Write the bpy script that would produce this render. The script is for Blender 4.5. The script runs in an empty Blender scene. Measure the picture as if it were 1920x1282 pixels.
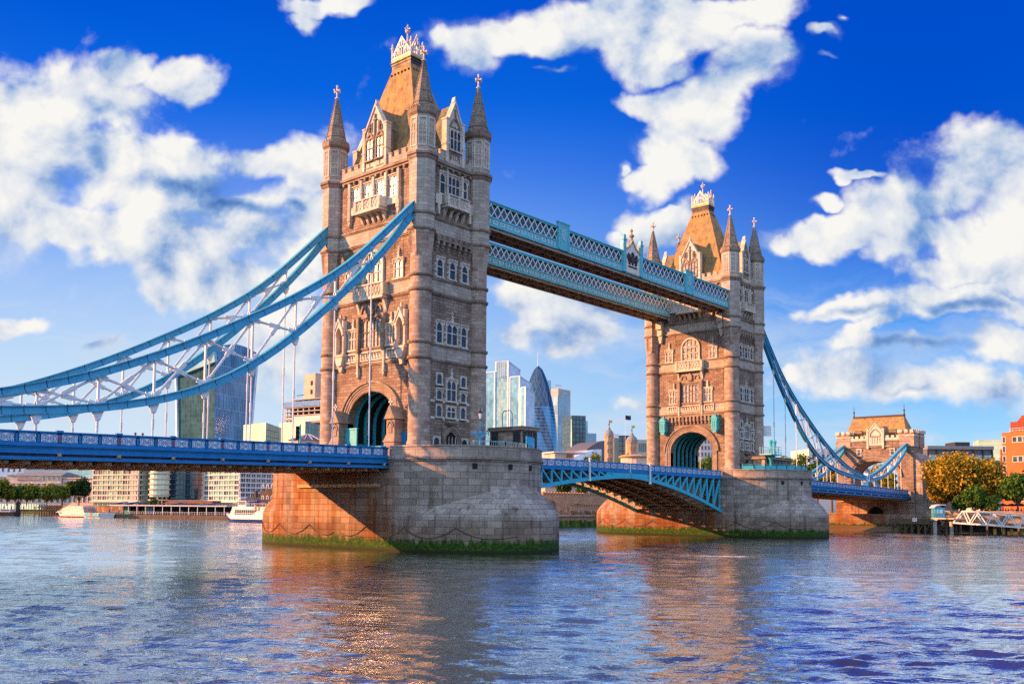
import bpy, bmesh, math, random
from math import sin, cos, pi, radians, sqrt, atan2, hypot, exp
from mathutils import Vector, Matrix, noise as mnoise
SC = bpy.context.scene
COL = SC.collection

# ------------------------------------------------------------------ camera
CAM = Vector((-85.176, -92.813, 5.487))
YAW, PITCH, ROLL, FPX, PPX, PPY = 0.854226, 0.069663, 0.007722, 1749.0, 948.36, 825.32
FWD = Vector((sin(YAW)*cos(PITCH), cos(YAW)*cos(PITCH), sin(PITCH)))
_r = Vector((cos(YAW), -sin(YAW), 0)); _u = _r.cross(FWD)
RGT = cos(ROLL)*_r + sin(ROLL)*_u
UPV = -sin(ROLL)*_r + cos(ROLL)*_u
cd = bpy.data.cameras.new("camera")
cam = bpy.data.objects.new("camera", cd); COL.objects.link(cam)
cd.sensor_width = 36.0; cd.lens = 36.0*FPX/1920
cd.shift_x = (960-PPX)/1920; cd.shift_y = (PPY-641)/1920
cd.clip_start = 0.5; cd.clip_end = 20000
cam.matrix_world = Matrix(((RGT.x, UPV.x, -FWD.x, CAM.x), (RGT.y, UPV.y, -FWD.y, CAM.y), (RGT.z, UPV.z, -FWD.z, CAM.z), (0, 0, 0, 1)))
SC.camera = cam

# ------------------------------------------------------------------ light
SUN_EL, SUN_PHI = radians(18), radians(47)          # phi: turned from the bridge axis (-X) towards the west (+Y)
SDIR = Vector((-cos(SUN_PHI)*cos(SUN_EL), sin(SUN_PHI)*cos(SUN_EL), sin(SUN_EL)))
sd = bpy.data.lights.new("sun", 'SUN'); so = bpy.data.objects.new("sun", sd); COL.objects.link(so)
sd.energy = 5.0; sd.angle = radians(0.5); sd.color = (1.0, 0.41, 0.14)
so.rotation_euler = SDIR.to_track_quat('Z', 'Y').to_euler()
VS = SC.view_settings
VS.view_transform = 'Standard'; VS.look = 'None'; VS.gamma = 1.0; VS.exposure = 1.38
SC.cycles.max_bounces = 6; SC.cycles.caustics_reflective = False; SC.cycles.caustics_refractive = False
SC.cycles.sample_clamp_indirect = 4.0
SC.cycles.use_denoising = False; SC.cycles.use_adaptive_sampling = True; SC.cycles.adaptive_threshold = 0.006   # a fine grain rather than smeared wavelets

# ------------------------------------------------------------------ node helper
class NT:
    def __init__(s, tree): s.t = tree; s.n = tree.nodes; s.l = tree.links
    def add(s, typ, inp=None, **kw):
        nd = s.n.new(typ)
        for k, v in kw.items(): setattr(nd, k, v)
        for k, v in (inp or {}).items():
            sk = nd.inputs[k]
            if isinstance(v, bpy.types.NodeSocket): s.l.new(v, sk)
            else: sk.default_value = v
        return nd
    def m(s, op, a, b=0.0, c=0.0, clamp=False):
        return s.add('ShaderNodeMath', {0: a, 1: b, 2: c}, operation=op, use_clamp=clamp).outputs[0]
    def vm(s, op, a, b=(0, 0, 0)):
        nd = s.add('ShaderNodeVectorMath', {0: a}, operation=op)
        if op == 'SCALE':
            if isinstance(b, bpy.types.NodeSocket): s.l.new(b, nd.inputs['Scale'])
            else: nd.inputs['Scale'].default_value = b
        elif isinstance(b, bpy.types.NodeSocket): s.l.new(b, nd.inputs[1])
        else: nd.inputs[1].default_value = b
        return nd.outputs['Value'] if op in ('LENGTH', 'DOT_PRODUCT') else nd.outputs[0]
    def mix(s, f, a, b, blend='MIX'):
        nd = s.add('ShaderNodeMix', data_type='RGBA', blend_type=blend)
        for sk, v in ((nd.inputs[0], f), (nd.inputs[6], a), (nd.inputs[7], b)):
            if isinstance(v, bpy.types.NodeSocket): s.l.new(v, sk)
            else: sk.default_value = (*v, 1) if isinstance(v, tuple) and len(v) == 3 else v
        return nd.outputs[2]
    def noise(s, vec, scale, detail=4, rough=.55, dist=0.0):
        return s.add('ShaderNodeTexNoise', {'Vector': vec, 'Scale': scale, 'Detail': detail, 'Roughness': rough, 'Distortion': dist})
    def ramp(s, f, stops, interp='LINEAR'):
        nd = s.add('ShaderNodeValToRGB', {0: f}); cr = nd.color_ramp; cr.interpolation = interp
        while len(cr.elements) < len(stops): cr.elements.new(0.5)
        for e, (p, c) in zip(cr.elements, stops): e.position = p; e.color = (*c, 1) if len(c) == 3 else c
        return nd.outputs[0]
    def rng(s, v, a, b, c=0.0, d=1.0, smooth=True):
        nd = s.add('ShaderNodeMapRange', {0: v, 1: a, 2: b, 3: c, 4: d})
        if smooth: nd.interpolation_type = 'SMOOTHSTEP'
        return nd.outputs[0]

# ------------------------------------------------------------------ sky
W = bpy.data.worlds.new("World"); SC.world = W; W.use_nodes = True
N = NT(W.node_tree); N.n.clear()
wo = N.add('ShaderNodeOutputWorld')
sky = N.add('ShaderNodeTexSky', sky_type='NISHITA', sun_disc=False, sun_elevation=SUN_EL,
            sun_rotation=atan2(SDIR.x, SDIR.y), altitude=0, air_density=1.0, dust_density=0.4, ozone_density=2.5)
D3 = N.add('ShaderNodeTexCoord').outputs['Generated']
# deep, polarised-looking blue: stronger saturation of the physical sky
skyc = N.add('ShaderNodeHueSaturation', {'Hue': 0.515, 'Saturation': 1.5, 'Value': 1.0, 'Color': sky.outputs[0]}).outputs[0]
# directions on a plane touching the sky to the north-west (az 48.9 deg): p = (a, b)
AZ = 0.854226
pf = N.vm('DOT_PRODUCT', D3, (sin(AZ), cos(AZ), 0)); pr_ = N.vm('DOT_PRODUCT', D3, (cos(AZ), -sin(AZ), 0))
pz = N.add('ShaderNodeSeparateXYZ', {0: D3}).outputs[2]
pfs = N.m('MAXIMUM', N.m('ABSOLUTE', pf), 0.12)
P = N.add('ShaderNodeCombineXYZ', {0: N.m('DIVIDE', pr_, pfs), 1: N.m('DIVIDE', pz, pfs), 2: N.m('MULTIPLY', N.m('SIGN', pf), 3.0)}).outputs[0]
warp = N.noise(P, 9.0, 4, .55).outputs['Color']
Pw = N.vm('ADD', P, N.vm('SCALE', N.vm('SUBTRACT', warp, (.5, .5, .5)), 0.085))
CLOUDS = [(-0.5358, 0.4159, 0.0826, 0.0704, 0.0, 1.15), (-0.5477, 0.3528, 0.0704, 0.0551, 0.0, 1.15), (-0.4722, 0.4405, 0.0918, 0.0379, -5.0, 1.15), (-0.4204, 0.4713, 0.0379, 0.0208, 0.0, 1.05), (-0.3583, 0.4626, 0.0459, 0.022, 8.0, 1.0999999999999999), (-0.393, 0.36, 0.1407, 0.0642, -10.0, 1.05), (-0.2983, 0.319, 0.104, 0.0379, 0.0, 1.05), (-0.5254, 0.3113, 0.0734, 0.0294, -10.0, 1.15), (-0.449, 0.2941, 0.0856, 0.0281, -8.0, 1.15), (-0.3669, 0.2769, 0.0979, 0.033, 0.0, 1.15), (-0.28, 0.2865, 0.0979, 0.0404, 0.0, 1.15), (-0.2221, 0.2988, 0.0551, 0.0428, 0.0, 1.15), (-0.3659, 0.2445, 0.0459, 0.0367, -30.0, 1.05), (-0.3079, 0.245, 0.0856, 0.0392, 0.0, 1.05), (-0.2356, 0.2544, 0.0673, 0.0581, 0.0, 1.05), (-0.3769, 0.2268, 0.0257, 0.0257, 0.0, 0.9500000000000001), (-0.2852, 0.3728, 0.0581, 0.0232, 8.0, 1.15), (-0.2414, 0.3762, 0.0502, 0.0281, 0.0, 1.15), (-0.2146, 0.3554, 0.0367, 0.0367, 0.0, 1.05), (-0.3508, 0.3543, 0.0257, 0.0122, 0.0, 0.9500000000000001), (-0.3491, 0.3963, 0.0159, 0.0184, 0.0, 0.75), (-0.5364, 0.2963, 0.052, 0.044, 0.0, 1.05), (-0.5372, 0.1834, 0.0477, 0.0147, 0.0, 1.05), (-0.4355, 0.169, 0.0336, 0.011, 25.0, 0.75), (-0.2395, 0.1752, 0.0795, 0.104, 0.0, 0.7000000000000001), (-0.2248, 0.5473, 0.0379, 0.0171, 0.0, 1.0999999999999999), (-0.1834, 0.5537, 0.0367, 0.0147, 0.0, 1.05), (-0.2321, 0.5307, 0.0257, 0.0147, 0.0, 0.9500000000000001), (-0.0321, 0.5243, 0.0685, 0.0294, 0.0, 1.15), (-0.0436, 0.4974, 0.0379, 0.0232, 0.0, 1.0999999999999999), (0.0182, 0.5235, 0.0404, 0.0257, 0.0, 1.15), (-0.0748, 0.5319, 0.0245, 0.0208, 0.0, 0.9500000000000001), (0.0625, 0.5177, 0.052, 0.022, 0.0, 1.15), (0.1039, 0.5364, 0.0826, 0.0318, 0.0, 1.15), (0.1511, 0.5062, 0.0581, 0.0428, 0.0, 1.15), (0.1688, 0.4808, 0.0428, 0.0171, 0.0, 1.05), (0.2342, 0.5509, 0.0856, 0.0208, 0.0, 1.15), (0.2906, 0.5588, 0.0367, 0.011, 0.0, 0.9500000000000001), (0.1808, 0.5278, 0.0765, 0.0336, 0.0, 1.15), (0.2811, 0.5073, 0.0343, 0.0281, 0.0, 1.15), (0.2572, 0.4827, 0.052, 0.0306, 30.0, 1.15), (0.2216, 0.457, 0.0642, 0.0336, 25.0, 1.15), (0.1792, 0.4457, 0.0581, 0.0232, 0.0, 1.15), (0.1498, 0.4455, 0.0379, 0.0208, 0.0, 1.0999999999999999), (0.2038, 0.4218, 0.0581, 0.0281, 20.0, 1.15), (0.1743, 0.3974, 0.0459, 0.0275, 0.0, 1.15), (0.2035, 0.3797, 0.0379, 0.0245, 0.0, 1.05), (0.1683, 0.3584, 0.0416, 0.0208, 15.0, 1.15), (0.139, 0.351, 0.0232, 0.0159, 0.0, 1.05), (0.1244, 0.3641, 0.011, 0.0122, 0.0, 0.85), (0.0509, 0.4799, 0.0281, 0.008, -5.0, 0.65), (0.3463, 0.5249, 0.0232, 0.0098, 20.0, 0.75), (0.3631, 0.5409, 0.0086, 0.0061, 0.0, 0.65), (0.34, 0.5016, 0.0159, 0.0061, 0.0, 0.5), (0.1739, 0.3019, 0.0379, 0.0208, 0.0, 1.05), (0.203, 0.2962, 0.0257, 0.0318, 0.0, 1.05), (0.1389, 0.2868, 0.0257, 0.011, 0.0, 0.9500000000000001), (0.1903, 0.3246, 0.0116, 0.0073, 0.0, 0.85), (0.2901, 0.2821, 0.0459, 0.0165, 0.0, 1.0999999999999999), (0.3309, 0.2854, 0.0459, 0.0184, 0.0, 1.15), (0.3689, 0.2975, 0.044, 0.0165, 8.0, 1.05), (0.3428, 0.3032, 0.0245, 0.0104, 0.0, 0.85), (0.3548, 0.3259, 0.0269, 0.008, 0.0, 0.9), (0.3917, 0.3602, 0.0355, 0.0073, 10.0, 0.9), (0.3728, 0.3511, 0.0122, 0.008, 0.0, 0.75), (0.466, 0.3399, 0.0734, 0.0336, 15.0, 1.15), (0.5134, 0.3642, 0.0704, 0.0428, 15.0, 1.15), (0.5551, 0.3885, 0.0404, 0.0318, 20.0, 1.15), (0.5533, 0.3316, 0.0612, 0.0551, 0.0, 1.15), (0.4737, 0.2983, 0.0704, 0.0367, 0.0, 1.15), (0.4361, 0.3099, 0.052, 0.0202, 0.0, 1.0999999999999999), (0.5227, 0.278, 0.0856, 0.0404, 0.0, 1.15), (0.4842, 0.2512, 0.0459, 0.0184, 0.0, 1.0999999999999999), (0.5539, 0.2546, 0.0581, 0.0294, 0.0, 1.15), (0.3762, 0.2198, 0.0856, 0.0147, 6.0, 0.9500000000000001), (0.4978, 0.2189, 0.1162, 0.022, 0.0, 1.05), (0.4048, 0.2006, 0.0392, 0.0086, 25.0, 0.9), (0.4332, 0.1793, 0.0856, 0.0135, 0.0, 0.9500000000000001), (0.5285, 0.1783, 0.0795, 0.0257, 0.0, 1.0), (0.4325, 0.1443, 0.1652, 0.0336, 0.0, 0.9), (0.5357, 0.1289, 0.0856, 0.0306, 0.0, 0.9), (0.3172, 0.1446, 0.0673, 0.0171, 0.0, 0.75), (0.0288, 0.2123, 0.052, 0.0306, 0.0, 0.9500000000000001), (0.0059, 0.1771, 0.0459, 0.0275, 0.0, 0.9500000000000001), (0.0752, 0.1893, 0.0704, 0.0367, 0.0, 1.0), (0.104, 0.2129, 0.0453, 0.0245, 0.0, 0.9), (0.0521, 0.1646, 0.0765, 0.0171, 0.0, 0.85), (0.1386, 0.1027, 0.0392, 0.0122, 0.0, 0.65)]
SHADES = [(-0.3693, 0.3482, 0.1224, 0.0428, -8.0, 0.62), (-0.2925, 0.3173, 0.0918, 0.0245, -5.0, 0.65), (-0.4521, 0.3745, 0.0734, 0.0551, 0.0, 0.29999999999999993), (-0.2342, 0.3195, 0.0428, 0.0196, 0.0, 0.5), (0.4977, 0.2148, 0.1285, 0.0208, 0.0, 0.6), (0.3762, 0.2162, 0.0918, 0.0159, 6.0, 0.6), (0.4678, 0.1749, 0.1407, 0.0245, 0.0, 0.44999999999999996), (0.5444, 0.2281, 0.0734, 0.0184, 0.0, 0.29999999999999993), (0.4322, 0.1339, 0.1224, 0.0184, 0.0, 0.35), (0.029, 0.1773, 0.0979, 0.0306, 0.0, 0.25)]
def blobs(P2, lst):
    acc = None
    sx = N.add('ShaderNodeSeparateXYZ', {0: P2}); flat = N.add('ShaderNodeCombineXYZ', {0: sx.outputs[0], 1: sx.outputs[1]}).outputs[0]
    for (cx, cy, rx, ry, rot, wgt) in lst:
        v = N.vm('SUBTRACT', flat, (cx, cy, 0))
        if rot: v = N.add('ShaderNodeVectorRotate', {'Vector': v, 'Angle': -radians(rot)}, rotation_type='Z_AXIS').outputs[0]
        v = N.vm('MULTIPLY', v, (1/rx, 1/ry, 0))
        ln = N.vm('LENGTH', v); f = N.m('MULTIPLY_ADD', ln, -1.15, wgt)       # cone, wgt at the centre, falling outwards
        acc = f if acc is None else N.m('SMOOTH_MAX', acc, f, 0.10)
    return acc
mask = blobs(Pw, CLOUDS)
def fbm(Pv): return N.noise(Pv, 9.0, 9, .54, .15).outputs[0]
nz = fbm(P); nz2 = fbm(N.vm('ADD', P, (-0.022, 0.020, 0)))
isback = N.m('LESS_THAN', pf, -0.05)
back = N.m('MULTIPLY', isback, N.m('SUBTRACT', N.noise(D3, 1.8, 4).outputs[0], .30))
mk = N.m('MAXIMUM', N.m('MAXIMUM', mask, -.58), N.m('SUBTRACT', back, N.m('MULTIPLY', N.m('SUBTRACT', 1.0, isback), 5.0)))
dens = N.m('ADD', N.m('MULTIPLY', mk, 1.0), N.m('MULTIPLY', N.m('ADD', N.m('MULTIPLY', N.m('SUBTRACT', nz, .5), 2.9), .12), 1.0))
dens2 = N.m('ADD', N.m('MULTIPLY', mk, 1.0), N.m('MULTIPLY', N.m('ADD', N.m('MULTIPLY', N.m('SUBTRACT', nz2, .5), 2.9), .12), 1.0))
alpha = N.m('MAXIMUM', N.rng(dens, -0.05, 0.55), N.m('MULTIPLY', N.rng(N.m('ADD', mask, N.m('MULTIPLY', N.m('SUBTRACT', N.noise(Pw, 5.0, 7, .7, .8).outputs[0], .5), 2.4)), -.15, .9), .55))
lit = N.m('ADD', N.m('MULTIPLY', N.m('SUBTRACT', dens, dens2), .8), 0.77)
shade = N.m('MAXIMUM', blobs(Pw, SHADES), 0.0)
lit = N.m('SUBTRACT', lit, N.m('MULTIPLY', shade, 1.0))
lit = N.m('ADD', lit, N.m('MULTIPLY', N.m('SUBTRACT', nz, .5), 0.5))
SKY_S = 0.13
cw = 0.95/SKY_S/2**1.38
ccol = N.ramp(N.m('MAXIMUM', N.m('MINIMUM', lit, 1.0), 0.0), [(0.0, (0.022*cw, 0.125*cw, 0.47*cw)), (0.4, (.25*cw, .42*cw, .74*cw)), (0.72, (.72*cw, .78*cw, .88*cw)), (1.0, (1.0*cw, .98*cw, .94*cw))])
# thin pale air low over the horizon, stronger towards the sun (left)
pa = N.add('ShaderNodeSeparateXYZ', {0: P}).outputs
haze = N.m('MULTIPLY', N.rng(pa[1], 0.46, 0.0), N.rng(pa[0], 0.55, -0.4))
grad = N.ramp(N.m('MINIMUM', N.m('MAXIMUM', pa[1], 0.0), 1.0), [(0.0, (.30*cw, .58*cw, .86*cw)), (0.09, (.20*cw, .48*cw, .88*cw)), (0.22, (.055*cw, .29*cw, .86*cw)), (0.36, (.006*cw, .13*cw, .78*cw)), (0.56, (.0*cw, .058*cw, .62*cw)), (0.72, (.03*cw, .16*cw, .60*cw)), (1.0, (.07*cw, .26*cw, .60*cw))])
grad = N.mix(N.m('MULTIPLY', N.rng(pa[0], 0.0, 0.5), N.rng(pa[1], 0.12, 0.4)), grad, (0.0, .034*cw, .54*cw))
skyc = N.mix(0.82, skyc, grad)
skyh = N.mix(N.m('MULTIPLY', haze, 0.97), skyc, (.70*cw, .84*cw, .97*cw))
# unseen clouds behind the camera, added and brightened to lift the shaded faces
ccol = N.vm('SCALE', ccol, N.m('MULTIPLY_ADD', isback, 0.95, 1.0))
ccol = N.mix(isback, ccol, N.vm('MULTIPLY', ccol, (.84, .97, 1.12)))
# thin layered stratus low over the roofs
sv = N.noise(N.vm('MULTIPLY', Pw, (1.6, 8.0, 1)), 2.6, 6, .6, .3).outputs[0]
skyh = N.mix(N.m('MULTIPLY', N.m('MULTIPLY', N.rng(sv, .40, .66), N.m('MULTIPLY', N.rng(pa[1], .30, .12), N.rng(pa[1], .0, .05))), .72), skyh, (.66*cw, .76*cw, .90*cw))
fin = N.mix(N.m('MULTIPLY', alpha, N.rng(pz, -0.01, 0.04)), skyh, ccol)
bg = N.add('ShaderNodeBackground', {'Color': fin, 'Strength': SKY_S})
N.l.new(bg.outputs[0], wo.inputs[0])

# ------------------------------------------------------------------ materials
def pmat(name, rough=.8, metal=0.0, col=None, spec=None):
    mt = bpy.data.materials.new(name); mt.use_nodes = True
    n = NT(mt.node_tree); bs = n.n['Principled BSDF']
    bs.inputs['Roughness'].default_value = rough; bs.inputs['Metallic'].default_value = metal
    if spec is not None: bs.inputs['Specular IOR Level'].default_value = spec
    if col: bs.inputs['Base Color'].default_value = (*col, 1)
    return mt, n, bs
def bump(n, bs, h, strength=.4, dist=.05):
    b = n.add('ShaderNodeBump', {'Height': h, 'Strength': strength, 'Distance': dist})
    n.l.new(b.outputs[0], bs.inputs['Normal'])
def objpos(n): return n.add('ShaderNodeNewGeometry').outputs['Position']
def stone(name, c1, c2, mortar, bw, bh, bmp=.5, rough=.85, ms=.02, stain=.5, rockface=0.0, streak=.5, moss=False, tint=(.5, .42, .36)):
    mt, n, bs = pmat(name, rough, spec=.25)
    uv = n.add('ShaderNodeTexCoord').outputs['UV']; pos = objpos(n)
    br = n.add('ShaderNodeTexBrick', {'Vector': uv, 'Color1': (*c1, 1), 'Color2': (*c2, 1), 'Mortar': (*mortar, 1), 'Scale': 1.0, 'Mortar Size': ms,
               'Mortar Smooth': .3, 'Bias': 0.0, 'Brick Width': bw, 'Row Height': bh}, offset=.5)
    big = n.noise(pos, .35, 5, .6).outputs[0]; fine = n.noise(pos, 6.0, 5, .65).outputs[0]
    st = n.noise(n.vm('MULTIPLY', pos, (1.6, 1.6, .12)), 1.0, 4, .6).outputs[0]
    col = n.mix(n.m('MULTIPLY', n.rng(big, .42, .72), stain), br.outputs[0], tint, 'MULTIPLY')
    col = n.mix(n.m('MULTIPLY', n.rng(st, .52, .75), streak), col, (.34, .30, .27), 'MULTIPLY')
    col = n.mix(1.0, col, n.ramp(fine, [(.25, (.72, .72, .72)), (.75, (1.2, 1.2, 1.2))]), 'MULTIPLY')
    if moss:
        sx = n.add('ShaderNodeSeparateXYZ', {0: pos}).outputs
        wv = n.m('MULTIPLY', n.m('SUBTRACT', n.noise(pos, .9, 6, .7).outputs[0], .5), 1.5)
        dr = n.m('MULTIPLY', n.m('SUBTRACT', n.noise(n.vm('MULTIPLY', pos, (2.2, 2.2, .25)), 1.0, 4).outputs[0], .5), 2.0)
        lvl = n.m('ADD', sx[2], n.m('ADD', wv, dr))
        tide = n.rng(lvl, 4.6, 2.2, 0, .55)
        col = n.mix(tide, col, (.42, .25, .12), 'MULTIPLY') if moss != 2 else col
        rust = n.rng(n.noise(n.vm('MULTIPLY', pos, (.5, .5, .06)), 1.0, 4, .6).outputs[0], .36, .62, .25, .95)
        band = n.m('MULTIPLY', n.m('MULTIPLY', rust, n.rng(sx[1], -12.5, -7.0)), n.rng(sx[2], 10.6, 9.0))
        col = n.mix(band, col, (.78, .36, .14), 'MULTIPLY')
        gm = n.ramp(n.noise(pos, 2.6, 7, .75).outputs[0], [(.32, (.004, .010, .003)), (.5, (.016, .058, .004)), (.64, (.055, .12, .008)), (.78, (.15, .11, .035))])
        col = n.mix(n.rng(lvl, 1.75, 1.1), col, gm)
        col = n.mix(n.rng(sx[2], .5, .15), col, (.020, .022, .010))
    n.l.new(col, bs.inputs['Base Color'])
    h = n.m('ADD', n.m('MULTIPLY', br.outputs[1], -1.0), n.m('MULTIPLY', fine, .35 + rockface))
    if rockface: h = n.m('ADD', h, n.m('MULTIPLY', n.noise(pos, 2.2, 4, .6).outputs[0], rockface*1.5))
    bump(n, bs, h, bmp, .06)
    return mt
def paint(name, col, rough=.45, wear=.25, dirt=(.45, .40, .36), scale=1.2):
    mt, n, bs = pmat(name, rough, spec=.3)
    pos = objpos(n)
    nz_ = n.noise(n.vm('MULTIPLY', pos, (1, 1, .45)), scale, 6, .65).outputs[0]
    c = n.mix(n.m('MULTIPLY', n.rng(nz_, .45, .75), wear), col, dirt, 'MULTIPLY')
    c = n.mix(1.0, c, n.ramp(n.noise(pos, 5, 3).outputs[0], [(.3, (.86, .86, .86)), (.7, (1.1, 1.1, 1.1))]), 'MULTIPLY')
    n.l.new(c, bs.inputs['Base Color'])
    n.l.new(n.rng(nz_, .3, .8, rough-.1, rough+.25), bs.inputs['Roughness'])
    bump(n, bs, nz_, .15, .02)
    return mt
def glass(name, col, rough=.08, spec=1.0, metal=0.0, vary=.35, scale=1.0):
    mt, n, bs = pmat(name, rough, metal, spec=spec)
    uv = n.add('ShaderNodeTexCoord').outputs['UV']
    nz_ = n.noise(uv, scale, 3, .7).outputs[0]
    c = n.mix(n.rng(nz_, .3, .7), tuple(x*(1-vary) for x in col), tuple(min(1, x*(1+vary)) for x in col))
    n.l.new(c, bs.inputs['Base Color'])
    bump(n, bs, n.noise(uv, scale*1.7, 2).outputs[0], .12, .05)
    return mt
M = {}
M['ashlar'] = stone('ashlar_stone', (.39, .35, .31), (.52, .475, .425), (.24, .21, .18), 1.05, .46, .35, stain=.45)
M['ashlar_pink'] = stone('pink_ashlar_stone', (.30, .215, .175), (.48, .40, .345), (.24, .20, .17), 1.0, .48, .40, stain=.45)
M['rock'] = stone('rock_faced_granite', (.215, .155, .125), (.36, .28, .23), (.19, .155, .13), .95, .40, .9, ms=.03, rockface=.7, stain=.65, streak=.75)
M['trim'] = stone('portland_trim', (.62, .57, .50), (.70, .65, .58), (.48, .43, .37), 1.3, .5, .25, stain=.55, ms=.012, streak=.65)
M['mould'] = stone('weathered_moulding', (.27, .21, .17), (.36, .30, .25), (.2, .17, .145), 1.2, .6, .35, stain=.7, streak=.7)
M['white'] = stone('white_dressed_stone', (.60, .57, .53), (.68, .65, .60), (.6, .56, .5), .7, .4, .2, stain=.35, ms=.01)
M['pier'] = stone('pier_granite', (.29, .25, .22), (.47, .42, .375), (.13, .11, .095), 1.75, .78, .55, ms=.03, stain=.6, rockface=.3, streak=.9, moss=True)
M['coping'] = stone('pier_coping', (.30, .26, .23), (.47, .415, .37), (.13, .11, .09), 1.9, .8, .4, ms=.025, stain=.6, streak=.7)
M['spire'] = stone('spire_stone', (.25, .21, .175), (.35, .30, .25), (.10, .08, .07), .7, .42, .4, stain=.6)
def slate(name, a, b, c):
    mt, n, bs = pmat(name, .8, spec=.3)
    uv = n.add('ShaderNodeTexCoord').outputs['UV']; pos = objpos(n)
    br = n.add('ShaderNodeTexBrick', {'Vector': uv, 'Color1': (*a, 1), 'Color2': (*b, 1), 'Mortar': (.06, .05, .04, 1), 'Scale': 1.0, 'Mortar Size': .015, 'Brick Width': .5, 'Row Height': .28}, offset=.5)
    col = n.mix(n.rng(n.noise(pos, .9, 6, .7).outputs[0], .38, .62), br.outputs[0], c)
    col = n.mix(n.m('MULTIPLY', n.rng(n.noise(n.vm('MULTIPLY', pos, (1.5, 1.5, .15)), 1.2, 4).outputs[0], .5, .7), .5), col, (.42, .22, .10), 'MULTIPLY')
    n.l.new(col, bs.inputs['Base Color']); bump(n, bs, br.outputs[1], -.4, .04)
    return mt
M['slate'] = slate('lichen_slate', (.21, .165, .095), (.30, .22, .12), (.42, .25, .09))
M['slate_grey'] = slate('grey_green_slate', (.10, .12, .11), (.15, .16, .13), (.24, .20, .11))
M['lead'] = paint('dark_lead', (.045, .045, .05), .5)
M['iron'] = paint('black_iron', (.02, .02, .022), .5)
M['gold'] = paint('worn_gilding', (.62, .40, .10), .4, .5)
M['cream'] = paint('white_and_cream_paint', (.74, .70, .62), .5, .35)
M['white_p'] = paint('white_steel_paint', (.74, .77, .83), .45, .22)
M['chain'] = paint('sky_blue_chain_paint', (.06, .38, .62), .40, .25, (.55, .6, .7))
M['sky'] = paint('light_sky_blue_truss_paint', (.04, .46, .66), .45, .25, (.55, .6, .7))
M['screen'] = paint('bright_blue_screen_paint', (.012, .42, .88), .5, .15)
M['cyan'] = paint('pale_cyan_walkway_paint', (.12, .52, .64), .45, .4, (.6, .5, .42))
M['teal'] = paint('turquoise_paint', (.040, .44, .56), .45, .35, (.5, .45, .4))
M['teal_pale'] = paint('pale_turquoise_paint', (.26, .56, .64), .45, .35, (.6, .52, .45))
M['blue'] = paint('royal_blue_paint', (.004, .19, .50), .5, .2, (.5, .55, .7))
M['blue_dk'] = paint('dark_blue_girder_paint', (.008, .020, .060), .5)
M['red'] = paint('red_badge_paint', (.42, .06, .05), .5)
M['under'] = paint('brown_underside_steel', (.40, .30, .22), .7, .6)
M['under_pale'] = paint('buff_walkway_soffit', (.50, .42, .35), .7, .6)
M['asphalt'] = paint('asphalt', (.055, .055, .058), .9)
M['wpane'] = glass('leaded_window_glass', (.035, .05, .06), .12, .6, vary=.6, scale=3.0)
M['wpane_refl'] = glass('leaded_glass_painted_reflection', (.34, .31, .27), .15, .7, vary=.85, scale=2.2)  # south panes only: bright sky reflection painted into the glass colour
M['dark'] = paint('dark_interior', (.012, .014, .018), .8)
M['wood'] = paint('weathered_timber', (.17, .115, .075), .85, .5)
M['bracket'] = paint('tan_cast_bracket', (.45, .33, .20), .6)

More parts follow.
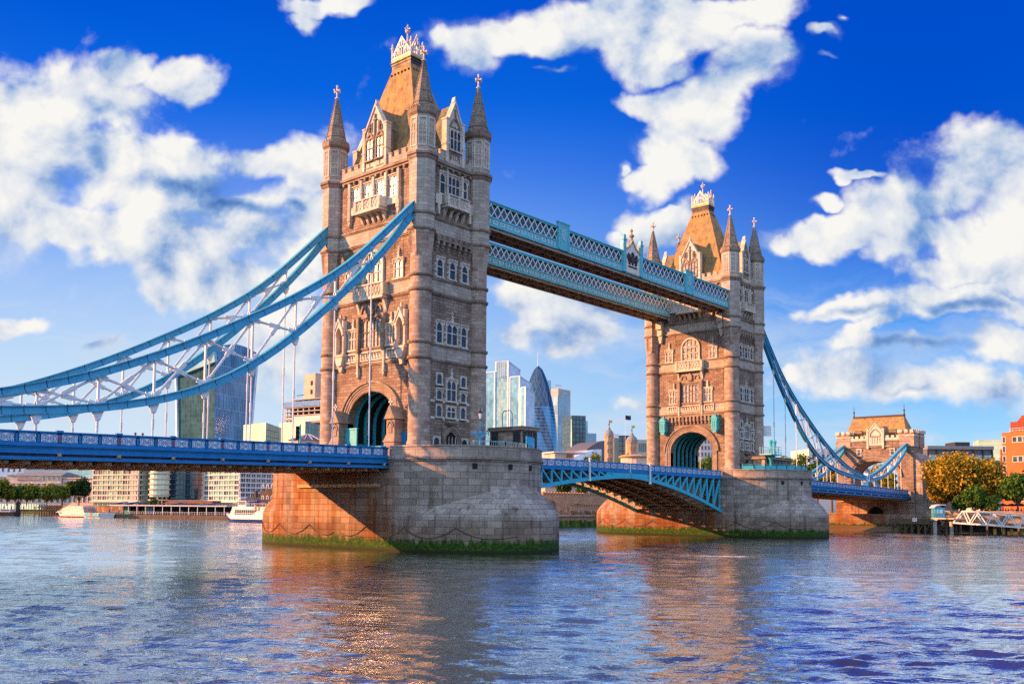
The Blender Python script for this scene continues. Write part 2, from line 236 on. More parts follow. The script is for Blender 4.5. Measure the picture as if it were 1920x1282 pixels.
# ------------------------------------------------------------------ mesh builder
Z = Vector((0, 0, 1))
def frame(o, t, n):
    o, t, n = Vector(o), Vector(t), Vector(n)
    return lambda a, b, c: (o.x+t.x*a+n.x*b, o.y+t.y*a+n.y*b, o.z+c)
IDF = lambda a, b, c: (a, b, c)
class MB:
    def __init__(s, F=IDF): s.v = []; s.f = []; s.u = []; s.F = F
    def add(s, pts, faces, uvs=None):
        o = len(s.v); s.v += [s.F(*p) for p in pts]
        for i, q in enumerate(faces): s.f.append([k+o for k in q]); s.u.append(uvs[i] if uvs else None)
        return s
    def face(s, *pts): return s.add(pts, [list(range(len(pts)))])
    def box(s, a0, a1, b0, b1, c0, c1):
        return s.add([(a0, b0, c0), (a1, b0, c0), (a1, b1, c0), (a0, b1, c0), (a0, b0, c1), (a1, b0, c1), (a1, b1, c1), (a0, b1, c1)],
                     [(3, 2, 1, 0), (4, 5, 6, 7), (0, 1, 5, 4), (1, 2, 6, 5), (2, 3, 7, 6), (3, 0, 4, 7)])
    def taper(s, r0, c0, r1, c1):          # frustum between two rectangles (a0,a1,b0,b1)
        p = [(r0[0], r0[2], c0), (r0[1], r0[2], c0), (r0[1], r0[3], c0), (r0[0], r0[3], c0), (r1[0], r1[2], c1), (r1[1], r1[2], c1), (r1[1], r1[3], c1), (r1[0], r1[3], c1)]
        return s.add(p, [(3, 2, 1, 0), (4, 5, 6, 7), (0, 1, 5, 4), (1, 2, 6, 5), (2, 3, 7, 6), (3, 0, 4, 7)])
    def prism(s, pts, b0, b1):             # polygon in (a, c) given depth b0..b1
        n = len(pts)
        return s.add([(a, b0, c) for a, c in pts]+[(a, b1, c) for a, c in pts], [list(range(n))[::-1], list(range(n, 2*n))]+[(i, (i+1) % n, (i+1) % n+n, i+n) for i in range(n)])
    def prismz(s, pts, c0, c1):            # polygon in (a, b) given height c0..c1
        n = len(pts)
        return s.add([(a, b, c0) for a, b in pts]+[(a, b, c1) for a, b in pts], [list(range(n))[::-1], list(range(n, 2*n))]+[(i, (i+1) % n, (i+1) % n+n, i+n) for i in range(n)])
    def strip(s, outer, inner, b0, b1):    # band between two polylines of (a, c), extruded b0..b1
        n = len(outer)
        P_ = [(a, b0, c) for a, c in outer]+[(a, b0, c) for a, c in inner]+[(a, b1, c) for a, c in outer]+[(a, b1, c) for a, c in inner]
        fs = []
        for i in range(n-1):
            fs += [(i, i+1, n+i+1, n+i), (2*n+i, 3*n+i, 3*n+i+1, 2*n+i+1), (i, 2*n+i, 2*n+i+1, i+1), (n+i, n+i+1, 3*n+i+1, 3*n+i)]
        fs += [(0, n, 3*n, 2*n), (n-1, 3*n-1, 4*n-1, 2*n-1)]
        return s.add(P_, fs)
    def beam(s, p0, p1, w, h, up=(0, 0, 1)):
        p0, p1 = Vector(p0), Vector(p1); d = (p1-p0)
        if d.length < 1e-6: return s
        d.normalize(); up = Vector(up)
        if abs(d.dot(up)) > .99: up = Vector((1, 0, 0))
        x = d.cross(up).normalized()*(w/2); y = x.cross(d).normalized()*(h/2)
        P_ = [tuple(q+i*x+j*y) for q in (p0, p1) for i, j in ((-1, -1), (1, -1), (1, 1), (-1, 1))]
        return s.add(P_, [(3, 2, 1, 0), (4, 5, 6, 7), (0, 1, 5, 4), (1, 2, 6, 5), (2, 3, 7, 6), (3, 0, 4, 7)])
    def tube(s, p0, p1, r0, r1=None, n=8):
        r1 = r0 if r1 is None else r1
        p0, p1 = Vector(p0), Vector(p1); d = (p1-p0).normalized()
        up = Vector((0, 0, 1)) if abs(d.z) < .9 else Vector((1, 0, 0))
        x = d.cross(up).normalized(); y = x.cross(d)
        P_ = [tuple(q+r*(cos(2*pi*i/n)*x+sin(2*pi*i/n)*y)) for q, r in ((p0, r0), (p1, r1)) for i in range(n)]
        return s.add(P_, [list(range(n))[::-1], list(range(n, 2*n))]+[(i, (i+1) % n, (i+1) % n+n, i+n) for i in range(n)])
    def lathe(s, cx, cy, prof, n=24, ph=0.0, cap=True, a0=0, a1=2*pi):
        full = a1-a0 > 6.28; k = n if full else n+1
        P_ = []; fs = []; us = []
        for r, z in prof: P_ += [(cx+r*cos(a0+ph+(a1-a0)*i/n), cy+r*sin(a0+ph+(a1-a0)*i/n), z) for i in range(k)]
        R_ = max(r for r, z in prof)*.9; v = 0
        for j in range(len(prof)-1):
            dv = hypot(prof[j+1][0]-prof[j][0], prof[j+1][1]-prof[j][1])
            v0, v1 = prof[j][1], prof[j+1][1]
            if abs(v1-v0) < .01: v1 = v0+dv
            for i in range(n):
                i2 = (i+1) % k
                fs.append((j*k+i, j*k+i2, (j+1)*k+i2, (j+1)*k+i))
                u0, u1 = R_*(a1-a0)*i/n, R_*(a1-a0)*(i+1)/n
                us.append(((u0, v0), (u1, v0), (u1, v1), (u0, v1)))
        s.add(P_, fs, us)
        if cap and full:
            for j in (0, len(prof)-1):
                if prof[j][0] > 1e-3:
                    q = P_[j*k:(j+1)*k]; s.add(q, [list(range(n))])
        return s
    def build(s, name, mat, parent=None, smooth=False, recalc=True):
        org = Vector((0, 0, 0)); q = parent
        while q is not None: org = org+q.location; q = q.parent
        me = bpy.data.meshes.new(name)
        me.from_pydata([(x-org.x, y-org.y, z-org.z) for x, y, z in s.v], [], s.f)
        me.update()
        if recalc and len(s.f) < 60000:
            bm = bmesh.new(); bm.from_mesh(me); bmesh.ops.recalc_face_normals(bm, faces=bm.faces); bm.to_mesh(me); bm.free(); me.update()
        uvl = me.uv_layers.new(name='UVMap'); data = [0.0]*(2*len(me.loops))
        vs = s.v
        for p_ in me.polygons:
            cu = s.u[p_.index] if p_.index < len(s.u) else None
            if cu is not None:
                look = {vi: c for vi, c in zip(s.f[p_.index], cu)}
                for li in p_.loop_indices:
                    c = look.get(me.loops[li].vertex_index, cu[0]); data[2*li], data[2*li+1] = c
            else:
                nn = p_.normal; az = abs(nn.z)
                if az < .8:
                    L = hypot(nn.x, nn.y); tx, ty = -nn.y/L, nn.x/L
                    if tx+ty*1.01 < 0: tx, ty = -tx, -ty
                    k = 1/max(.3, sqrt(1-az*az))
                    for li in p_.loop_indices:
                        x, y, z = vs[me.loops[li].vertex_index]; data[2*li] = x*tx+y*ty; data[2*li+1] = z*k
                else:
                    for li in p_.loop_indices:
                        x, y, z = vs[me.loops[li].vertex_index]; data[2*li] = x; data[2*li+1] = y
        uvl.data.foreach_set('uv', data)
        me.materials.append(M[mat] if isinstance(mat, str) else mat)
        if smooth: me.polygons.foreach_set('use_smooth', [True]*len(me.polygons))
        o = bpy.data.objects.new(name, me); COL.objects.link(o)
        if parent is not None: o.parent = parent
        return o
def tag(o, label=None, cat=None, group=None, kind=None):
    if label: o['label'] = label
    if cat: o['category'] = cat
    if group: o['group'] = group
    if kind: o['kind'] = kind
    return o
def thing(name, label, cat, loc, group=None):
    o = bpy.data.objects.new(name, None); COL.objects.link(o); o.location = loc; o.empty_display_size = .5
    return tag(o, label, cat, group)
def kids(o): return [c for c in bpy.data.objects if c.parent == o]
def copy_tree(root, loc, label, skip=()):
    allc = {}
    for c in bpy.data.objects:
        if c.parent: allc.setdefault(c.parent.name, []).append(c)
    def rec(o, par):
        c = o.copy(); COL.objects.link(c)
        if par is not None: c.parent = par
        for ch in allc.get(o.name, []):
            if ch.name.split('.')[0] not in skip: rec(ch, c)
        return c
    c = rec(root, None); c.location = loc; c['label'] = label
    return c
def arc(uc, zc, rx, rz, n=16, a0=pi, a1=0.0):
    return [(uc+rx*cos(a0+(a1-a0)*i/n), zc+rz*sin(a0+(a1-a0)*i/n)) for i in range(n+1)]
def ogive(uc, zs, hw, rise, n=6):
    l = [(uc-hw+hw*(1-cos(pi/2*i/n)) if False else uc-hw*cos(pi/2*i/n)**.8, zs+rise*(i/n)**.85) for i in range(n+1)]
    return l+[(2*uc-a, c) for a, c in l[::-1][1:]]

# ------------------------------------------------------------------ river
import numpy as np
def make_water():
    rng = np.random.default_rng(7)
    radii = [9.0]
    while radii[-1] < 7000: radii.append(radii[-1]*1.0065 if radii[-1] < 450 else radii[-1]*1.06)
    radii = np.array(radii)
    az = np.concatenate([np.arange(8, 90, .14), np.arange(90, 368, 3.0)]); az = np.radians(az)
    R, A = np.meshgrid(radii, az, indexing='ij'); nr, na = R.shape
    x = CAM.x+R*np.sin(A); y = CAM.y+R*np.cos(A); z = np.zeros_like(x)
    cell = R*.0065
    for _ in range(110):
        lam = 10**rng.uniform(math.log10(.40), math.log10(2.6)); th = math.radians(rng.normal(221, 30)); k = 2*pi/lam
        amp = .0098*lam**.62*rng.uniform(.5, 1.3); ph = rng.uniform(0, 2*pi)
        wgt = np.clip((lam/cell-2.5)/2.5, 0, 1)
        arg = k*(x*math.cos(th)+y*math.sin(th))+ph+.9*np.sin(x*.05+y*.031+ph)
        z += amp*wgt*(2*(((np.sin(arg)+1)/2)**2.2)-.75)
    for _ in range(40):
        lam = rng.uniform(3.0, 10.0); th = math.radians(rng.normal(221, 26)); k = 2*pi/lam; arg = k*(x*math.cos(th)+y*math.sin(th))+rng.uniform(0, 2*pi)+.7*np.sin(x*.04+y*.05)
        z += .0027*lam**.9*np.clip((lam/cell-2.5)/2.5, 0, 1)*np.sin(arg)
    patch = .65+.5*np.sin(x*.021+1.3)*np.sin(y*.027+.4)+.25*np.sin(x*.06-y*.04)
    z *= np.clip(patch, .3, 1.3)
    v = np.stack([x, y, z], -1).reshape(-1, 3)
    i = np.arange(nr-1)[:, None]*na; j = np.arange(na)[None, :]; j2 = (j+1) % na
    q = np.stack([i+j, i+j2, i+na+j2, i+na+j], -1).reshape(-1, 4)
    cen = len(v); v = np.vstack([v, [[CAM.x, CAM.y, 0]]])
    me = bpy.data.meshes.new('river'); nq, nt = len(q), na
    me.vertices.add(len(v)); me.vertices.foreach_set('co', v.astype(np.float32).ravel())
    tri = np.stack([np.full(na, cen), (np.arange(na)+1) % na, np.arange(na)], -1)
    me.loops.add(nq*4+nt*3); me.loops.foreach_set('vertex_index', np.concatenate([q.ravel(), tri.ravel()]).astype(np.int32))
    me.polygons.add(nq+nt); me.polygons.foreach_set('loop_start', np.concatenate([np.arange(nq)*4, nq*4+np.arange(nt)*3]).astype(np.int32))
    me.polygons.foreach_set('use_smooth', np.ones(nq+nt, dtype=bool))
    me.update(calc_edges=True); me.validate()
    o = bpy.data.objects.new('river', me); COL.objects.link(o); o['kind'] = 'structure'
    mt = bpy.data.materials.new('river_water'); mt.use_nodes = True; n = NT(mt.node_tree); pos = objpos(n)
    n.n.remove(n.n['Principled BSDF'])
    mud = n.mix(n.rng(n.noise(pos, .03, 4, .6).outputs[0], .35, .65), (.036, .036, .024), (.062, .052, .032))
    wp = n.add('ShaderNodeVectorRotate', {'Vector': pos, 'Angle': radians(46)}, rotation_type='Z_AXIS').outputs[0]
    w0 = n.noise(n.vm('MULTIPLY', wp, (.6, 1.5, 1)), .30, 5, .6, .5).outputs[0]
    w1 = n.noise(n.vm('MULTIPLY', wp, (.55, 1.5, 1)), 1.1, 4, .58, .4).outputs[0]; w2 = n.noise(n.vm('MULTIPLY', wp, (.6, 1.4, 1)), 4.0, 2, .5, .3).outputs[0]
    h = n.m('ADD', n.m('MULTIPLY', w0, .34), n.m('ADD', n.m('MULTIPLY', w1, .36), n.m('MULTIPLY', w2, .075)))
    calm = n.rng(n.noise(pos, .035, 3, .6).outputs[0], .35, .65, .55, 1.0)
    nb = n.add('ShaderNodeBump', {'Height': h, 'Strength': n.m('MULTIPLY', calm, .34), 'Distance': 1.0}).outputs[0]
    fr_ = n.add('ShaderNodeFresnel', {'IOR': 1.36, 'Normal': nb}).outputs[0]
    f = n.m('MULTIPLY_ADD', fr_, 3.7, .0, clamp=True)
    df = n.add('ShaderNodeBsdfDiffuse', {'Color': mud, 'Normal': nb}); gl = n.add('ShaderNodeBsdfGlossy', {'Color': (.87, .95, .98, 1), 'Roughness': .075, 'Normal': nb})
    mx = n.add('ShaderNodeMixShader', {0: f, 1: df.outputs[0], 2: gl.outputs[0]})
    fm = None                                        # broken white water below the far pier
    for cx, cy, ra, rb in ((9.5, -41.3, 10.0, 4.6), (6.2, -30.4, 6.0, 2.6)):
        q = n.add('ShaderNodeVectorRotate', {'Vector': n.vm('SUBTRACT', pos, (cx, cy, 0)), 'Angle': radians(46)}, rotation_type='Z_AXIS').outputs[0]
        g = n.m('SUBTRACT', 1.0, n.vm('LENGTH', n.vm('MULTIPLY', q, (1/ra, 1/rb, 0)))); fm = g if fm is None else n.m('MAXIMUM', fm, g)
    fm = n.rng(n.m('ADD', n.m('MULTIPLY', fm, .42), n.noise(n.vm('MULTIPLY', wp, (.5, 1.2, 1)), 1.3, 6, .75).outputs[0]), .70, .86)
    fo = n.add('ShaderNodeBsdfDiffuse', {'Color': (.80, .80, .80, 1), 'Normal': nb}); m2 = n.add('ShaderNodeMixShader', {0: n.m('MULTIPLY', fm, .85), 1: mx.outputs[0], 2: fo.outputs[0]})
    n.l.new(m2.outputs[0], n.n['Material Output'].inputs[0])
    me.materials.append(mt)
    return o
make_water()

# ------------------------------------------------------------------ the two towers of the bridge
HX, HY, D = 5.14, 8.73, 82.3
Z0 = 11.3
def window(F, parent, uc, w, z0, z1, lights=1, transom=True, trim='trim', quoin=False, hood=True, head='ogive', d0=0.0, finial=False, sub=None):
    m = MB(F); u0, u1 = uc-w/2, uc+w/2; t = .17; dp = d0+.20
    m.box(u0-t, u0, d0, dp, z0-.05, z1+t); m.box(u1, u1+t, d0, dp, z0-.05, z1+t); m.box(u0, u1, d0, dp, z1, z1+t)
    m.box(u0-t-.08, u1+t+.08, d0, dp+.12, z0-.25, z0-.05)
    lw = w/lights
    for i in range(1, lights): m.box(u0+i*lw-.055, u0+i*lw+.055, d0+.05, dp-.03, z0, z1)
    if transom: zt = z0+(z1-z0)*.55; m.box(u0, u1, d0+.05, dp-.04, zt-.06, zt+.06)
    hh = min(lw*.75, (z1-z0)*.3)
    for i in range(lights):
        a, b = u0+i*lw, u0+(i+1)*lw; c = (a+b)/2
        for sgn, e in ((1, a), (-1, b)):
            m.prism([(e, z1), (e, z1-hh), (e+sgn*lw*.12, z1-hh*.45), (c, z1-.02), (c, z1)], d0+.06, dp-.05)
    if hood:
        m.box(u0-t-.12, u1+t+.12, d0, dp+.14, z1+t, z1+t+.14); m.box(u0-t-.12, u0-t, d0, dp+.1, z1-.35, z1+t); m.box(u1+t, u1+t+.12, d0, dp+.1, z1-.35, z1+t)
    if quoin:
        k = 0; z = z0
        while z < z1-.2:
            if k % 2 == 0: m.box(u0-t-.16, u0-t, d0, d0+.06, z, z+.3); m.box(u1+t, u1+t+.16, d0, d0+.06, z, z+.3)
            k += 1; z += .33
    if finial:
        zf = z1+t+.14; m.prism([(uc-.25, zf), (uc+.25, zf), (uc+.10, zf+.55), (uc-.10, zf+.55)], d0, d0+.25); m.box(uc-.22, uc+.22, d0+.02, d0+.3, zf+.55, zf+.72); m.box(uc-.09, uc+.09, d0+.05, d0+.22, zf+.72, zf+1.35); m.box(uc-.2, uc+.2, d0+.05, d0+.22, zf+.98, zf+1.12)
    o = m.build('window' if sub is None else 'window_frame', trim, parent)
    p_ = MB(F).face((u0, d0+.04, z0), (u1, d0+.04, z0), (u1, d0+.04, z1), (u0, d0+.04, z1)).build('pane', 'wpane_refl' if F is FS else 'wpane', o if sub is None else parent, recalc=False)
    return o
def arched_window(F, parent, uc, w, z0, zs, rise, lights, trim='trim', d0=0.0):
    m = MB(F); hw = w/2; dp = d0+.22
    oo = [(uc-hw-.3, z0)]+arc(uc, zs, hw+.3, rise+.3)+[(uc+hw+.3, z0)]; ii = [(uc-hw, z0)]+arc(uc, zs, hw, rise)+[(uc+hw, z0)]
    m.strip(oo, ii, d0, dp+.08); m.box(uc-hw-.4, uc+hw+.4, d0, dp+.15, z0-.25, z0-.02)
    lw = w/lights
    for i in range(1, lights):
        x = -hw+i*lw; zt = zs+rise*sqrt(max(0, 1-(x/hw)**2)); m.box(uc+x-.06, uc+x+.06, d0+.05, dp-.02, z0, zt)
    for zt in (z0+(zs-z0)*.55, zs): m.box(uc-hw, uc+hw, d0+.05, dp-.04, zt-.06, zt+.06)
    for i in range(lights):
        c = uc-hw+(i+.5)*lw; m.strip(arc(c, zs-.05, lw/2-.03, lw*.55, 8), arc(c, zs-.05, lw/2-.14, lw*.40, 8), d0+.05, dp-.05)
    o = m.build('window', trim, parent)
    MB(F).add([(a, d0+.04, c) for a, c in ii], [list(range(len(ii)))]).build('pane', 'wpane_refl', o, recalc=False)
    return o
def balcony(F, parent, uc, hw, d, z0, z1, zb, trim='trim', panels=2, corbels=4):
    m = MB(F)
    m.box(uc-hw, uc+hw, 0, d, z0-.28, z0); m.box(uc-hw-.08, uc+hw+.08, 0, d+.1, z0-.42, z0-.28)
    m.box(uc-hw-.05, uc+hw+.05, d-.30, d+.06, z1-.16, z1)
    for e in (-1, 1): m.box(uc+e*hw-.06 if e < 0 else uc+hw-.3, uc-hw+.3 if e < 0 else uc+hw+.06, -.02, d+.04, z1-.16, z1)
    for i in range(panels+1):
        x = uc-hw+.16+(2*hw-.32)*i/panels; m.box(x-.16, x+.16, d-.26, d+.02, z0, z1-.16)
    for i in range(panels):
        xa = uc-hw+.32+(2*hw-.32)*i/panels; xb = xa+(2*hw-.32)/panels-.32
        m.box(xa, xb, d-.2, d-.14, z0, z1-.16)
        n = max(2, int((xb-xa)/.5))
        for k in range(n):
            a, b = xa+(xb-xa)*k/n, xa+(xb-xa)*(k+1)/n
            for (p, q) in (((a, z0+.04), (b, z1-.2)), ((a, z1-.2), (b, z0+.04))):
                nx, nz_ = q[1]-p[1], -(q[0]-p[0]); L = hypot(nx, nz_); nx, nz_ = nx/L*.05, nz_/L*.05
                m.prism([(p[0]-nx, p[1]-nz_), (q[0]-nx, q[1]-nz_), (q[0]+nx, q[1]+nz_), (p[0]+nx, p[1]+nz_)], d-.14, d-.06)
    for e in (-1, 1): m.box(uc+e*hw-.12, uc+e*hw+.12, 0, d, z0, z1-.16)
    for i in range(corbels):                       # curved brackets below
        x = uc-hw+.3+(2*hw-.6)*i/(corbels-1)
        pts = [(0, zb), (d*.18, zb+(z0-zb)*.15), (d*.35, zb+(z0-zb)*.45), (d*.62, zb+(z0-zb)*.72), (d*.95, z0-.5), (d*.95, z0-.42), (0, z0-.42)]
        m.add([(x-.19, b, c) for b, c in pts]+[(x+.19, b, c) for b, c in pts], [list(range(7))[::-1], list(range(7, 14))]+[(k, (k+1) % 7, (k+1) % 7+7, k+7) for k in range(7)])
    return m.build('balcony', trim, parent)
def cross_finial(m, x, y, z, s=1.0):
    m.lathe(x, y, [(.16*s, z), (.15*s, z+.25*s), (.30*s, z+.32*s), (.30*s, z+.45*s), (.13*s, z+.55*s), (.11*s, z+1.0*s)], 10)
    m.box(x-.09*s, x+.09*s, y-.09*s, y+.09*s, z+1.0*s, z+2.28*s); m.box(x-.13*s, x+.13*s, y-.13*s, y+.13*s, z+2.1*s, z+2.24*s)
    for ax in (0, 1):
        f_ = (lambda p, q, r: (x+p, y+q, z+r)) if ax else (lambda p, q, r: (x+q, y+p, z+r)); o_ = m.F; m.F = lambda p, q, r, g=f_: g(p, q, r)
        m.box(-.52*s, .52*s, -.075*s, .075*s, 1.36*s, 1.52*s)
        for e in (-1, 1): m.box(e*.5*s-.06*s, e*.5*s+.06*s, -.10*s, .10*s, 1.30*s, 1.58*s)
        m.F = o_
WX, WY = HX+.30, HY+.30                         # wall planes
FS = frame((-WX, 0, 0), (0, 1, 0), (-1, 0, 0))  # south face: a = y, b = outwards
FE = frame((0, -WY, 0), (1, 0, 0), (0, -1, 0))  # east face: a = x
FN = frame((WX, 0, 0), (0, -1, 0), (1, 0, 0)); FW = frame((0, WY, 0), (-1, 0, 0), (0, 1, 0))
R_LO, R_OC, C8 = 1.36, 1.62, cos(pi/8)
def make_tower():
    T = thing('bridge_tower', 'x', 'tower', (0, 0, Z0))
    # ---- walls (hollow; arched openings through the south and north walls)
    m = MB(FS)
    for F, hw in ((FS, HY-.4), (FN, HY-.4)):
        m.F = F
        am = arc(0, 16.2, 4.6, 4.0, 20)
        m.prism([(-hw, Z0), (-4.6, Z0)]+am+[(4.6, Z0), (hw, Z0), (hw, 22.9), (-hw, 22.9)], -.9, 0)
        m.box(-hw, hw, -.9, 0, 22.9, 49.6)
    for F in (FE, FW): m.F = F; m.box(-HX+.4, HX-.4, -.9, 0, Z0, 49.6)
    m.build('wall', 'rock', T)
    m = MB()                                    # smooth bands between the paired string courses
    for za, zb in ((23.95, 25.55), (32.5, 34.0), (40.15, 41.8)):
        for F, hw in ((FS, HY-.6), (FN, HY-.6), (FE, HX-.6), (FW, HX-.6)): m.F = F; m.box(-hw, hw, 0, .05, za, zb)
    m.build('ashlar_band', 'ashlar', T)
    for zc in (23.75, 25.7, 32.3, 34.15, 39.95, 41.95):
        m = MB()
        for F, hw in ((FS, HY-.9), (FN, HY-.9), (FE, HX-.9), (FW, HX-.9)):
            m.F = F; m.box(-hw, hw, 0, .26, zc, zc+.2); m.box(-hw, hw, 0, .15, zc-.16, zc)
        for sx in (-1, 1):
            for sy in (-1, 1):
                m.F = IDF
                if zc < 38: m.lathe(sx*HX, sy*HY, [(R_LO-.05, zc-.25), (R_LO+.14, zc-.15), (R_LO+.25, zc), (R_LO+.25, zc+.18), (R_LO-.05, zc+.34)], 28, cap=False)
                else: m.lathe(sx*HX, sy*HY, [((R_OC-.05)/C8, zc-.3), ((R_OC+.2)/C8, zc-.05), ((R_OC+.2)/C8, zc+.15), ((R_OC-.05)/C8, zc+.32)], 8, pi/8, cap=False)
        m.build('string_course', 'mould', T)
    # ---- corner turrets
    for sx in (-1, 1):
        for sy in (-1, 1):
            x, y = sx*HX, sy*HY
            m = MB(); m.lathe(x, y, [(1.62, Z0), (1.62, 12.3), (1.5, 12.6), (1.5, 13.2), (R_LO+.02, 13.5), (R_LO, 36.4)], 32, cap=False)
            tur = m.build('corner_turret', 'ashlar_pink', T, smooth=True)
            # broached change from round to octagon
            m = MB(); n = 32; rings = []
            for z, rc, rm in ((36.4, R_LO, R_LO), (37.2, 1.50, R_LO), (38.4, 1.64, R_LO+.02), (39.3, 1.74, 1.45), (39.75, R_OC/C8, R_OC)):
                ring = []
                for i in range(n):
                    a = pi/8+2*pi*i/n; k = i % 4
                    r = {0: rc, 1: (rm+.12*(rc-rm)), 2: rm, 3: (rm+.12*(rc-rm))}[k]
                    if z > 39.7: r = R_OC/cos(((a+pi/8) % (pi/4))-pi/8)
                    ring.append((x+r*cos(a), y+r*sin(a), z))
                rings.append(ring)
            for j in range(len(rings)-1):
                for i in range(n):
                    u0 = i*.3; m.add([rings[j][i], rings[j][(i+1) % n], rings[j+1][(i+1) % n], rings[j+1][i]], [(0, 1, 2, 3)], [((u0, rings[j][0][2]), (u0+.3, rings[j][0][2]), (u0+.3, rings[j+1][0][2]), (u0, rings[j+1][0][2]))])
            m.build('broach', 'ashlar_pink', tur)
            m = MB(); rr = R_OC/C8
            m.lathe(x, y, [(rr, 39.75), (rr, 49.0)], 8, pi/8, cap=False)
            r2 = 1.55/C8; m.lathe(x, y, [(r2, 49.9), (r2, 54.7)], 8, pi/8, cap=False)
            m.build('octagon_shaft', 'ashlar', tur)
            m = MB()                                         # sunk tracery panels on the top stage, cornice ring, battlement
            for k in range(8):
                a = k*pi/4; F = frame((x+1.55*cos(a), y+1.55*sin(a), 0), (-sin(a), cos(a), 0), (cos(a), sin(a), 0)); m.F = F
                m.box(-.56, -.42, 0, .07, 50.4, 54.2); m.box(.42, .56, 0, .07, 50.4, 54.2); m.box(-.42, .42, 0, .07, 54.0, 54.2); m.box(-.42, .42, 0, .07, 50.4, 50.6); m.box(-.04, .04, 0, .06, 50.6, 53.2); m.box(-.42, .42, 0, .06, 52.2, 52.32)
                m.strip(arc(-.22, 53.1, .2, .4, 6), arc(-.22, 53.1, .12, .28, 6), 0, .06); m.strip(arc(.22, 53.1, .2, .4, 6), arc(.22, 53.1, .12, .28, 6), 0, .06)
            m.build('tracery_panel', 'trim', tur)
            m = MB(); m.lathe(x, y, [(1.58/C8, 54.5), (1.78/C8, 54.8), (1.82/C8, 55.1), (1.82/C8, 55.35), (1.6/C8, 55.35)], 8, pi/8, cap=False)
            for k in range(24):
                a = 2*pi*k/24; F = frame((x+1.72*cos(a), y+1.72*sin(a), 0), (-sin(a), cos(a), 0), (cos(a), sin(a), 0)); m.F = F; m.box(-.13, .13, -.1, .1, 55.3, 55.62)
            m.build('battlement_ring', 'mould', tur)
            m = MB(); m.lathe(x, y, [(1.60, 55.35), (1.36, 56.3), (1.02, 57.9), (.66, 59.7), (.30, 61.4), (.18, 61.9)], 8, pi/8)
            for k in range(8):
                a = pi/8+k*pi/4; pf_ = [(1.60, 55.35), (1.36, 56.3), (1.02, 57.9), (.66, 59.7), (.30, 61.4), (.18, 61.9)]
                for (ra, za), (rb, zb) in zip(pf_, pf_[1:]): m.beam((x+ra*cos(a), y+ra*sin(a), za), (x+rb*cos(a), y+rb*sin(a), zb), .11, .11)
            for r, z in ((1.37, 56.3), (1.03, 57.9), (.67, 59.7)): m.lathe(x, y, [(r-.02, z-.08), (r+.07, z-.03), (r+.07, z+.05), (r-.04, z+.1)], 8, pi/8, cap=False)
            m.build('spire', 'spire', tur)
            m = MB(); cross_finial(m, x, y, 61.7); m.build('finial_cross', 'trim', tur)
    # ---- cornice and battlemented parapet
    m = MB()
    for F, hw in ((FS, HY-1.3), (FN, HY-1.3), (FE, HX-1.3), (FW, HX-1.3)):
        m.F = F; m.box(-hw, hw, 0, .28, 49.0, 49.3); m.box(-hw, hw, -.3, .46, 49.3, 49.62); m.box(-hw, hw, -.3, .3, 49.62, 49.78)
        k = -hw+.4
        while k < hw-.3: m.box(k-.16, k+.16, 0, .34, 48.68, 49.0); k += 1.1
    m.F = IDF
    for sx in (-1, 1):
        for sy in (-1, 1): m.lathe(sx*HX, sy*HY, [((R_OC-.03)/C8, 48.75), ((R_OC+.12)/C8, 49.0), ((R_OC+.18)/C8, 49.25), ((R_OC+.34)/C8, 49.35), ((R_OC+.34)/C8, 49.65), (1.5/C8, 49.95)], 8, pi/8, cap=False)
    m.build('cornice', 'mould', T)
    m = MB()
    for F, hw in ((FS, HY-1.4), (FN, HY-1.4), (FE, HX-1.4), (FW, HX-1.4)):
        m.F = F; m.box(-hw, hw, -.25, .1, 49.78, 50.65); k = -hw
        while k < hw-.4: m.box(k, min(hw, k+.78), -.25, .1, 50.65, 51.2); m.box(k-.04, min(hw, k+.82), -.3, .16, 51.2, 51.32); k += 1.35
    m.build('parapet', 'ashlar', T)
    # ---- roof
    m = MB(); lv = [((4.5, 7.1), 50.0), ((3.55, 5.65), 54.0), ((2.60, 4.20), 58.6), ((1.72, 2.85), 62.6), ((1.06, 1.85), 65.5)]
    for (a, za), (b, zb) in zip(lv, lv[1:]): m.taper((-a[0], a[0], -a[1], a[1]), za, (-b[0], b[0], -b[1], b[1]), zb)
    rf = m.build('roof', 'slate', T)
    m = MB(); m.box(-1.08, 1.08, -1.87, 1.87, 65.5, 66.0); m.box(-1.16, 1.16, -1.95, 1.95, 66.0, 66.35); m.box(-1.28, 1.28, -2.06, 2.06, 66.35, 66.5)
    for e in (-1, 1):
        for k in range(6): m.lathe(e*1.30, -1.7+k*.68, [(.01, 64.4), (.15, 64.5), (.15, 64.7), (.01, 64.8)], 6); 
        for k in range(4): m.lathe(-.75+k*.5, e*2.15, [(.01, 64.4), (.15, 64.5), (.15, 64.7), (.01, 64.8)], 6)
    m.build('roof_crown', 'lead', rf)
    m = MB()                                       # white ornamental cresting with gilded base
    for F, hw in ((frame((-1.1, 0, 0), (0, 1, 0), (-1, 0, 0)), 1.8), (frame((1.1, 0, 0), (0, 1, 0), (1, 0, 0)), 1.8), (frame((0, -1.85, 0), (1, 0, 0), (0, -1, 0)), 1.05), (frame((0, 1.85, 0), (1, 0, 0), (0, 1, 0)), 1.05)):
        m.F = F; m.box(-hw, hw, -.05, .05, 66.9, 67.15)
        n = int(hw*2/.42)
        for k in range(n+1):
            u = -hw+2*hw*k/n; hgt = 67.4+2.3*(1-abs(u)/hw)**1.1; m.box(u-.06, u+.06, -.05, .05, 67.1, hgt); m.prism([(u-.2, hgt-.25), (u, hgt-.5), (u+.2, hgt-.25), (u, hgt+.12)], -.04, .04)
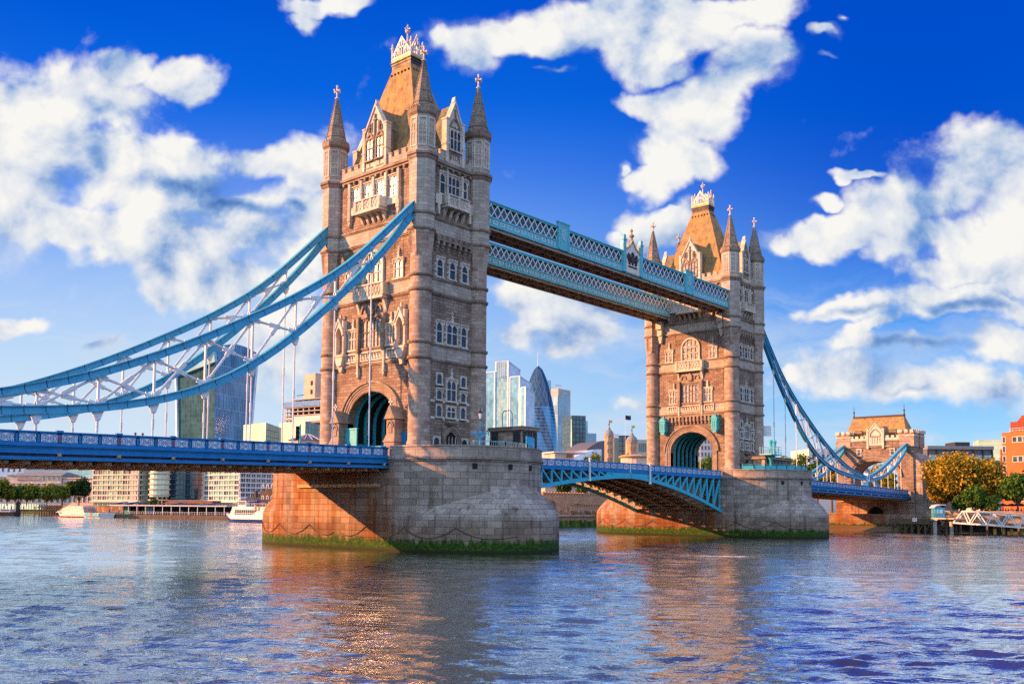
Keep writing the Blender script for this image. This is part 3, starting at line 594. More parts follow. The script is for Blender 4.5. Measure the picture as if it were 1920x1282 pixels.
        m.strip([(-hw, 67.5), (0, 69.9), (hw, 67.5)], [(-hw, 67.25), (0, 69.4), (hw, 67.25)], -.05, .05)
        m.strip(arc(0, 67.4, hw*.55, 1.1, 8), arc(0, 67.4, hw*.42, .85, 8), -.05, .05)
    m.F = IDF
    for sx in (-1, 1):
        for sy in (-1, 1): m.lathe(sx*1.1, sy*1.85, [(.13, 66.5), (.13, 68.4), (.22, 68.5), (.22, 68.65), (.08, 68.8), (.13, 69.0), (.02, 69.3)], 8)
    m.build('cresting', 'cream', rf)
    m = MB(); m.box(-1.16, 1.16, -1.92, 1.92, 66.5, 66.95); m.build('gilded_base', 'gold', rf)
    m = MB(); m.lathe(0, 0, [(.2, 66.6), (.14, 69.2), (.30, 69.4), (.14, 69.6), (.10, 70.6), (.30, 70.75), (.34, 70.9), (.12, 71.05), (.09, 71.5), (.2, 71.6), (.02, 71.95)], 10); m.box(-.05, .05, -.5, .5, 71.15, 71.3); m.box(-.5, .5, -.05, .05, 71.15, 71.3); m.build('roof_finial', 'trim', rf)
    # ---- gable dormers
    for F, uc, hw, zap, two, deep in ((FS, -.1, 2.15, 58.4, True, 5.2), (FE, .15, 1.5, 58.1, False, 5.5), (FN, .1, 2.15, 58.4, True, 5.2), (FW, -.15, 1.5, 58.1, False, 5.5)):
        m = MB(F); ze = 55.0
        m.prism([(uc-hw, 49.8), (uc+hw, 49.8), (uc+hw, ze), (uc, zap), (uc-hw, ze)], -.45, .18)
        for e in (-1, 1):                           # raking coping, flanking buttress and pinnacle
            m.strip([(uc+e*(hw+.12), ze-.1), (uc, zap+.35)], [(uc+e*(hw-.2), ze-.1), (uc, zap-.05)], -.5, .34)
            m.box(uc+e*hw-.22, uc+e*hw+.22, -.5, .36, 49.8, ze+.5); m.box(uc+e*hw-.3, uc+e*hw+.3, -.55, .42, ze+.5, ze+.72)
            m.box(uc+e*hw-.3, uc+e*hw+.3, -.5, .42, 52.2, 52.4)
        m.prism([(uc-.22, zap+.1), (uc+.22, zap+.1), (uc, zap+.9)], -.35, .2)
        dm = m.build('gable_dormer', 'trim', T)
        m = MB(F)                                   # carved tracery above the lights
        if two:
            for c in (uc-1.0, uc+1.0):
                m.strip(ogive(c, 53.5, .85, 1.5), ogive(c, 53.5, .66, 1.1), .18, .36); m.box(c-.06, c+.06, .18, .4, 54.9, 56.2); m.box(c-.22, c+.22, .18, .4, 55.5, 55.68)
            m.box(uc-.07, uc+.07, .18, .42, 53.6, 57.3); m.box(uc-.3, uc+.3, .18, .42, 56.4, 56.6)
            for k in range(5): m.box(uc-1.4+k*.66, uc-1.3+k*.66, .18, .3, 54.9, 55.4+1.6*(1-abs(k-2)/2.2))
            for c in (uc-1.0, uc+1.0): s_ = MB(F); s_.box(c-.7, c+.7, .18, .26, 50.1, 50.25); s_.box(c-.04, c+.04, .18, .26, 50.25, 51.0); s_.build('sill_panel', 'mould', dm)
        else:
            m.strip(ogive(uc, 54.2, 1.05, 2.0), ogive(uc, 54.2, .85, 1.6), .18, .36)
            for k in range(3): m.strip(arc(uc-.5+k*.5, 54.5, .22, .4, 6), arc(uc-.5+k*.5, 54.5, .14, .28, 6), .18, .3)
            m.box(uc-.07, uc+.07, .18, .4, 55.8, 57.2); m.build('tracery', 'mould', dm); m = MB(F); m.strip([(uc-.9, 50.2), (uc-.9, 51.3), (uc+.9, 51.3), (uc+.9, 50.2)], [(uc-.75, 50.3), (uc-.75, 51.15), (uc+.75, 51.15), (uc+.75, 50.3)], .18, .28)
            for k in range(4): m.strip([(uc-.7+k*.36, 50.35), (uc-.52+k*.36, 51.1)], [(uc-.62+k*.36, 50.35), (uc-.44+k*.36, 51.1)], .18, .26)
        m.build('tracery' if two else 'sill_panel', 'mould', dm)
        if F in (FS, FE):
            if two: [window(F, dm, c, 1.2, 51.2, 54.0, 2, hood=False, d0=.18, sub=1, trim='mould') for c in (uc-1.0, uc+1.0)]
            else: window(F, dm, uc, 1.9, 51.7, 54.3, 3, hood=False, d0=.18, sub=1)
        m = MB(F)
        m.add([(uc-hw, -.45, ze), (uc+hw, -.45, ze), (uc, -.45, zap-.1), (uc-hw, -deep, ze), (uc+hw, -deep, ze), (uc, -deep, zap-.1), (uc-hw, -.45, 50), (uc+hw, -.45, 50), (uc-hw, -deep, 50), (uc+hw, -deep, 50)],
              [(0, 2, 5, 3), (1, 4, 5, 2), (0, 3, 8, 6), (1, 7, 9, 4), (3, 5, 4), (0, 1, 2)])
        m.build('dormer_roof', 'slate_grey', dm)
    # ---- windows of the east face
    uc = .12; Q = dict(trim='white', quoin=True)
    for c, w, l in ((uc-2.08, .85, 1), (uc, 2.1, 3), (uc+2.08, .7, 1)): window(FE, T, c, w, 45.5, 48.1, l, trim='trim')
    for c in (uc-1.4, uc+1.4): m = MB(FE); m.box(c-.17, c+.17, 0, .45, 44.2, 48.6); m.box(c-.24, c+.24, 0, .5, 46.6, 46.8); m.build('pilaster', 'trim', T)
    balcony(FE, T, uc, 2.0, 1.15, 44.05, 45.35, 42.4, corbels=4)
    for e in (-1, 1): m = MB(FE); m.box(uc+e*2.9-.55, uc+e*2.9+.55, 0, .4, 43.9, 45.2); m.box(uc+e*2.9-.18, uc+e*2.9+.18, 0, .45, 42.6, 43.9); m.build('side_corbel', 'trim', T)
    m = MB(FE)                                      # corbel table
    m.box(-3.2, 3.4, 0, .32, 39.4, 39.85); m.box(-3.2, 3.4, .1, .6, 39.15, 39.4)
    for k in range(7):
        u = -2.95+k*1.02; m.box(u-.2, u+.2, 0, .62, 38.6, 39.2); m.box(u-.17, u+.17, 0, .42, 38.2, 38.6); m.box(u-.14, u+.14, 0, .25, 37.9, 38.2)
        m.box(u-.26, u+.26, .3, .62, 39.4, 39.8)
    m.build('corbel_table', 'mould', T)
    for k in range(3): window(FE, T, uc-2.35+k*2.3, 1.0, 34.65, 36.85, 1, **Q)
    for k, (c, w, l) in enumerate(((uc-2.3, .95, 1), (uc, 1.9, 2), (uc+2.2, .95, 1))): window(FE, T, c, w, 26.1, 28.7, l, finial=k == 1, **Q)
    window(FE, T, uc, 1.6, 18.85, 21.4, 2, finial=True, **Q); window(FE, T, uc, 1.5, 16.7, 18.0, 2, hood=False, trim='trim')
    for e in (-1, 1):
        window(FE, T, uc+e*2.2, .85, 20.85, 22.1, 1, transom=False, hood=False, trim='white'); window(FE, T, uc+e*2.2, .85, 18.9, 20.0, 1, transom=False, **Q); window(FE, T, uc+e*2.2, .85, 16.7, 18.1, 1, transom=False, hood=False, trim='white')
        window(FE, T, uc+e*2.55, 1.0, 12.5, 14.0, 1, transom=False, hood=False, trim='white')
    for z in (16.32, 18.45):
        for a, b in ((-3.5, uc-2.85), (uc-1.5, uc-1.05), (uc+1.05, uc+1.5), (uc+2.85, 3.6)): MB(FE).box(a, b, 0, .06, z, z+.32).build('white_band', 'white', T)
    m = MB(FE); m.box(uc-.9, uc+.9, 0, .7, 15.9, 16.15); m.box(uc-.7, uc+.7, 0, .5, 15.7, 15.9); m.build('door_hood', 'mould', T)
    m = MB(FE)                                      # pointed doorway in stepped orders
    for k in range(3):
        hw = 1.7-k*.2; ri = 2.1-k*.25
        o_ = [(uc-hw, Z0)]+ogive(uc, 13.5, hw, ri)+[(uc+hw, Z0)]; i_ = [(uc-hw+.19, Z0)]+ogive(uc, 13.5, hw-.19, ri-.24)+[(uc+hw-.19, Z0)]
        m.strip(o_, i_, 0, .5-.13*k)
    dr = m.build('doorway', 'mould', T)
    q = [(uc-1.12, Z0)]+ogive(uc, 13.5, 1.12, 1.4)+[(uc+1.12, Z0)]
    MB(FE).add([(a, .03, c) for a, c in q], [list(range(len(q)))]).build('door_leaf', 'dark', dr, recalc=False)
    m = MB(FE)
    for k in range(4): m.box(uc-.95+k*.6, uc-.87+k*.6, .03, .14, 13.2, 14.2)
    m.box(uc-1.1, uc+1.1, .03, .2, 12.95, 13.2); m.build('door_tracery', 'trim', dr)
    # ---- south face, parts common to both towers
    for c in (-3.85, -1.4, 1.1, 3.5): window(FS, T, c+.1, 1.3, 45.4, 48.0, 2, trim='trim')
    m = MB(FS)
    for c in (-4.95, -2.55, -.08, 2.4, 4.75): m.box(c-.2, c+.2, 0, .5, 44.6, 48.7); m.box(c-.27, c+.27, 0, .55, 46.9, 47.1)
    m.box(-5.3, 5.1, 0, .35, 44.3, 45.1)
    for c in (-4.95, 4.75): m.box(c-.28, c+.28, 0, .5, 43.6, 44.6); m.prism([(c-.25, 43.6), (c+.25, 43.6), (c, 42.7)], 0, .4)
    m.build('pilaster', 'trim', T)
    balcony(FS, T, -.08, 2.45, 1.5, 44.1, 45.55, 42.5, panels=3, corbels=5)
    for e in (-1, 1): window(FS, T, e*4.9-.15, 1.45, 34.5, 36.7, 2, trim='trim', finial=True)
    arched_window(FS, T, -.1, 3.6, 34.5, 36.9, 1.7, 4)
    balcony(FS, T, -.05, 2.9, 1.0, 32.55, 34.2, 30.2, panels=2, corbels=2)
    m = MB(FS)                                      # carved arms over the main window
    m.box(-2.7, 2.6, 0, .2, 30.0, 32.1)
    for k in range(3): m.strip(arc(-1.5+k*1.45, 30.6, .6, .9, 8), arc(-1.5+k*1.45, 30.6, .42, .65, 8), .2, .4)
    m.prism([(-.5, 30.3), (.4, 30.3), (.45, 31.3), (-.05, 31.9), (-.55, 31.3)], .2, .5)
    for e in (-1, 1): m.box(e*2.45-.25-.05, e*2.45+.25-.05, 0, .6, 25.4, 30.2)
    m.build('carved_arms', 'mould', T)
    window(FS, T, -.05, 3.6, 26.05, 29.7, 5, trim='mould')
    for e in (-1, 1): window(FS, T, e*3.75-.05, 1.7, 26.05, 28.5, 3, trim='trim', finial=True)
    m = MB(FS)
    for a, b in ((-5.2, -3.0), (-2.2, 2.1), (2.9, 5.1)):
        m.strip([(a, 24.2), (a, 25.5), (b, 25.5), (b, 24.2), (a, 24.2)], [(a+.2, 24.4), (a+.2, 25.3), (b-.2, 25.3), (b-.2, 24.4), (a+.2, 24.4)], .05, .25)
        n = int((b-a)/.55)
        for k in range(n): m.prism([(a+.25+k*.55, 24.45), (a+.5+k*.55, 25.2), (a+.7+k*.55, 24.6)], .05, .2)
    for c in (-2.6, 2.5): m.box(c-.14, c+.14, 0, .4, 22.6, 25.6); m.box(c-.2, c+.2, 0, .45, 22.6, 22.8); m.prism([(c-.18, 22.6), (c+.18, 22.6), (c, 22.0)], 0, .35)
    m.build('panel_band', 'trim', T)
    # ---- arch orders, tunnel lining and ribs
    m = MB()
    for F in (FS, FN):
        m.F = F
        for k, (ra, rb, za, zb, d) in enumerate(((6.1, 5.72, 5.25, 4.95, .36), (5.72, 5.3, 4.95, 4.65, .20), (5.3, 4.95, 4.65, 4.33, .10), (4.95, 4.6, 4.33, 4.0, .0))):
            o_ = arc(0, 16.35, ra, za, 24); i_ = arc(0, 16.35, rb, zb, 24)
            if k > 0: o_ = [(-ra, Z0)]+o_+[(ra, Z0)]; i_ = [(-rb, Z0)]+i_+[(rb, Z0)]
            m.strip(o_, i_, -.5 if k < 3 else -1.2, d if d else .04)
        m.build('arch_moulding', 'mould', T); m = MB()
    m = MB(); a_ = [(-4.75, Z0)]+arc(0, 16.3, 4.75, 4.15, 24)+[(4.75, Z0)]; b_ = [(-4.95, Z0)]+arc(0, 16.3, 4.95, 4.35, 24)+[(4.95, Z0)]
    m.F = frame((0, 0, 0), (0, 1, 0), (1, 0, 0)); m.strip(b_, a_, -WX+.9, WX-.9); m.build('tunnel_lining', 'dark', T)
    for k in range(6):
        x = -4.0+k*1.6; m = MB(frame((x, 0, 0), (0, 1, 0), (1, 0, 0)))
        m.strip([(-4.75, Z0)]+arc(0, 16.3, 4.75, 4.15, 20)+[(4.75, Z0)], [(-4.45, Z0)]+arc(0, 16.3, 4.45, 3.85, 20)+[(4.45, Z0)], -.17, .17); m.build('tunnel_rib', 'teal', T)
    m = MB()
    for e in (-1, 1): m.box(-4.6, 4.6, e*4.55-.12, e*4.55+.12, Z0, 13.6)
    m.build('tunnel_dado', 'teal', T)
    return T
TN = make_tower()
TF = copy_tree(TN, (D, 0, Z0), 'smaller sunlit bridge tower with turquoise lanterns beside its arch, above the lifting span')
TN['label'] = 'tallest stone bridge tower, blue chains running into its turrets above a dark arch'
for o in (TN, TF): o['group'] = 'gothic towers of the bridge'
# near tower: canopied niches, gabled porches and turquoise gate screens
for e in (-1, 1):
    m = MB(FS); c = e*6.0-.05
    m.prism([(c-.45, 24.0), (c+.45, 24.0), (c+.85, 25.2), (c-.85, 25.2)], 0, .75); m.prism([(c-.2, 23.2), (c+.2, 23.2), (c+.45, 24.0), (c-.45, 24.0)], 0, .45); m.box(c-.95, c+.95, 0, .85, 25.2, 25.5)
    for f in (-1, 1): m.box(c+f*.78-.14, c+f*.78+.14, 0, .7, 25.5, 29.0); m.box(c+f*.82-.1, c+f*.82+.1, .1, .8, 29.0, 30.1)
    m.strip(ogive(c, 28.2, .95, 1.8), ogive(c, 28.0, .62, 1.2), 0, .85); m.prism([(c-1.0, 28.6), (c-.85, 28.5), (c, 30.1), (c+.85, 28.5), (c+1.0, 28.6), (c, 30.5)], 0, .95); m.box(c-.1, c+.1, .3, .6, 30.4, 31.0)
    o = m.build('niche', 'trim', TN)
    MB(FS).box(c-.62, c+.62, 0, .05, 25.5, 28.6).build('niche_back', 'ashlar_pink', o)
    m = MB(FS); c = e*5.45-.05
    m.box(c-.95, c+.95, 0, 1.7, Z0, 13.3); m.box(c-1.05, c+1.05, 0, 1.8, 13.3, 13.5); m.taper((c-1.0, c+1.0, 0, 1.75), 13.5, (c-.75, c+.75, 0, 1.5), 14.3); m.box(c-.75, c+.75, 0, 1.5, 14.3, 16.2)
    m.prism([(c-1.0, 16.2), (c+1.0, 16.2), (c, 17.9)], 0, 1.75)
    m.strip(ogive(c, 15.2, .6, .9), ogive(c, 15.2, .42, .65), 1.5, 1.62); m.prism([(c-.3, 14.5), (c+.3, 14.5), (c+.3, 15.3), (c, 15.7), (c-.3, 15.3)], 1.5, 1.58)
    o = m.build('gabled_porch', 'mould', TN)
    m = MB(FS); m.box(c-.09, c+.09, 1.3, 1.55, 17.8, 18.75); m.box(c-.35, c+.35, 1.3, 1.55, 18.25, 18.45); m.build('porch_cross', 'trim', o)
m = MB(FS)
m.box(2.2, 4.5, .3, .5, Z0, 15.4); m.box(2.1, 4.5, .25, .58, 15.3, 15.5); m.box(-4.5, 2.2, -.6, -.4, Z0, 12.9); m.box(-4.5, 2.2, -.65, -.35, 12.9, 13.05)
for k in range(9): m.box(-4.3+k*.75, -4.2+k*.75, -.4, -.33, Z0, 12.9)
m.build('gate_screen', 'teal', TN)
m = MB(FS); m.box(-7.3, -6.5, .25, .45, Z0, 14.6); m.build('side_gate', 'blue', TN)
FSF = frame((D-WX, 0, 0), (0, 1, 0), (-1, 0, 0))
# far tower: lanterns, corbel table and brackets under the walkways
for e in (-1, 1):
    m = MB(FSF); c = e*5.75
    m.box(c-.62, c+.62, .2, 1.3, 20.4, 22.4); m.prism([(c-.75, 22.4), (c+.75, 22.4), (c+.3, 23.1), (c-.3, 23.1)], .1, 1.4); m.prism([(c-.5, 20.4), (c+.5, 20.4), (c+.3, 19.8), (c-.3, 19.8)], .2, 1.2); m.box(c-.1, c+.1, .4, .8, 23.1, 23.5)
    for k in (-1, 0, 1): m.box(c+k*.4-.12, c+k*.4+.12, 1.3, 1.36, 20.7, 22.1)
    o = m.build('lantern_box', 'teal', TF)
m = MB(FSF)
for k in range(13): u = -5.0+k*.82; m.box(u-.2, u+.2, 0, .5, 22.2, 23.2); m.box(u-.16, u+.16, 0, .3, 21.8, 22.2)
m.box(-5.4, 5.3, 0, .5, 23.2, 23.5)
m.build('corbel_table', 'mould', TF)
m = MB(FSF)
for c in (-7.0, 6.6): m.box(c-.6, c+.6, 0, 1.3, 41.2, 42.8); m.box(c-.5, c+.5, 0, .9, 39.9, 41.2); m.prism([(c-.45, 39.9), (c+.45, 39.9), (c+.2, 38.4), (c-.2, 38.4)], 0, .6)
m.build('walkway_bracket', 'trim', TF)

# ------------------------------------------------------------------ piers
def stad(R, c, E, n=24):                # plan outline: straight flanks, elliptical ends
    return [(R*cos(a), c+E*sin(a)) for a in [pi*i/n for i in range(n+1)]]+[(R*cos(a), -c+E*sin(a)) for a in [pi+pi*i/n for i in range(n+1)]]
def loft(m, rings, close_top=False):    # rings: list of [(x,y,z)...] same length, closed
    n = len(rings[0]); L = [0]
    for i in range(n): a, b = rings[0][i], rings[0][(i+1) % n]; L.append(L[-1]+hypot(a[0]-b[0], a[1]-b[1]))
    v = [0]
    for r0, r1 in zip(rings, rings[1:]):
        v.append(v[-1]+max(hypot(hypot(a[0]-b[0], a[1]-b[1]), a[2]-b[2]) for a, b in zip(r0[::4], r1[::4])))
    base = rings[0][0][2]
    for j in range(len(rings)-1):
        for i in range(n):
            k = (i+1) % n
            m.add([rings[j][i], rings[j][k], rings[j+1][k], rings[j+1][i]], [(0, 1, 2, 3)], [((L[i], base+v[j]), (L[i+1], base+v[j]), (L[i+1], base+v[j+1]), (L[i], base+v[j+1]))])
    if close_top: m.add(rings[-1], [list(range(n))])
def make_pier():
    T = thing('bridge_pier', 'x', 'bridge pier', (0, 0, 0))
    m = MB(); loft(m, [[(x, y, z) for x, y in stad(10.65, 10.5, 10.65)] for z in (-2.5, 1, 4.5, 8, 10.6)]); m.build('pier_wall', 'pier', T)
    m = MB()
    for r, z0, z1 in ((.18, 10.6, 10.75), (.36, 10.78, 11.0), (.22, 11.0, 11.22)):
        loft(m, [[(x, y, z) for x, y in stad(10.65+q, 10.5, 10.65+q)] for q, z in ((0, z0), (r, z0+.02), (r, z1-.02), (0, z1))])
    m.build('band_moulding', 'coping', T)
    m = MB(); m.prismz(stad(10.3, 10.5, 10.3), 11.0, 11.25); m.build('pier_platform', 'asphalt', T)
    for e in (-1, 1):                    # round parapets at both ends; open where the roadway crosses
        arcs = [(10.65*cos(a), e*(10.5+10.65*sin(a))) for a in [pi*i/40 for i in range(41)]]; arcs = [(10.65, e*9.55)]+arcs+[(-10.65, e*9.55)]
        inn = [(x*.955, e*10.5+(y-e*10.5)*.955) for x, y in arcs]
        m = MB(); L = 0
        for i in range(len(arcs)-1):
            a, b, c, d = arcs[i], arcs[i+1], inn[i+1], inn[i]; s = hypot(a[0]-b[0], a[1]-b[1])
            m.add([(*a, 11.2), (*b, 11.2), (*b, 12.3), (*a, 12.3)], [(0, 1, 2, 3)], [((L, 11.2), (L+s, 11.2), (L+s, 12.3), (L, 12.3))])
            m.add([(*d, 11.2), (*c, 11.2), (*c, 12.3), (*d, 12.3)], [(0, 1, 2, 3)], [((L, 11.2), (L+s, 11.2), (L+s, 12.3), (L, 12.3))]); L += s
            o1 = [(a[0]*1.012, e*10.5+(a[1]-e*10.5)*1.012), (b[0]*1.012, e*10.5+(b[1]-e*10.5)*1.012)]
            m.add([(*o1[0], 12.3), (*o1[1], 12.3), (*c, 12.3), (*d, 12.3), (*o1[0], 12.47), (*o1[1], 12.47), (*c, 12.47), (*d, 12.47)], [(4, 5, 6, 7), (0, 1, 5, 4), (2, 3, 7, 6), (0, 3, 2, 1)])
        for q in (0, -1): m.add([(*arcs[q], 11.2), (*inn[q], 11.2), (*inn[q], 12.3), (*arcs[q], 12.3)], [(0, 1, 2, 3)])
        m.build('parapet', 'coping', T)
        # cutwater: pointed base with a humped stone cap leaning on the drum
        hw, c, E = 10.665, 9.6, 15.0; n = 32; rings = []
        base = [(10.62, c-.15)]+[(hw*cos(pi*i/n), c+E*sin(pi*i/n)**.92) for i in range(n+1)]+[(-10.62, c-.15)]; n += 2
        for z in (-2.5, 0, 2.2, 4.2): rings.append([(x, e*y, z) for x, y in base])
        ax, ay, az = 0, 20.4, 8.3
        for k in range(1, 11):
            s = k/10; q = (1-s)
            rings.append([(x*(1-s**1.5)+ax*s**1.5, e*(y*(1-s)+ay*s) if y > ay else e*(y+(ay-y)*s**1.25), 4.2+(az-4.2)*(1-(1-s)**1.45)) for x, y in base])
        m = MB(); L = [0]
        for i in range(n): L.append(L[-1]+hypot(base[i][0]-base[i+1][0], base[i][1]-base[i+1][1]))
        vv = [0]
        for r0, r1 in zip(rings, rings[1:]): vv.append(vv[-1]+(Vector(r0[n//2])-Vector(r1[n//2])).length)
        for j in range(len(rings)-1):
            for i in range(n):
                m.add([rings[j][i], rings[j][i+1], rings[j+1][i+1], rings[j+1][i]], [(0, 1, 2, 3)], [((L[i], vv[j]), (L[i+1], vv[j]), (L[i+1], vv[j+1]), (L[i], vv[j+1]))])
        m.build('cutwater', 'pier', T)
        for sx in (-1, 1):                   # mooring chain hung in swags along the flanks
            m = MB(); pts = []
            for k in range(4):
                for q in range(9):
                    y = (k+q/8)*6.6-1; z = 2.9-1.25*(1-(2*q/8-1)**2)
                    if y > 24 or y < 0: continue
                    if y <= 9.6: x = 10.70
                    else: x = hw*sqrt(max(0, 1-((y-c)/E)**2.15))+.05
                    pts.append((sx*max(x, 10.72 if y < 10.5 else 0), e*y, z))
            for p, q in zip(pts, pts[1:]): m.beam(p, q, .07, .07)
            m.build('mooring_chain', 'iron', T)
    m = MB()
    for a in (-25, -55, -80, -100, -125): t = radians(a); m.F = frame((10.6*cos(t), -10.5+10.6*sin(t), 0), (-sin(t), cos(t), 0), (cos(t), sin(t), 0)); m.box(-.3, .3, 0, .1, 9.7, 10.35)
    m.build('drain_hole', 'dark', T)
    MB().box(-10.95, -10.6, -8.0, 8.0, 7.6, 8.0).build('bearing_ledge', 'bracket', T); MB().box(10.6, 10.95, -8, 8, 6.9, 7.3).build('bearing_ledge', 'bracket', T)
    return T
PN = make_pier(); PF = copy_tree(PN, (D, 0, 0), 'far bridge pier under the sunlit tower, weed along its base')
PN['label'] = 'biggest granite pier, green weed round its foot, carrying the tallest tower and the brown cabin'
PN['group'] = PF['group'] = 'granite piers in the river'

# ------------------------------------------------------------------ side spans
def panel_mesh(w, h, name, parent, loc):
    m = MB(); m.box(-w/2, w/2, -.03, .03, -h/2, h/2); o = m.build(name, 'white_p', parent); return o
def make_panel(parent, w=1.36, h=.66, plain=False):
    m = MB(frame((0, 0, 0), (1, 0, 0), (0, -1, 0))); m.box(-w/2, w/2, 0, .03, -h/2, h/2)
    o = m.build('parapet_panel', 'white_p'); m = MB(frame((0, 0, 0), (1, 0, 0), (0, -1, 0)))
    n = 2
    for k in range(n):
        c = -w/4+k*w/2; r = min(w/4, h/2)*.92
        m.strip(arc(c, 0, r, r, 16, 0, 2*pi), arc(c, 0, r-.04, r-.04, 16, 0, 2*pi), .03, .06)
        for a in (0, pi/2): m.prism([(c+cos(a)*r*.6-sin(a)*.02, sin(a)*r*.6+cos(a)*.02), (c+cos(a)*r*.6+sin(a)*.02, sin(a)*r*.6-cos(a)*.02), (c-cos(a)*r*.6+sin(a)*.02, -sin(a)*r*.6-cos(a)*.02), (c-cos(a)*r*.6-sin(a)*.02, -sin(a)*r*.6+cos(a)*.02)], .03, .055)
    for e in (-1, 1):
        m.prism([(-w/2, e*h/2), (-w/2+.06, e*h/2), (w/2, -e*h/2), (w/2-.06, -e*h/2)], .03, .05)
    t = m.build('tracery', 'blue', o); return o, t
PROTO, PROTO_T = make_panel(None)
def put_panel(parent, x, y, z, sx=1.0, first=[True]):
    if first[0]: o, t = PROTO, PROTO_T; first[0] = False
    else: o = PROTO.copy(); COL.objects.link(o); t = PROTO_T.copy(); COL.objects.link(t); t.parent = o
    o.parent = parent; o.location = Vector((x, y, z))-parent.location; o.scale = (sx, 1, 1)
def rail_z(t, drop=0.0): return 12.30-.0170*(t-10.65)-drop     # t = distance from the tower centre
SPAN = 94.0
def make_span(sgn, x0, drop, label):
    X = lambda t: x0+sgn*t
    T = thing('suspension_span', label, 'bridge deck', (X(50), 0, 9), 'side spans of the bridge')
    def slab(m, y0, y1, za, zb, t0=10.66, t1=SPAN):
        n = 10
        for i in range(n):
            ta, tb = t0+(t1-t0)*i/n, t0+(t1-t0)*(i+1)/n; p = [(X(ta), rail_z(ta, drop)), (X(tb), rail_z(tb, drop))]
            m.add([(p[0][0], y0, p[0][1]+za), (p[1][0], y0, p[1][1]+za), (p[1][0], y1, p[1][1]+za), (p[0][0], y1, p[0][1]+za), (p[0][0], y0, p[0][1]+zb), (p[1][0], y0, p[1][1]+zb), (p[1][0], y1, p[1][1]+zb), (p[0][0], y1, p[0][1]+zb)],
                  [(3, 2, 1, 0), (4, 5, 6, 7), (0, 1, 5, 4), (2, 3, 7, 6)]+([(3, 0, 4, 7)] if i == 0 else [])+([(1, 2, 6, 5)] if i == n-1 else []))
    for e in (-1, 1):
        yo = e*9.4
        def S(m, d0, d1, za, zb): slab(m, min(yo-e*d0, yo-e*d1), max(yo-e*d0, yo-e*d1), za, zb)
        m = MB(); S(m, -.10, .28, -.10, 0); S(m, -.03, .2, -.24, -.10); S(m, -.03, .2, -1.15, -.95); S(m, .14, .2, -.95, -.24)
        k = 0; t = 11.4
        while t < SPAN-1:
            w = .20 if k % 3 else .42
            z = rail_z(t, drop); m.box(X(t)-w/2, X(t)+w/2, min(yo+e*.03, yo-e*.2), max(yo+e*.03, yo-e*.2), z-1.0, z-.1)
            if k % 3 == 0: m.box(X(t)-.3, X(t)+.3, min(yo+e*.1, yo-e*.25), max(yo+e*.1, yo-e*.25), z-.02, z+.12)
            k += 1; t += 1.8
        m.build('parapet', 'blue', T)
        m = MB(); S(m, -.30, .2, -1.32, -1.15); S(m, -.14, .2, -1.45, -1.32); S(m, -.05, .2, -1.88, -1.45); S(m, -.16, .25, -1.95, -1.88); S(m, -.22, .45, -2.5, -2.34); S(m, -.05, .3, -2.34, -2.2)
        m.build('edge_girder', 'blue', T)
        m = MB(); S(m, .12, .3, -2.2, -1.95); m.build('girder_web', 'blue_dk', T)
        if e < 0:
            k = 0; t = 11.4
            while t < SPAN-2:
                for q in (0,):
                    tc = t+.9; put_panel(T, X(tc), yo-.0, rail_z(tc, drop)-.60, 1.0)
                if k % 3 == 0:
                    z = rail_z(t, drop); m = MB(); m.box(X(t)-.1, X(t)+.1, yo-.07, yo-.03, z-.85, z-.42); m.prism([(X(t)-.1, z-.42), (X(t)+.1, z-.42), (X(t), z-.30)], yo-.07, yo-.03); m.build('shield_badge', 'red', T)
                    m = MB(); m.box(X(t)-.16, X(t)+.16, yo-.20, yo+.1, z-2.2, z-1.9); m.lathe(X(t), yo-.2, [(.12, z-2.15), (.12, z-1.95)], 8); m.build('bracket', 'bracket', T)
                k += 1; t += 1.8
    m = MB(); slab(m, -9.2, 9.2, -1.75, -1.5); m.build('roadway', 'asphalt', T)
    m = MB(); slab(m, -9.0, 9.0, -2.1, -1.75); slab(m, -6.2, -5.9, -2.75, -2.1); slab(m, 5.9, 6.2, -2.75, -2.1); slab(m, -.15, .15, -2.75, -2.1)
    t = 12.0
    while t < SPAN: z = rail_z(t, drop); m.box(X(t)-.18, X(t)+.18, -9.0, 9.0, z-2.85, z-2.1); t += 1.8
    m.build('underside', 'under', T)
    return T
SN = make_span(-1, 0, 0, 'long blue bridge deck with red badges on its parapet, ending at the biggest pier')
SF = make_span(1, D, .45, 'blue bridge deck beyond the far pier, ending at the low gatehouse tower')

# ------------------------------------------------------------------ suspension chains
UPC = [(6.0, 43.6), (7.1, 42.5), (9.6, 40.0), (16.2, 33.5), (21, 30.1), (25, 27.5), (34.5, 22.3), (39.7, 19.75), (46.5, 16.9), (54, 14.65), (60, 13.5), (65, 13.05)]
LOC = [(6.0, 42.7), (7.1, 41.3), (9.6, 38.2), (13.2, 34.0), (18.6, 28.75), (23.9, 24.0), (28.9, 20.15), (34.4, 17.1), (40, 15.2), (45.7, 14.05), (51, 13.45), (56.4, 13.0), (60, 12.75), (65, 12.65)]
BK_U = [(65, 13.05), (71, 14.2), (80, 17.2), (88, 20.6), (95.5, 23.2)]; BK_L = [(65, 12.65), (71, 12.7), (80, 14.4), (88, 17.6), (95.5, 22.2)]
def interp(tab, t):
    for (a, za), (b, zb) in zip(tab, tab[1:]):
        if t <= b: return za+(zb-za)*(t-a)/(b-a)
    return tab[-1][1]
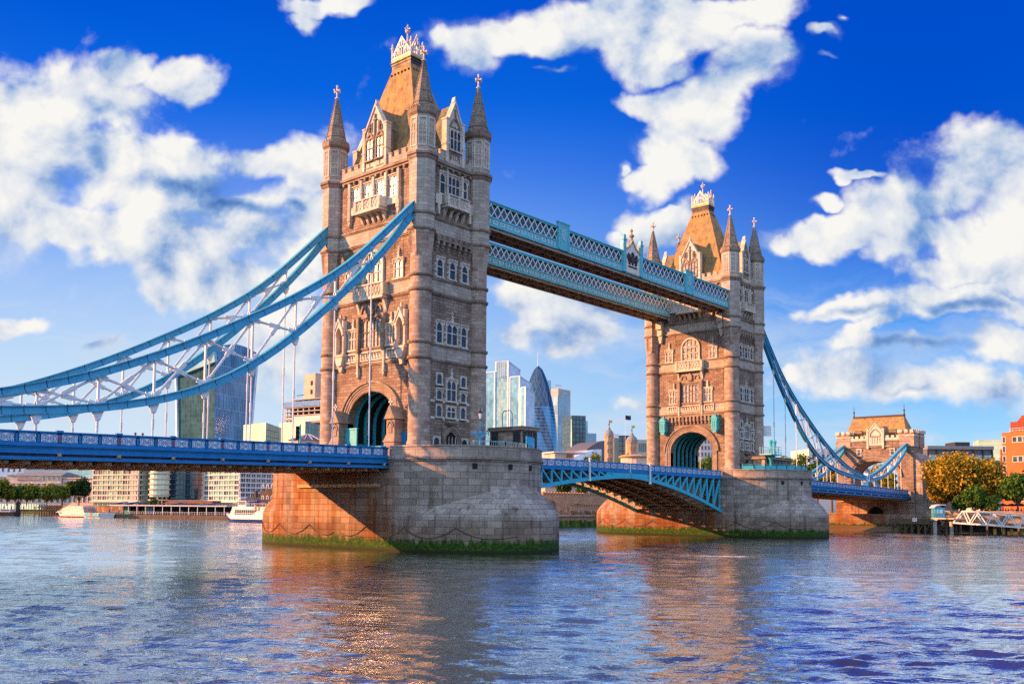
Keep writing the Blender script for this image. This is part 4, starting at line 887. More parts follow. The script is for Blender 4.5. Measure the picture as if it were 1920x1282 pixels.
def smooth_tab(tab, step=1.8):
    n = int((tab[-1][0]-tab[0][0])/step); ts = [tab[0][0]+(tab[-1][0]-tab[0][0])*i/n for i in range(n+1)]
    zs = [interp(tab, t) for t in ts]
    for _ in range(3): zs = [zs[0]]+[(zs[i-1]+2*zs[i]+zs[i+1])/4 for i in range(1, n)]+[zs[-1]]
    return list(zip(ts, zs))
def chord(m, tab, X, y):
    for (ta, za), (tb, zb) in zip(tab, tab[1:]):
        a, b = Vector((X(ta), y, za)), Vector((X(tb), y, zb)); d = (b-a).normalized(); nrm = Vector((-d.z, 0, d.x))
        if nrm.z < 0: nrm = -nrm
        a = a-d*.03; b = b+d*.03
        m.beam(a, b, .30, .58); m.beam(a+nrm*.335, b+nrm*.335, .66, .11); m.beam(a-nrm*.335, b-nrm*.335, .66, .11)
def make_chain(sgn, x0, y, drop, label):
    X = lambda t: x0+sgn*t
    T = thing('suspension_chain', label, 'bridge chain', (X(10), y, 30), 'suspension chains of the bridge')
    U, Lw = smooth_tab(UPC), smooth_tab(LOC)
    BU, BL = smooth_tab(BK_U), smooth_tab(BK_L)
    m = MB(); chord(m, U, X, y); m.build('upper_chord', 'chain', T)
    m = MB(); chord(m, Lw, X, y); m.build('lower_chord', 'chain', T)
    st = [13.2+5.4*k for k in range(10)]
    for k, t in enumerate(st):
        zu, zl = interp(U, t), interp(Lw, t)
        if zu-zl > .9:
            m = MB(); m.beam((X(t), y, zl+.3), (X(t), y, zu-.3), .2, .2); m.beam((X(t), y, zl+.3), (X(t), y, zl+.75), .42, .2); m.beam((X(t), y, zu-.75), (X(t), y, zu-.3), .42, .2); m.build('vertical_strut', 'white_p', T)
        if k < 8:
            t2 = t+5.4; zu2, zl2 = interp(U, t2), interp(Lw, t2)
            for s, (p, q) in ((0, ((t, zu-.3), (t2, zl2+.3))), (1, ((t, zl+.3), (t2, zu2-.3)))):
                m = MB(); a, b = Vector((X(p[0]), y+(.05 if s else -.05), p[1])), Vector((X(q[0]), y+(.05 if s else -.05), q[1])); c = (a+b)/2
                m.beam(a, b, .09, .24); m.beam(a, b, .26, .07); d = (b-a).normalized()
                m.beam(a, a+d*.9, .14, .46); m.beam(b-d*.9, b, .14, .46); m.beam(c-d*.7, c+d*.7, .2, .44); m.build('diagonal_brace', 'white_p', T)
        zr = rail_z(t, drop); m = MB()               # gusset and hanger rod down to the deck
        m.F = frame((X(t), y, 0), (1, 0, 0), (0, -1, 0)); m.prism([(-.55, zl-.3), (.55, zl-.3), (.22, zl-1.2), (-.22, zl-1.2)], -.09, .09); m.lathe(0, 0, [(.2, zl-1.2), (.22, zl-1.0)], 8)
        m.F = IDF
        if zl-1.2 > zr-.6:
            m.tube((X(t), y, zl-1.0), (X(t), y, zr-.8), .085); zm = (zl-1+zr)/2; m.tube((X(t), y, zm-.5), (X(t), y, zm+.5), .13)
        m.build('hanger', 'white_p', T)
    m = MB(); chord(m, BU, X, y); m.build('backstay_upper_chord', 'chain', T)
    m = MB(); chord(m, BL, X, y); m.build('backstay_lower_chord', 'chain', T)
    for k in range(5):
        t = 70+k*5.0; zu, zl = interp(BU, t), interp(BL, t); t2 = min(95, t+5); zu2, zl2 = interp(BU, t2), interp(BL, t2); m = MB(); m.beam((X(t), y, zl), (X(t), y, zu), .2, .2); m.build('vertical_strut', 'white_p', T)
        if k < 4:
            m = MB(); m.beam((X(t), y, zl), (X(t2), y, zu2), .12, .26); m.build('diagonal_brace', 'white_p', T); m = MB(); m.beam((X(t), y, zu), (X(t2), y, zl2), .12, .26); m.build('diagonal_brace', 'white_p', T)
        m = MB(); m.tube((X(t), y, zl), (X(t), y, rail_z(t, drop)-.8), .085); m.build('hanger', 'white_p', T)
    m = MB(); m.F = frame((X(65), y, 0), (1, 0, 0), (0, -1, 0)); m.strip(arc(0, 12.85, .95, 1.3, 20, 0, 2*pi), arc(0, 12.85, .42, .7, 20, 0, 2*pi), -.45, .45); m.build('pin_ring', 'white_p', T)
    m = MB(); zr = rail_z(65, drop); m.box(X(65)-.8, X(65)+.8, y-.6, y+.6, zr-1.5, 12.0); m.build('pin_pedestal', 'blue', T)
    return T
for sg, x0, y, dr, lab in ((-1, 0, -8.73, 0, 'blue lattice suspension chain overlapping the tallest tower and entering its corner turret'), (-1, 0, 8.4, 0, 'higher blue suspension chain against the clouds, ending at the outer turret of the tallest tower'),
                           (1, D, -8.73, .45, 'dark blue suspension chain sweeping from the smaller tower down to a white ring'), (1, D, 8.4, .45, 'pale blue chain beyond the far tower, mostly hidden behind its twin')):
    make_chain(sg, x0, y, dr, lab)

# ------------------------------------------------------------------ high level walkways
def make_walkway(y0, y1, label):
    xa, xb = HX+1.2, D-HX-1.2; L = xb-xa
    T = thing('high_walkway', label, 'walkway', ((xa+xb)/2, (y0+y1)/2, 43.3), 'high level walkways')
    for e, yf in ((-1, y0), (1, y1)):
        F = frame((0, yf, 0), (1, 0, 0), (0, e, 0))
        m = MB(F); m.box(xa, xb, -.1, .12, 43.55, 43.8); m.box(xa, xb, -.1, .2, 43.45, 43.58); m.box(xa, xb, -.1, .14, 44.62, 44.85); m.box(xa, xb, -.1, .10, 46.62, 46.85); m.box(xa, xb, -.15, .24, 46.85, 47.0); m.box(xa, xb, -.1, .02, 43.8, 44.62)
        n = 46
        for k in range(n+1): x = xa+L*k/n; m.box(x-.12, x+.12, 0, .10, 43.8, 44.62)
        m.build('fascia_girder', 'cyan', T)
        m = MB(F)
        for k in range(n): x = xa+L*(k+.5)/n; m.strip([(x-.5, 43.92), (x-.5, 44.5), (x+.5, 44.5), (x+.5, 43.92), (x-.5, 43.92)], [(x-.36, 44.02), (x-.36, 44.4), (x+.36, 44.4), (x+.36, 44.02), (x-.36, 44.02)], .02, .07)
        m.box(xa, xb, .0, .03, 44.42, 44.5); m.build('fascia_moulding', 'white_p', T)
        m = MB(F); st = L/52
        for k in range(-1, 53):
            for s in (0, 1):
                p, q = (xa+k*st+(.0), 44.85), (xa+(k+1)*st, 46.62)
                if s: p, q = (p[0], 46.62), (q[0], 44.85)
                for off in (0,):
                    a, b = [p[0]+off, p[1]], [q[0]+off, q[1]]
                    if a[0] < xa or b[0] > xb: continue
                    dx, dz = b[0]-a[0], b[1]-a[1]; l = hypot(dx, dz); nx, nz_ = -dz/l*.075, dx/l*.075
                    d = .05 if s else .10
                    m.prism([(a[0]+nx, a[1]+nz_), (b[0]+nx, b[1]+nz_), (b[0]-nx, b[1]-nz_), (a[0]-nx, a[1]-nz_)], d-.05, d)
        m.build('lattice', 'white_p', T)
        if e < 0 and y0 < 0:
            for xc in (23.6, 60.5):
                m = MB(F); m.box(xc-1.35, xc+1.35, 0, .35, 43.5, 47.5); m.box(xc-1.5, xc+1.5, 0, .45, 47.5, 47.7); m.box(xc-1.35, xc-1.0, .35, .45, 43.7, 47.4); m.box(xc+1.0, xc+1.35, .35, .45, 43.7, 47.4); pp = m.build('post_panel', 'cyan', T)
                m = MB(F); m.prism([(xc-.5, 45.2), (xc, 44.8), (xc+.5, 45.2), (xc+.5, 46.8), (xc-.5, 46.8)], .35, .42); m.strip([(xc-.75, 44.3), (xc-.75, 47.1), (xc+.75, 47.1), (xc+.75, 44.3)], [(xc-.65, 44.4), (xc-.65, 47.0), (xc+.65, 47.0), (xc+.65, 44.4)], .35, .40); m.build('panel_relief', 'teal_pale', pp)
    m = MB(); m.box(xa, xb, y0+.05, y1-.05, 47.0, 47.12)
    m.add([(xa, y0-.1, 47.05), (xb, y0-.1, 47.05), (xb, (y0+y1)/2, 47.55), (xa, (y0+y1)/2, 47.55), (xa, y1+.1, 47.05), (xb, y1+.1, 47.05)], [(0, 1, 2, 3), (3, 2, 5, 4)])
    m.build('roof', 'teal', T)
    m = MB()
    for yy in (y0+.35, y1-.35): m.face((xa, yy, 44.8), (xb, yy, 44.8), (xb, yy, 46.7), (xa, yy, 46.7))
    m.build('glazing', 'wk_glass', T)
    m = MB(); m.box(xa, xb, y0+.15, y1-.15, 43.75, 43.9)
    n = 24
    for k in range(n+1):
        x = xa+L*k/n; m.box(x-.1, x+.1, y0+.1, y1-.1, 43.2, 43.75)
        if k < n:
            x2 = xa+L*(k+1)/n; m.beam((x, y0+.2, 43.3), (x2, y1-.2, 43.3), .1, .12); m.beam((x, y1-.2, 43.3), (x2, y0+.2, 43.3), .1, .12)
    for yy in (y0+.25, (y0+y1)/2, y1-.25): m.box(xa, xb, yy-.12, yy+.12, 43.1, 43.5)
    m.build('underside', 'under_pale', T)
    return T
M['wk_glass'] = glass('walkway_glass', (.10, .17, .19), .15, .8)
WE = make_walkway(-8.9, -5.0, 'high walkway with a coat of arms at its middle, between the two towers')
WWk = make_walkway(4.6, 8.8, 'high walkway behind and below the front one in the picture, plain white lattice')
m = MB(frame((0, -8.9, 0), (1, 0, 0), (0, -1, 0))); xc = 42.2          # crest on the front walkway
m.prism([(xc-2.2, 43.6), (xc+2.2, 43.6), (xc+2.2, 47.4), (xc+1.5, 47.6), (xc+.8, 48.0), (xc, 49.2), (xc-.8, 48.0), (xc-1.5, 47.6), (xc-2.2, 47.4)], 0, .3); cr = m.build('crest_panel', 'cream', WE)
m = MB(frame((0, -8.9, 0), (1, 0, 0), (0, -1, 0)))
for e in (-1, 1): m.box(xc+e*2.5-.4, xc+e*2.5+.4, -.1, .5, 43.5, 48.7); m.box(xc+e*2.5-.5, xc+e*2.5+.5, -.1, .6, 48.7, 48.9); m.box(xc+e*2.5-.3, xc+e*2.5+.3, 0, .5, 48.9, 49.6)
m.build('crest_post', 'cyan', WE)
m = MB(frame((0, -8.9, 0), (1, 0, 0), (0, -1, 0)))
o_ = [(xc-2.1, 47.3), (xc-1.5, 47.55), (xc-.8, 47.95), (xc, 49.15), (xc+.8, 47.95), (xc+1.5, 47.55), (xc+2.1, 47.3)]; m.strip([(a, c+.18) for a, c in o_], [(a, c-.12) for a, c in o_], .1, .42)
for k in range(5): m.box(xc-1.9+k*.95-.07, xc-1.9+k*.95+.07, .1, .3, 47.5+.9*(1-abs(k-2)/2.5), 48.3+.9*(1-abs(k-2)/2.5))
m.F = IDF; m.lathe(xc, -9.0, [(.3, 49.2), (.2, 49.5), (.45, 49.8), (.5, 50.0), (.2, 50.2), (.15, 50.6), (.3, 50.75), (.02, 51.2)], 10); m.build('crest_finial', 'bracket', cr)
m = MB(frame((0, -8.9, 0), (1, 0, 0), (0, -1, 0)))                       # shield between two supporters, helm above, scroll below
m.prism([(xc-.55, 46.3), (xc+.55, 46.3), (xc+.55, 45.5), (xc, 44.9), (xc-.55, 45.5)], .3, .42)
for e in (-1, 1):
    m.prism([(xc+e*.7, 44.9), (xc+e*1.15, 45.0), (xc+e*1.35, 45.7), (xc+e*1.1, 46.0), (xc+e*1.5, 46.5), (xc+e*1.2, 46.9), (xc+e*.85, 46.5), (xc+e*.65, 46.7), (xc+e*.62, 45.8)], .3, .4)
    m.prism([(xc+e*1.2, 45.9), (xc+e*1.75, 46.5), (xc+e*1.7, 46.0), (xc+e*1.35, 45.6)], .3, .36)
m.prism([(xc-.35, 46.4), (xc+.35, 46.4), (xc+.4, 46.85), (xc, 47.2), (xc-.4, 46.85)], .3, .42); m.prism([(xc-1.4, 44.5), (xc+1.4, 44.5), (xc+1.1, 44.75), (xc-1.1, 44.75)], .3, .36)
m.build('coat_of_arms', 'iron', cr)
m = MB(frame((0, -8.9, 0), (1, 0, 0), (0, -1, 0))); m.box(xc-.07, xc+.07, .42, .46, 45.1, 46.25); m.box(xc-.45, xc+.45, .42, .46, 45.75, 45.9); m.build('shield_cross', 'red', cr)

# ------------------------------------------------------------------ bascules
def make_bascule(sgn, x0, chz, label):
    X = lambda t: x0+sgn*t; ta, tb = 10.8, D/2-.12
    T = thing('bascule_leaf', label, 'bascule', (X(ta), 0, 9), 'bascule leaves of the bridge')
    top = lambda t: 12.25+.20*(t-ta)/(tb-ta)
    def slab(m, y0, y1, za, zb, n=8):
        for i in range(n):
            t0, t1 = ta+(tb-ta)*i/n, ta+(tb-ta)*(i+1)/n
            m.add([(X(t), y, top(t)+z) for z in (za, zb) for t, y in ((t0, y0), (t1, y0), (t1, y1), (t0, y1))], [(3, 2, 1, 0), (4, 5, 6, 7), (0, 1, 5, 4), (2, 3, 7, 6)]+([(3, 0, 4, 7)] if i == 0 else [])+([(1, 2, 6, 5)] if i == n-1 else []))
    nb = 17
    for e in (-1, 1):
        y = e*9.3
        m = MB(); slab(m, y-.12, y+.12, -.1, 0); slab(m, y-.1, y+.1, -.22, -.1); slab(m, y-.14, y+.14, -1.1, -.92); slab(m, y-.12, y+.12, -1.45, -1.1); slab(m, y-.2, y+.2, -1.55, -1.45)
        for k in range(nb+1): t = ta+.1+(tb-ta-.2)*k/nb; m.box(X(t)-.07, X(t)+.07, y-.13, y+.13, top(t)-.95, top(t)-.1)
        m.build('parapet', 'blue', T)
        if e < 0:
            for k in range(nb): t = ta+.1+(tb-ta-.2)*(k+.5)/nb; put_panel(T, X(t), y-.04, top(t)-.57, 1.22)
        m = MB(); P_ = [(X(t), y, chz(t)) for t in [ta+(tb-ta)*i/16 for i in range(17)]]
        for p, q in zip(P_, P_[1:]): m.beam(p, q, .5, .55)
        pts = [ta+.6+k*2.35 for k in range(12)]
        for k, t in enumerate(pts):
            if top(t)-1.5-chz(t) < .5: continue
            m.beam((X(t), y, chz(t)), (X(t), y, top(t)-1.5), .22, .32)
            t2 = t+2.35
            if t2 < tb-2: m.beam((X(t2), y, chz(t2)), (X(t), y, top(t)-1.5), .24, .34, up=(0, 1, 0))
        tq = tb-6.5; m.prism([(X(tq), chz(tq)), (X(tq), top(tq)-1.5), (X(tb), top(tb)-1.5), (X(tb), chz(tb))], y-.1, y+.1)
        m.build('edge_truss', 'sky', T)
    for yy in (-5.6, -1.9, 1.9, 5.6):
        m = MB(); P_ = [(X(t), chz(t)+.15, top(t)-1.7) for t in [ta+(tb-ta)*i/16 for i in range(17)]]
        for p, q in zip(P_, P_[1:]): m.add([(p[0], yy-.15, p[1]), (q[0], yy-.15, q[1]), (q[0], yy+.15, q[1]), (p[0], yy+.15, p[1]), (p[0], yy-.15, p[2]), (q[0], yy-.15, q[2]), (q[0], yy+.15, q[2]), (p[0], yy+.15, p[2])], [(3, 2, 1, 0), (0, 1, 5, 4), (2, 3, 7, 6)]); m.beam((p[0], yy, p[1]), (q[0], yy, q[1]), .7, .14)
        m.build('main_girder', 'under', T)
    m = MB()
    for k in range(12): t = ta+.6+k*2.35; m.box(X(t)-.12, X(t)+.12, -9.1, 9.1, chz(t)+.2, chz(t)+.65); m.box(X(t)-.12, X(t)+.12, -9.1, 9.1, top(t)-2.2, top(t)-1.7)
    m.build('cross_girder', 'under', T)
    m = MB(); slab(m, -9.2, 9.2, -1.75, -1.5); m.build('roadway', 'asphalt', T)
    return T
BN = make_bascule(1, 0, lambda t: 10.25-1.9*((41.2-t)/22.2)**1.6, 'short looking bascule leaf springing from the biggest pier, open light blue truss under its deck')
BF = make_bascule(-1, D, lambda t: 10.25-4.0*(max(0, 41.2-t)/24.7)**1.6, 'bascule leaf with brown girders showing below, resting on the sunlit far pier')
def tube_post(name, label, cat, x, y, z0, z1, r, mat):
    T = thing(name, label, cat, (x, y, z0)); m = MB(); m.tube((x, y, z0), (x, y, z1), r, r, 10); m.build('post', mat, T); m = MB(); m.lathe(x, y, [(r*1.7, z0), (r*1.7, z0+.15), (r, z0+.25)], 10); m.lathe(x, y, [(r*1.3, z1-.1), (r*1.4, z1), (.02, z1+.12)], 10); m.build('post_cap', mat, T); return T
tube_post('fender_post', 'white post fixed to the near half of the lifting span', 'post', 29.6, -9.75, 9.3, 12.7, .16, 'white_p')
tube_post('fender_post', 'white post fixed to the far half of the lifting span', 'post', 46.5, -9.75, 9.2, 12.6, .16, 'white_p')

# ------------------------------------------------------------------ sight lines from the survey point (used to set out the banks and the skyline)
def sight(u, v, d):
    q = FWD+RGT*((u-PPX)/FPX)-UPV*((v-PPY)/FPX); return CAM+q*(d/hypot(q.x, q.y))
def gp(u, d): p = sight(u, 940, d); return (p.x, p.y)
def zh(u, v, d): return sight(u, v, d).z
def facef(p, q, z=0.0):                  # wall frame from ground point p to q, facing the river
    dx, dy = q[0]-p[0], q[1]-p[1]; L = hypot(dx, dy); t = (dx/L, dy/L, 0); n = (t[1], -t[0], 0)
    if n[0]*(CAM.x-p[0])+n[1]*(CAM.y-p[1]) < 0: n = (-n[0], -n[1], 0)
    return frame((p[0], p[1], z), t, n), L, t, n
def railing(name, label, pts, z, h, mat, posts=1.6, solid=False, group=None):
    T = thing(name, label, 'railing', (pts[0][0], pts[0][1], z), group); m = MB(); mp = MB()
    for p, q in zip(pts, pts[1:]):
        a, b = Vector((*p, z)), Vector((*q, z)); L = (b-a).length
        m.beam(a+Z*h, b+Z*h, .07, .08); m.beam(a+Z*.12, b+Z*.12, .05, .06)
        n = max(1, int(L/posts))
        for k in range(n+1): c = a+(b-a)*k/n; mp.box(c.x-.05, c.x+.05, c.y-.05, c.y+.05, z, z+h+.06)
        if solid: m.beam(a+Z*(h*.5), b+Z*(h*.5), .03, h*.8)
        else:
            n2 = int(L/.28)
            for k in range(n2): c = a+(b-a)*(k+.5)/n2; m.box(c.x-.015, c.x+.015, c.y-.015, c.y+.015, z+.12, z+h)
    m.build('rail', mat, T); mp.build('posts', mat, T); return T

# ------------------------------------------------------------------ control cabins and fittings on the piers
PZ = 11.25
def cabin(name, label, x0, x1, y0, y1, zt, wall, wins_s, wins_e):
    T = thing(name, label, 'cabin', ((x0+x1)/2, (y0+y1)/2, PZ), 'cabins on the piers')
    m = MB(); m.box(x0, x1, y0, y1, PZ, zt-.5); m.box(x0-.08, x1+.08, y0-.08, y1+.08, PZ, PZ+.9); m.build('wall', wall, T)
    m = MB(); m.box(x0-.35, x1+.35, y0-.35, y1+.35, zt-.5, zt-.3); m.box(x0-.2, x1+.2, y0-.2, y1+.2, zt-.3, zt-.12); m.box(x0-.28, x1+.28, y0-.28, y1+.28, zt-.12, zt); m.build('flat_roof', 'mould', T)
    for F, a0, L, ws in ((frame((x0, y0, 0), (0, 1, 0), (-1, 0, 0)), 0, y1-y0, wins_s), (frame((x0, y0, 0), (1, 0, 0), (0, -1, 0)), 0, x1-x0, wins_e)):
        for (f, w) in ws:
            c = f*L; m = MB(F); zb, z1 = PZ+1.05, zt-.75
            m.strip([(c-w/2-.12, zb-.1), (c-w/2-.12, z1+.12), (c+w/2+.12, z1+.12), (c+w/2+.12, zb-.1), (c-w/2-.12, zb-.1)], [(c-w/2, zb), (c-w/2, z1), (c+w/2, z1), (c+w/2, zb), (c-w/2, zb)], 0, .1); m.box(c-.04, c+.04, .02, .08, zb, z1)
            o = m.build('window', 'lead', T); MB(F).face((c-w/2, .03, zb), (c+w/2, .03, zb), (c+w/2, .03, z1), (c-w/2, .03, z1)).build('pane', 'wpane', o, recalc=False)
    return T
cabin('control_cabin', 'small brown stone cabin with flat roof standing on the biggest pier', 4.9, 8.0, -17.0, -11.6, 15.55, 'ashlar_pink', ((.14, .9), (.83, .9)), ((.2, .45), (.52, .6), (.84, .45)))
c2 = cabin('control_cabin', 'wide glazed cabin on the far pier beside the turquoise gantry', D-3.6, D+8.2, -14.6, -11.2, 15.1, 'ashlar_pink', ((.5, 1.6),), ((.12, .7), (.28, 1.1), (.42, 1.1), (.56, 1.1), (.70, 1.1), (.86, .9)))
def lamp_post(label, x, y, zt):
    T = thing('lamp_post', label, 'lamp post', (x, y, PZ)); m = MB(); m.lathe(x, y, [(.28, PZ), (.28, PZ+.3), (.16, PZ+.45), (.13, zt-3.2), (.2, zt-3.1), (.2, zt-2.9), (.10, zt-2.7), (.07, zt-1.3)], 10)
    m.build('post', 'chain', T)
    m = MB(); m.F = frame((x, y, 0), (.66, -.75, 0), (.75, .66, 0)); m.box(-1.1, 1.1, -.05, .05, zt-3.05, zt-2.93)
    for e in (-1, 1): m.prism([(e*.15, zt-3.7), (e*.9, zt-3.0), (e*.75, zt-3.0), (e*.12, zt-3.45)], -.04, .04); m.box(e*1.05-.06, e*1.05+.06, -.06, .06, zt-3.3, zt-2.7)
    m.build('crossarm', 'chain', T)
    m = MB(); m.lathe(x, y, [(.10, zt-1.3), (.26, zt-.55)], 6); m.build('lantern_glass', 'white_p', T)
    m = MB(); m.lathe(x, y, [(.32, zt-.55), (.20, zt-.35), (.08, zt-.2), (.06, zt-.05), (.01, zt+.1)], 6); m.lathe(x, y, [(.14, zt-1.45), (.14, zt-1.28)], 6); m.build('lantern_cap', 'iron', T)
lamp_post('blue lamp post with crossarm and dark lantern beside the brown cabin', -.9, -15.2, 17.35)
# gantry with platform on the far pier
gx, gy = D-3.2, -15.6
T = thing('signal_gantry', 'turquoise lookout platform on a curved bracketed column on the far pier', 'platform', (gx, gy, PZ))
m = MB(); m.lathe(gx, gy, [(.45, PZ), (.4, PZ+.8), (.22, PZ+1.4), (.2, PZ+2.8), (.5, PZ+3.6), (1.3, PZ+4.0)], 12); m.build('column', 'teal', T)
m = MB(); m.box(gx-2.2, gx+2.2, gy-1.2, gy+1.2, PZ+4.0, PZ+4.2)
for e in (-2.1, -1.0, 0, 1.0, 2.1):
    for f in (-1.1, 1.1): m.box(gx+e-.05, gx+e+.05, gy+f-.05, gy+f+.05, PZ+4.2, PZ+5.6)
for zz in (4.6, 5.0, 5.5):
    for f in (-1.1, 1.1): m.box(gx-2.15, gx+2.15, gy+f-.04, gy+f+.04, PZ+zz, PZ+zz+.08)
m.build('platform', 'teal_pale', T)
m = MB()
for e in (0.1, 1.7): m.lathe(gx+e, gy, [(.3, PZ+4.2), (.3, PZ+6.3), (.4, PZ+6.4), (.4, PZ+6.7), (.2, PZ+6.9)], 8)
m.build('signal_drum', 'teal', T)
railing('pier_railing', 'bright turquoise railing round the end of the far pier', [(D+10.0*cos(radians(a)), -10.5+9.9*sin(radians(a))) for a in range(-165, -9, 12)], PZ, 2.1, 'teal', solid=True)
railing('pier_railing', 'pale blue railing on the biggest pier beside the brown cabin', [(10.0*cos(radians(a)), -10.5+9.9*sin(radians(a))) for a in range(-125, -64, 12)], PZ, 1.75, 'teal_pale')
T = thing('screen_fence', 'solid bright blue curved screen next to the brown cabin', 'fence', (6, -18, PZ)); m = MB(); L = [(9.7*cos(radians(a)), -10.5+9.7*sin(radians(a))) for a in range(-76, -45, 6)]
for p, q in zip(L, L[1:]): m.beam((*p, PZ+1.35), (*q, PZ+1.35), .05, 2.65)
m.build('panel', 'screen', T); m = MB()
for p in L: m.box(p[0]-.06, p[0]+.06, p[1]-.06, p[1]+.06, PZ, PZ+2.75)
m.build('posts', 'teal', T)
T = thing('davit', 'thin blue hooped davit on the roof of the brown cabin', 'davit', (5.4, -14.0, 15.55)); m = MB(); P_ = [(5.4, -15.0, 15.4), (5.4, -15.0, 17.3), (5.4, -14.7, 17.7), (5.4, -13.6, 17.7), (5.4, -13.3, 17.3), (5.4, -13.3, 15.4)]
for p, q in zip(P_, P_[1:]): m.tube(p, q, .06)
m.build('hoop', 'teal', T)
# traffic signal on the near roadway
tx, ty = -13.0, 4.8
T = thing('traffic_light', 'three aspect traffic signal on a blue post before the tower arch', 'traffic light', (tx, ty, 10.6)); m = MB(); m.tube((tx, ty, 10.6), (tx, ty, 15.6), .1); m.build('post', 'teal', T)
m = MB(frame((tx, ty+.45, 0), (.66, -.75, 0), (-.75, -.66, 0))); m.box(-.28, .28, -.2, .15, 13.6, 15.4); hd = m.build('signal_head', 'iron', T)
for k in range(3): m = MB(frame((tx, ty+.45, 0), (.66, -.75, 0), (-.75, -.66, 0))); m.strip(arc(0, 13.95+k*.55, .21, .21, 10), arc(0, 13.95+k*.55, .17, .17, 10), .15, .4); m.build('hood', 'iron', hd)
# flags on the far span
def flag(label, x, y, z0, z1, w, h, mat, sgn=1):
    T = thing('flagpole', label, 'flag', (x, y, z0)); m = MB(); m.tube((x, y, z0), (x, y, z1), .09, .05); m.lathe(x, y, [(.12, z1), (.01, z1+.2)], 8); m.build('pole', 'white_p', T)
    m = MB(); n = 10; P_ = []
    for i in range(n+1):
        s = i/n; P_.append((x+sgn*s*w*.75, y-sgn*s*w*.62+.18*sin(s*8), z1-.1-.25*s*w*.3+.08*sin(s*9)))
    for i in range(n): a, b = P_[i], P_[i+1]; m.face(a, b, (b[0], b[1], b[2]-h), (a[0], a[1], a[2]-h))
    m.build('cloth', mat, T, smooth=True); return T
T = flag('white flag with a pale blue square blowing beside the far tower', 89.0, -8.0, 11.0, 22.2, 3.4, 2.1, 'white_p')


# ------------------------------------------------------------------ people
def person_mesh(pose=0):
    me = bpy.data.meshes.new('person'); bm = bmesh.new(); sk = bm.verts.layers.skin.verify()
    J = {'pel': (0, 0, .95, .14), 'waist': (0, 0, 1.12, .125), 'chest': (0, 0, 1.34, .155), 'neck': (0, 0, 1.50, .06), 'head': (0, .02, 1.60, .095), 'crown': (0, .01, 1.70, .085),
         'shl': (.19, 0, 1.42, .065), 'ell': (.25, .03, 1.16, .05), 'wrl': (.24, .12, .94, .035), 'hdl': (.24, .15, .86, .04), 'shr': (-.19, 0, 1.42, .065), 'elr': (-.25, .02, 1.16, .05), 'wrr': (-.25, .10, .94, .035), 'hdr': (-.25, .13, .86, .04),
         'hil': (.09, 0, .88, .10), 'knl': (.10, .04, .50, .07), 'anl': (.10, .0+.12*pose, .09, .045), 'tol': (.11, .14+.12*pose, .04, .04), 'hir': (-.09, 0, .88, .10), 'knr': (-.10, .03-.06*pose, .50, .07), 'anr': (-.10, -.02-.16*pose, .09, .045), 'tor': (-.11, .12-.16*pose, .04, .04)}
    V = {k: bm.verts.new(v[:3]) for k, v in J.items()}
    for k, v in J.items(): V[k][sk].radius = (v[3], v[3]*.85)
    V['pel'][sk].use_root = True
    for a, b in [s.split() for s in ('pel waist', 'waist chest', 'chest neck', 'neck head', 'head crown', 'chest shl', 'shl ell', 'ell wrl', 'wrl hdl', 'chest shr', 'shr elr', 'elr wrr', 'wrr hdr', 'pel hil', 'hil knl', 'knl anl', 'anl tol', 'pel hir', 'hir knr', 'knr anr', 'anr tor')]:
        bm.edges.new((V[a], V[b]))
    bm.to_mesh(me); bm.free()
    o = bpy.data.objects.new('tmp_person', me); COL.objects.link(o); o.modifiers.new('skin', 'SKIN'); s = o.modifiers.new('sub', 'SUBSURF'); s.levels = 1
    dg = bpy.context.evaluated_depsgraph_get(); out = bpy.data.meshes.new_from_object(o.evaluated_get(dg)); bpy.data.objects.remove(o)
    out.name = 'person_body'; out.polygons.foreach_set('use_smooth', [True]*len(out.polygons)); return out
def cloth_mat(name, top, leg):
    mt, n, bs = pmat(name, .85); z = n.add('ShaderNodeSeparateXYZ', {0: n.add('ShaderNodeTexCoord').outputs['Object']}).outputs[2]
    n.l.new(n.ramp(n.m('DIVIDE', z, 1.8), [(0, (.03, .025, .02)), (.06, leg), (.54, top), (.835, (.45, .29, .21))], 'CONSTANT'), bs.inputs['Base Color']); return mt
PM = [person_mesh(0), person_mesh(1)]
CM = [cloth_mat('dark_coat_clothes', (.03, .035, .05), (.02, .03, .07)), cloth_mat('red_top_clothes', (.40, .05, .05), (.03, .03, .04)), cloth_mat('pale_shirt_clothes', (.6, .6, .58), (.04, .06, .14)), cloth_mat('blue_jacket_clothes', (.05, .13, .35), (.09, .08, .07))]
HAIR = MB(); HAIR.lathe(0, 0, [(.09, 1.58), (.112, 1.64), (.11, 1.72), (.08, 1.775), (.01, 1.79)], 10)
HAIR_O = None
def person(label, x, y, z, rz, mi, pose=0, group=None):
    global HAIR_O
    key = (mi, pose)
    me = PCACHE.get(key)
    if me is None: me = PM[pose].copy(); me.materials.clear(); me.materials.append(CM[mi]); PCACHE[key] = me
    o = bpy.data.objects.new('person', me); COL.objects.link(o); o.location = (x, y, z); o.rotation_euler = (0, 0, rz); tag(o, label, 'person', group)
    if HAIR_O is None: h = HAIR_O = HAIR.build('hair', 'iron', None, smooth=True)
    else: h = HAIR_O.copy(); COL.objects.link(h)
    h.parent = o; h.location = (0, -.02, 0); return o
PCACHE = {}
person('dark clad person looking over the blue parapet beside one in red', -41.6, -8.15, 10.35, pi, 0)
person('person in a red top beside the one in dark clothes at the blue parapet', -40.9, -8.2, 10.35, pi-.3, 1, 1)

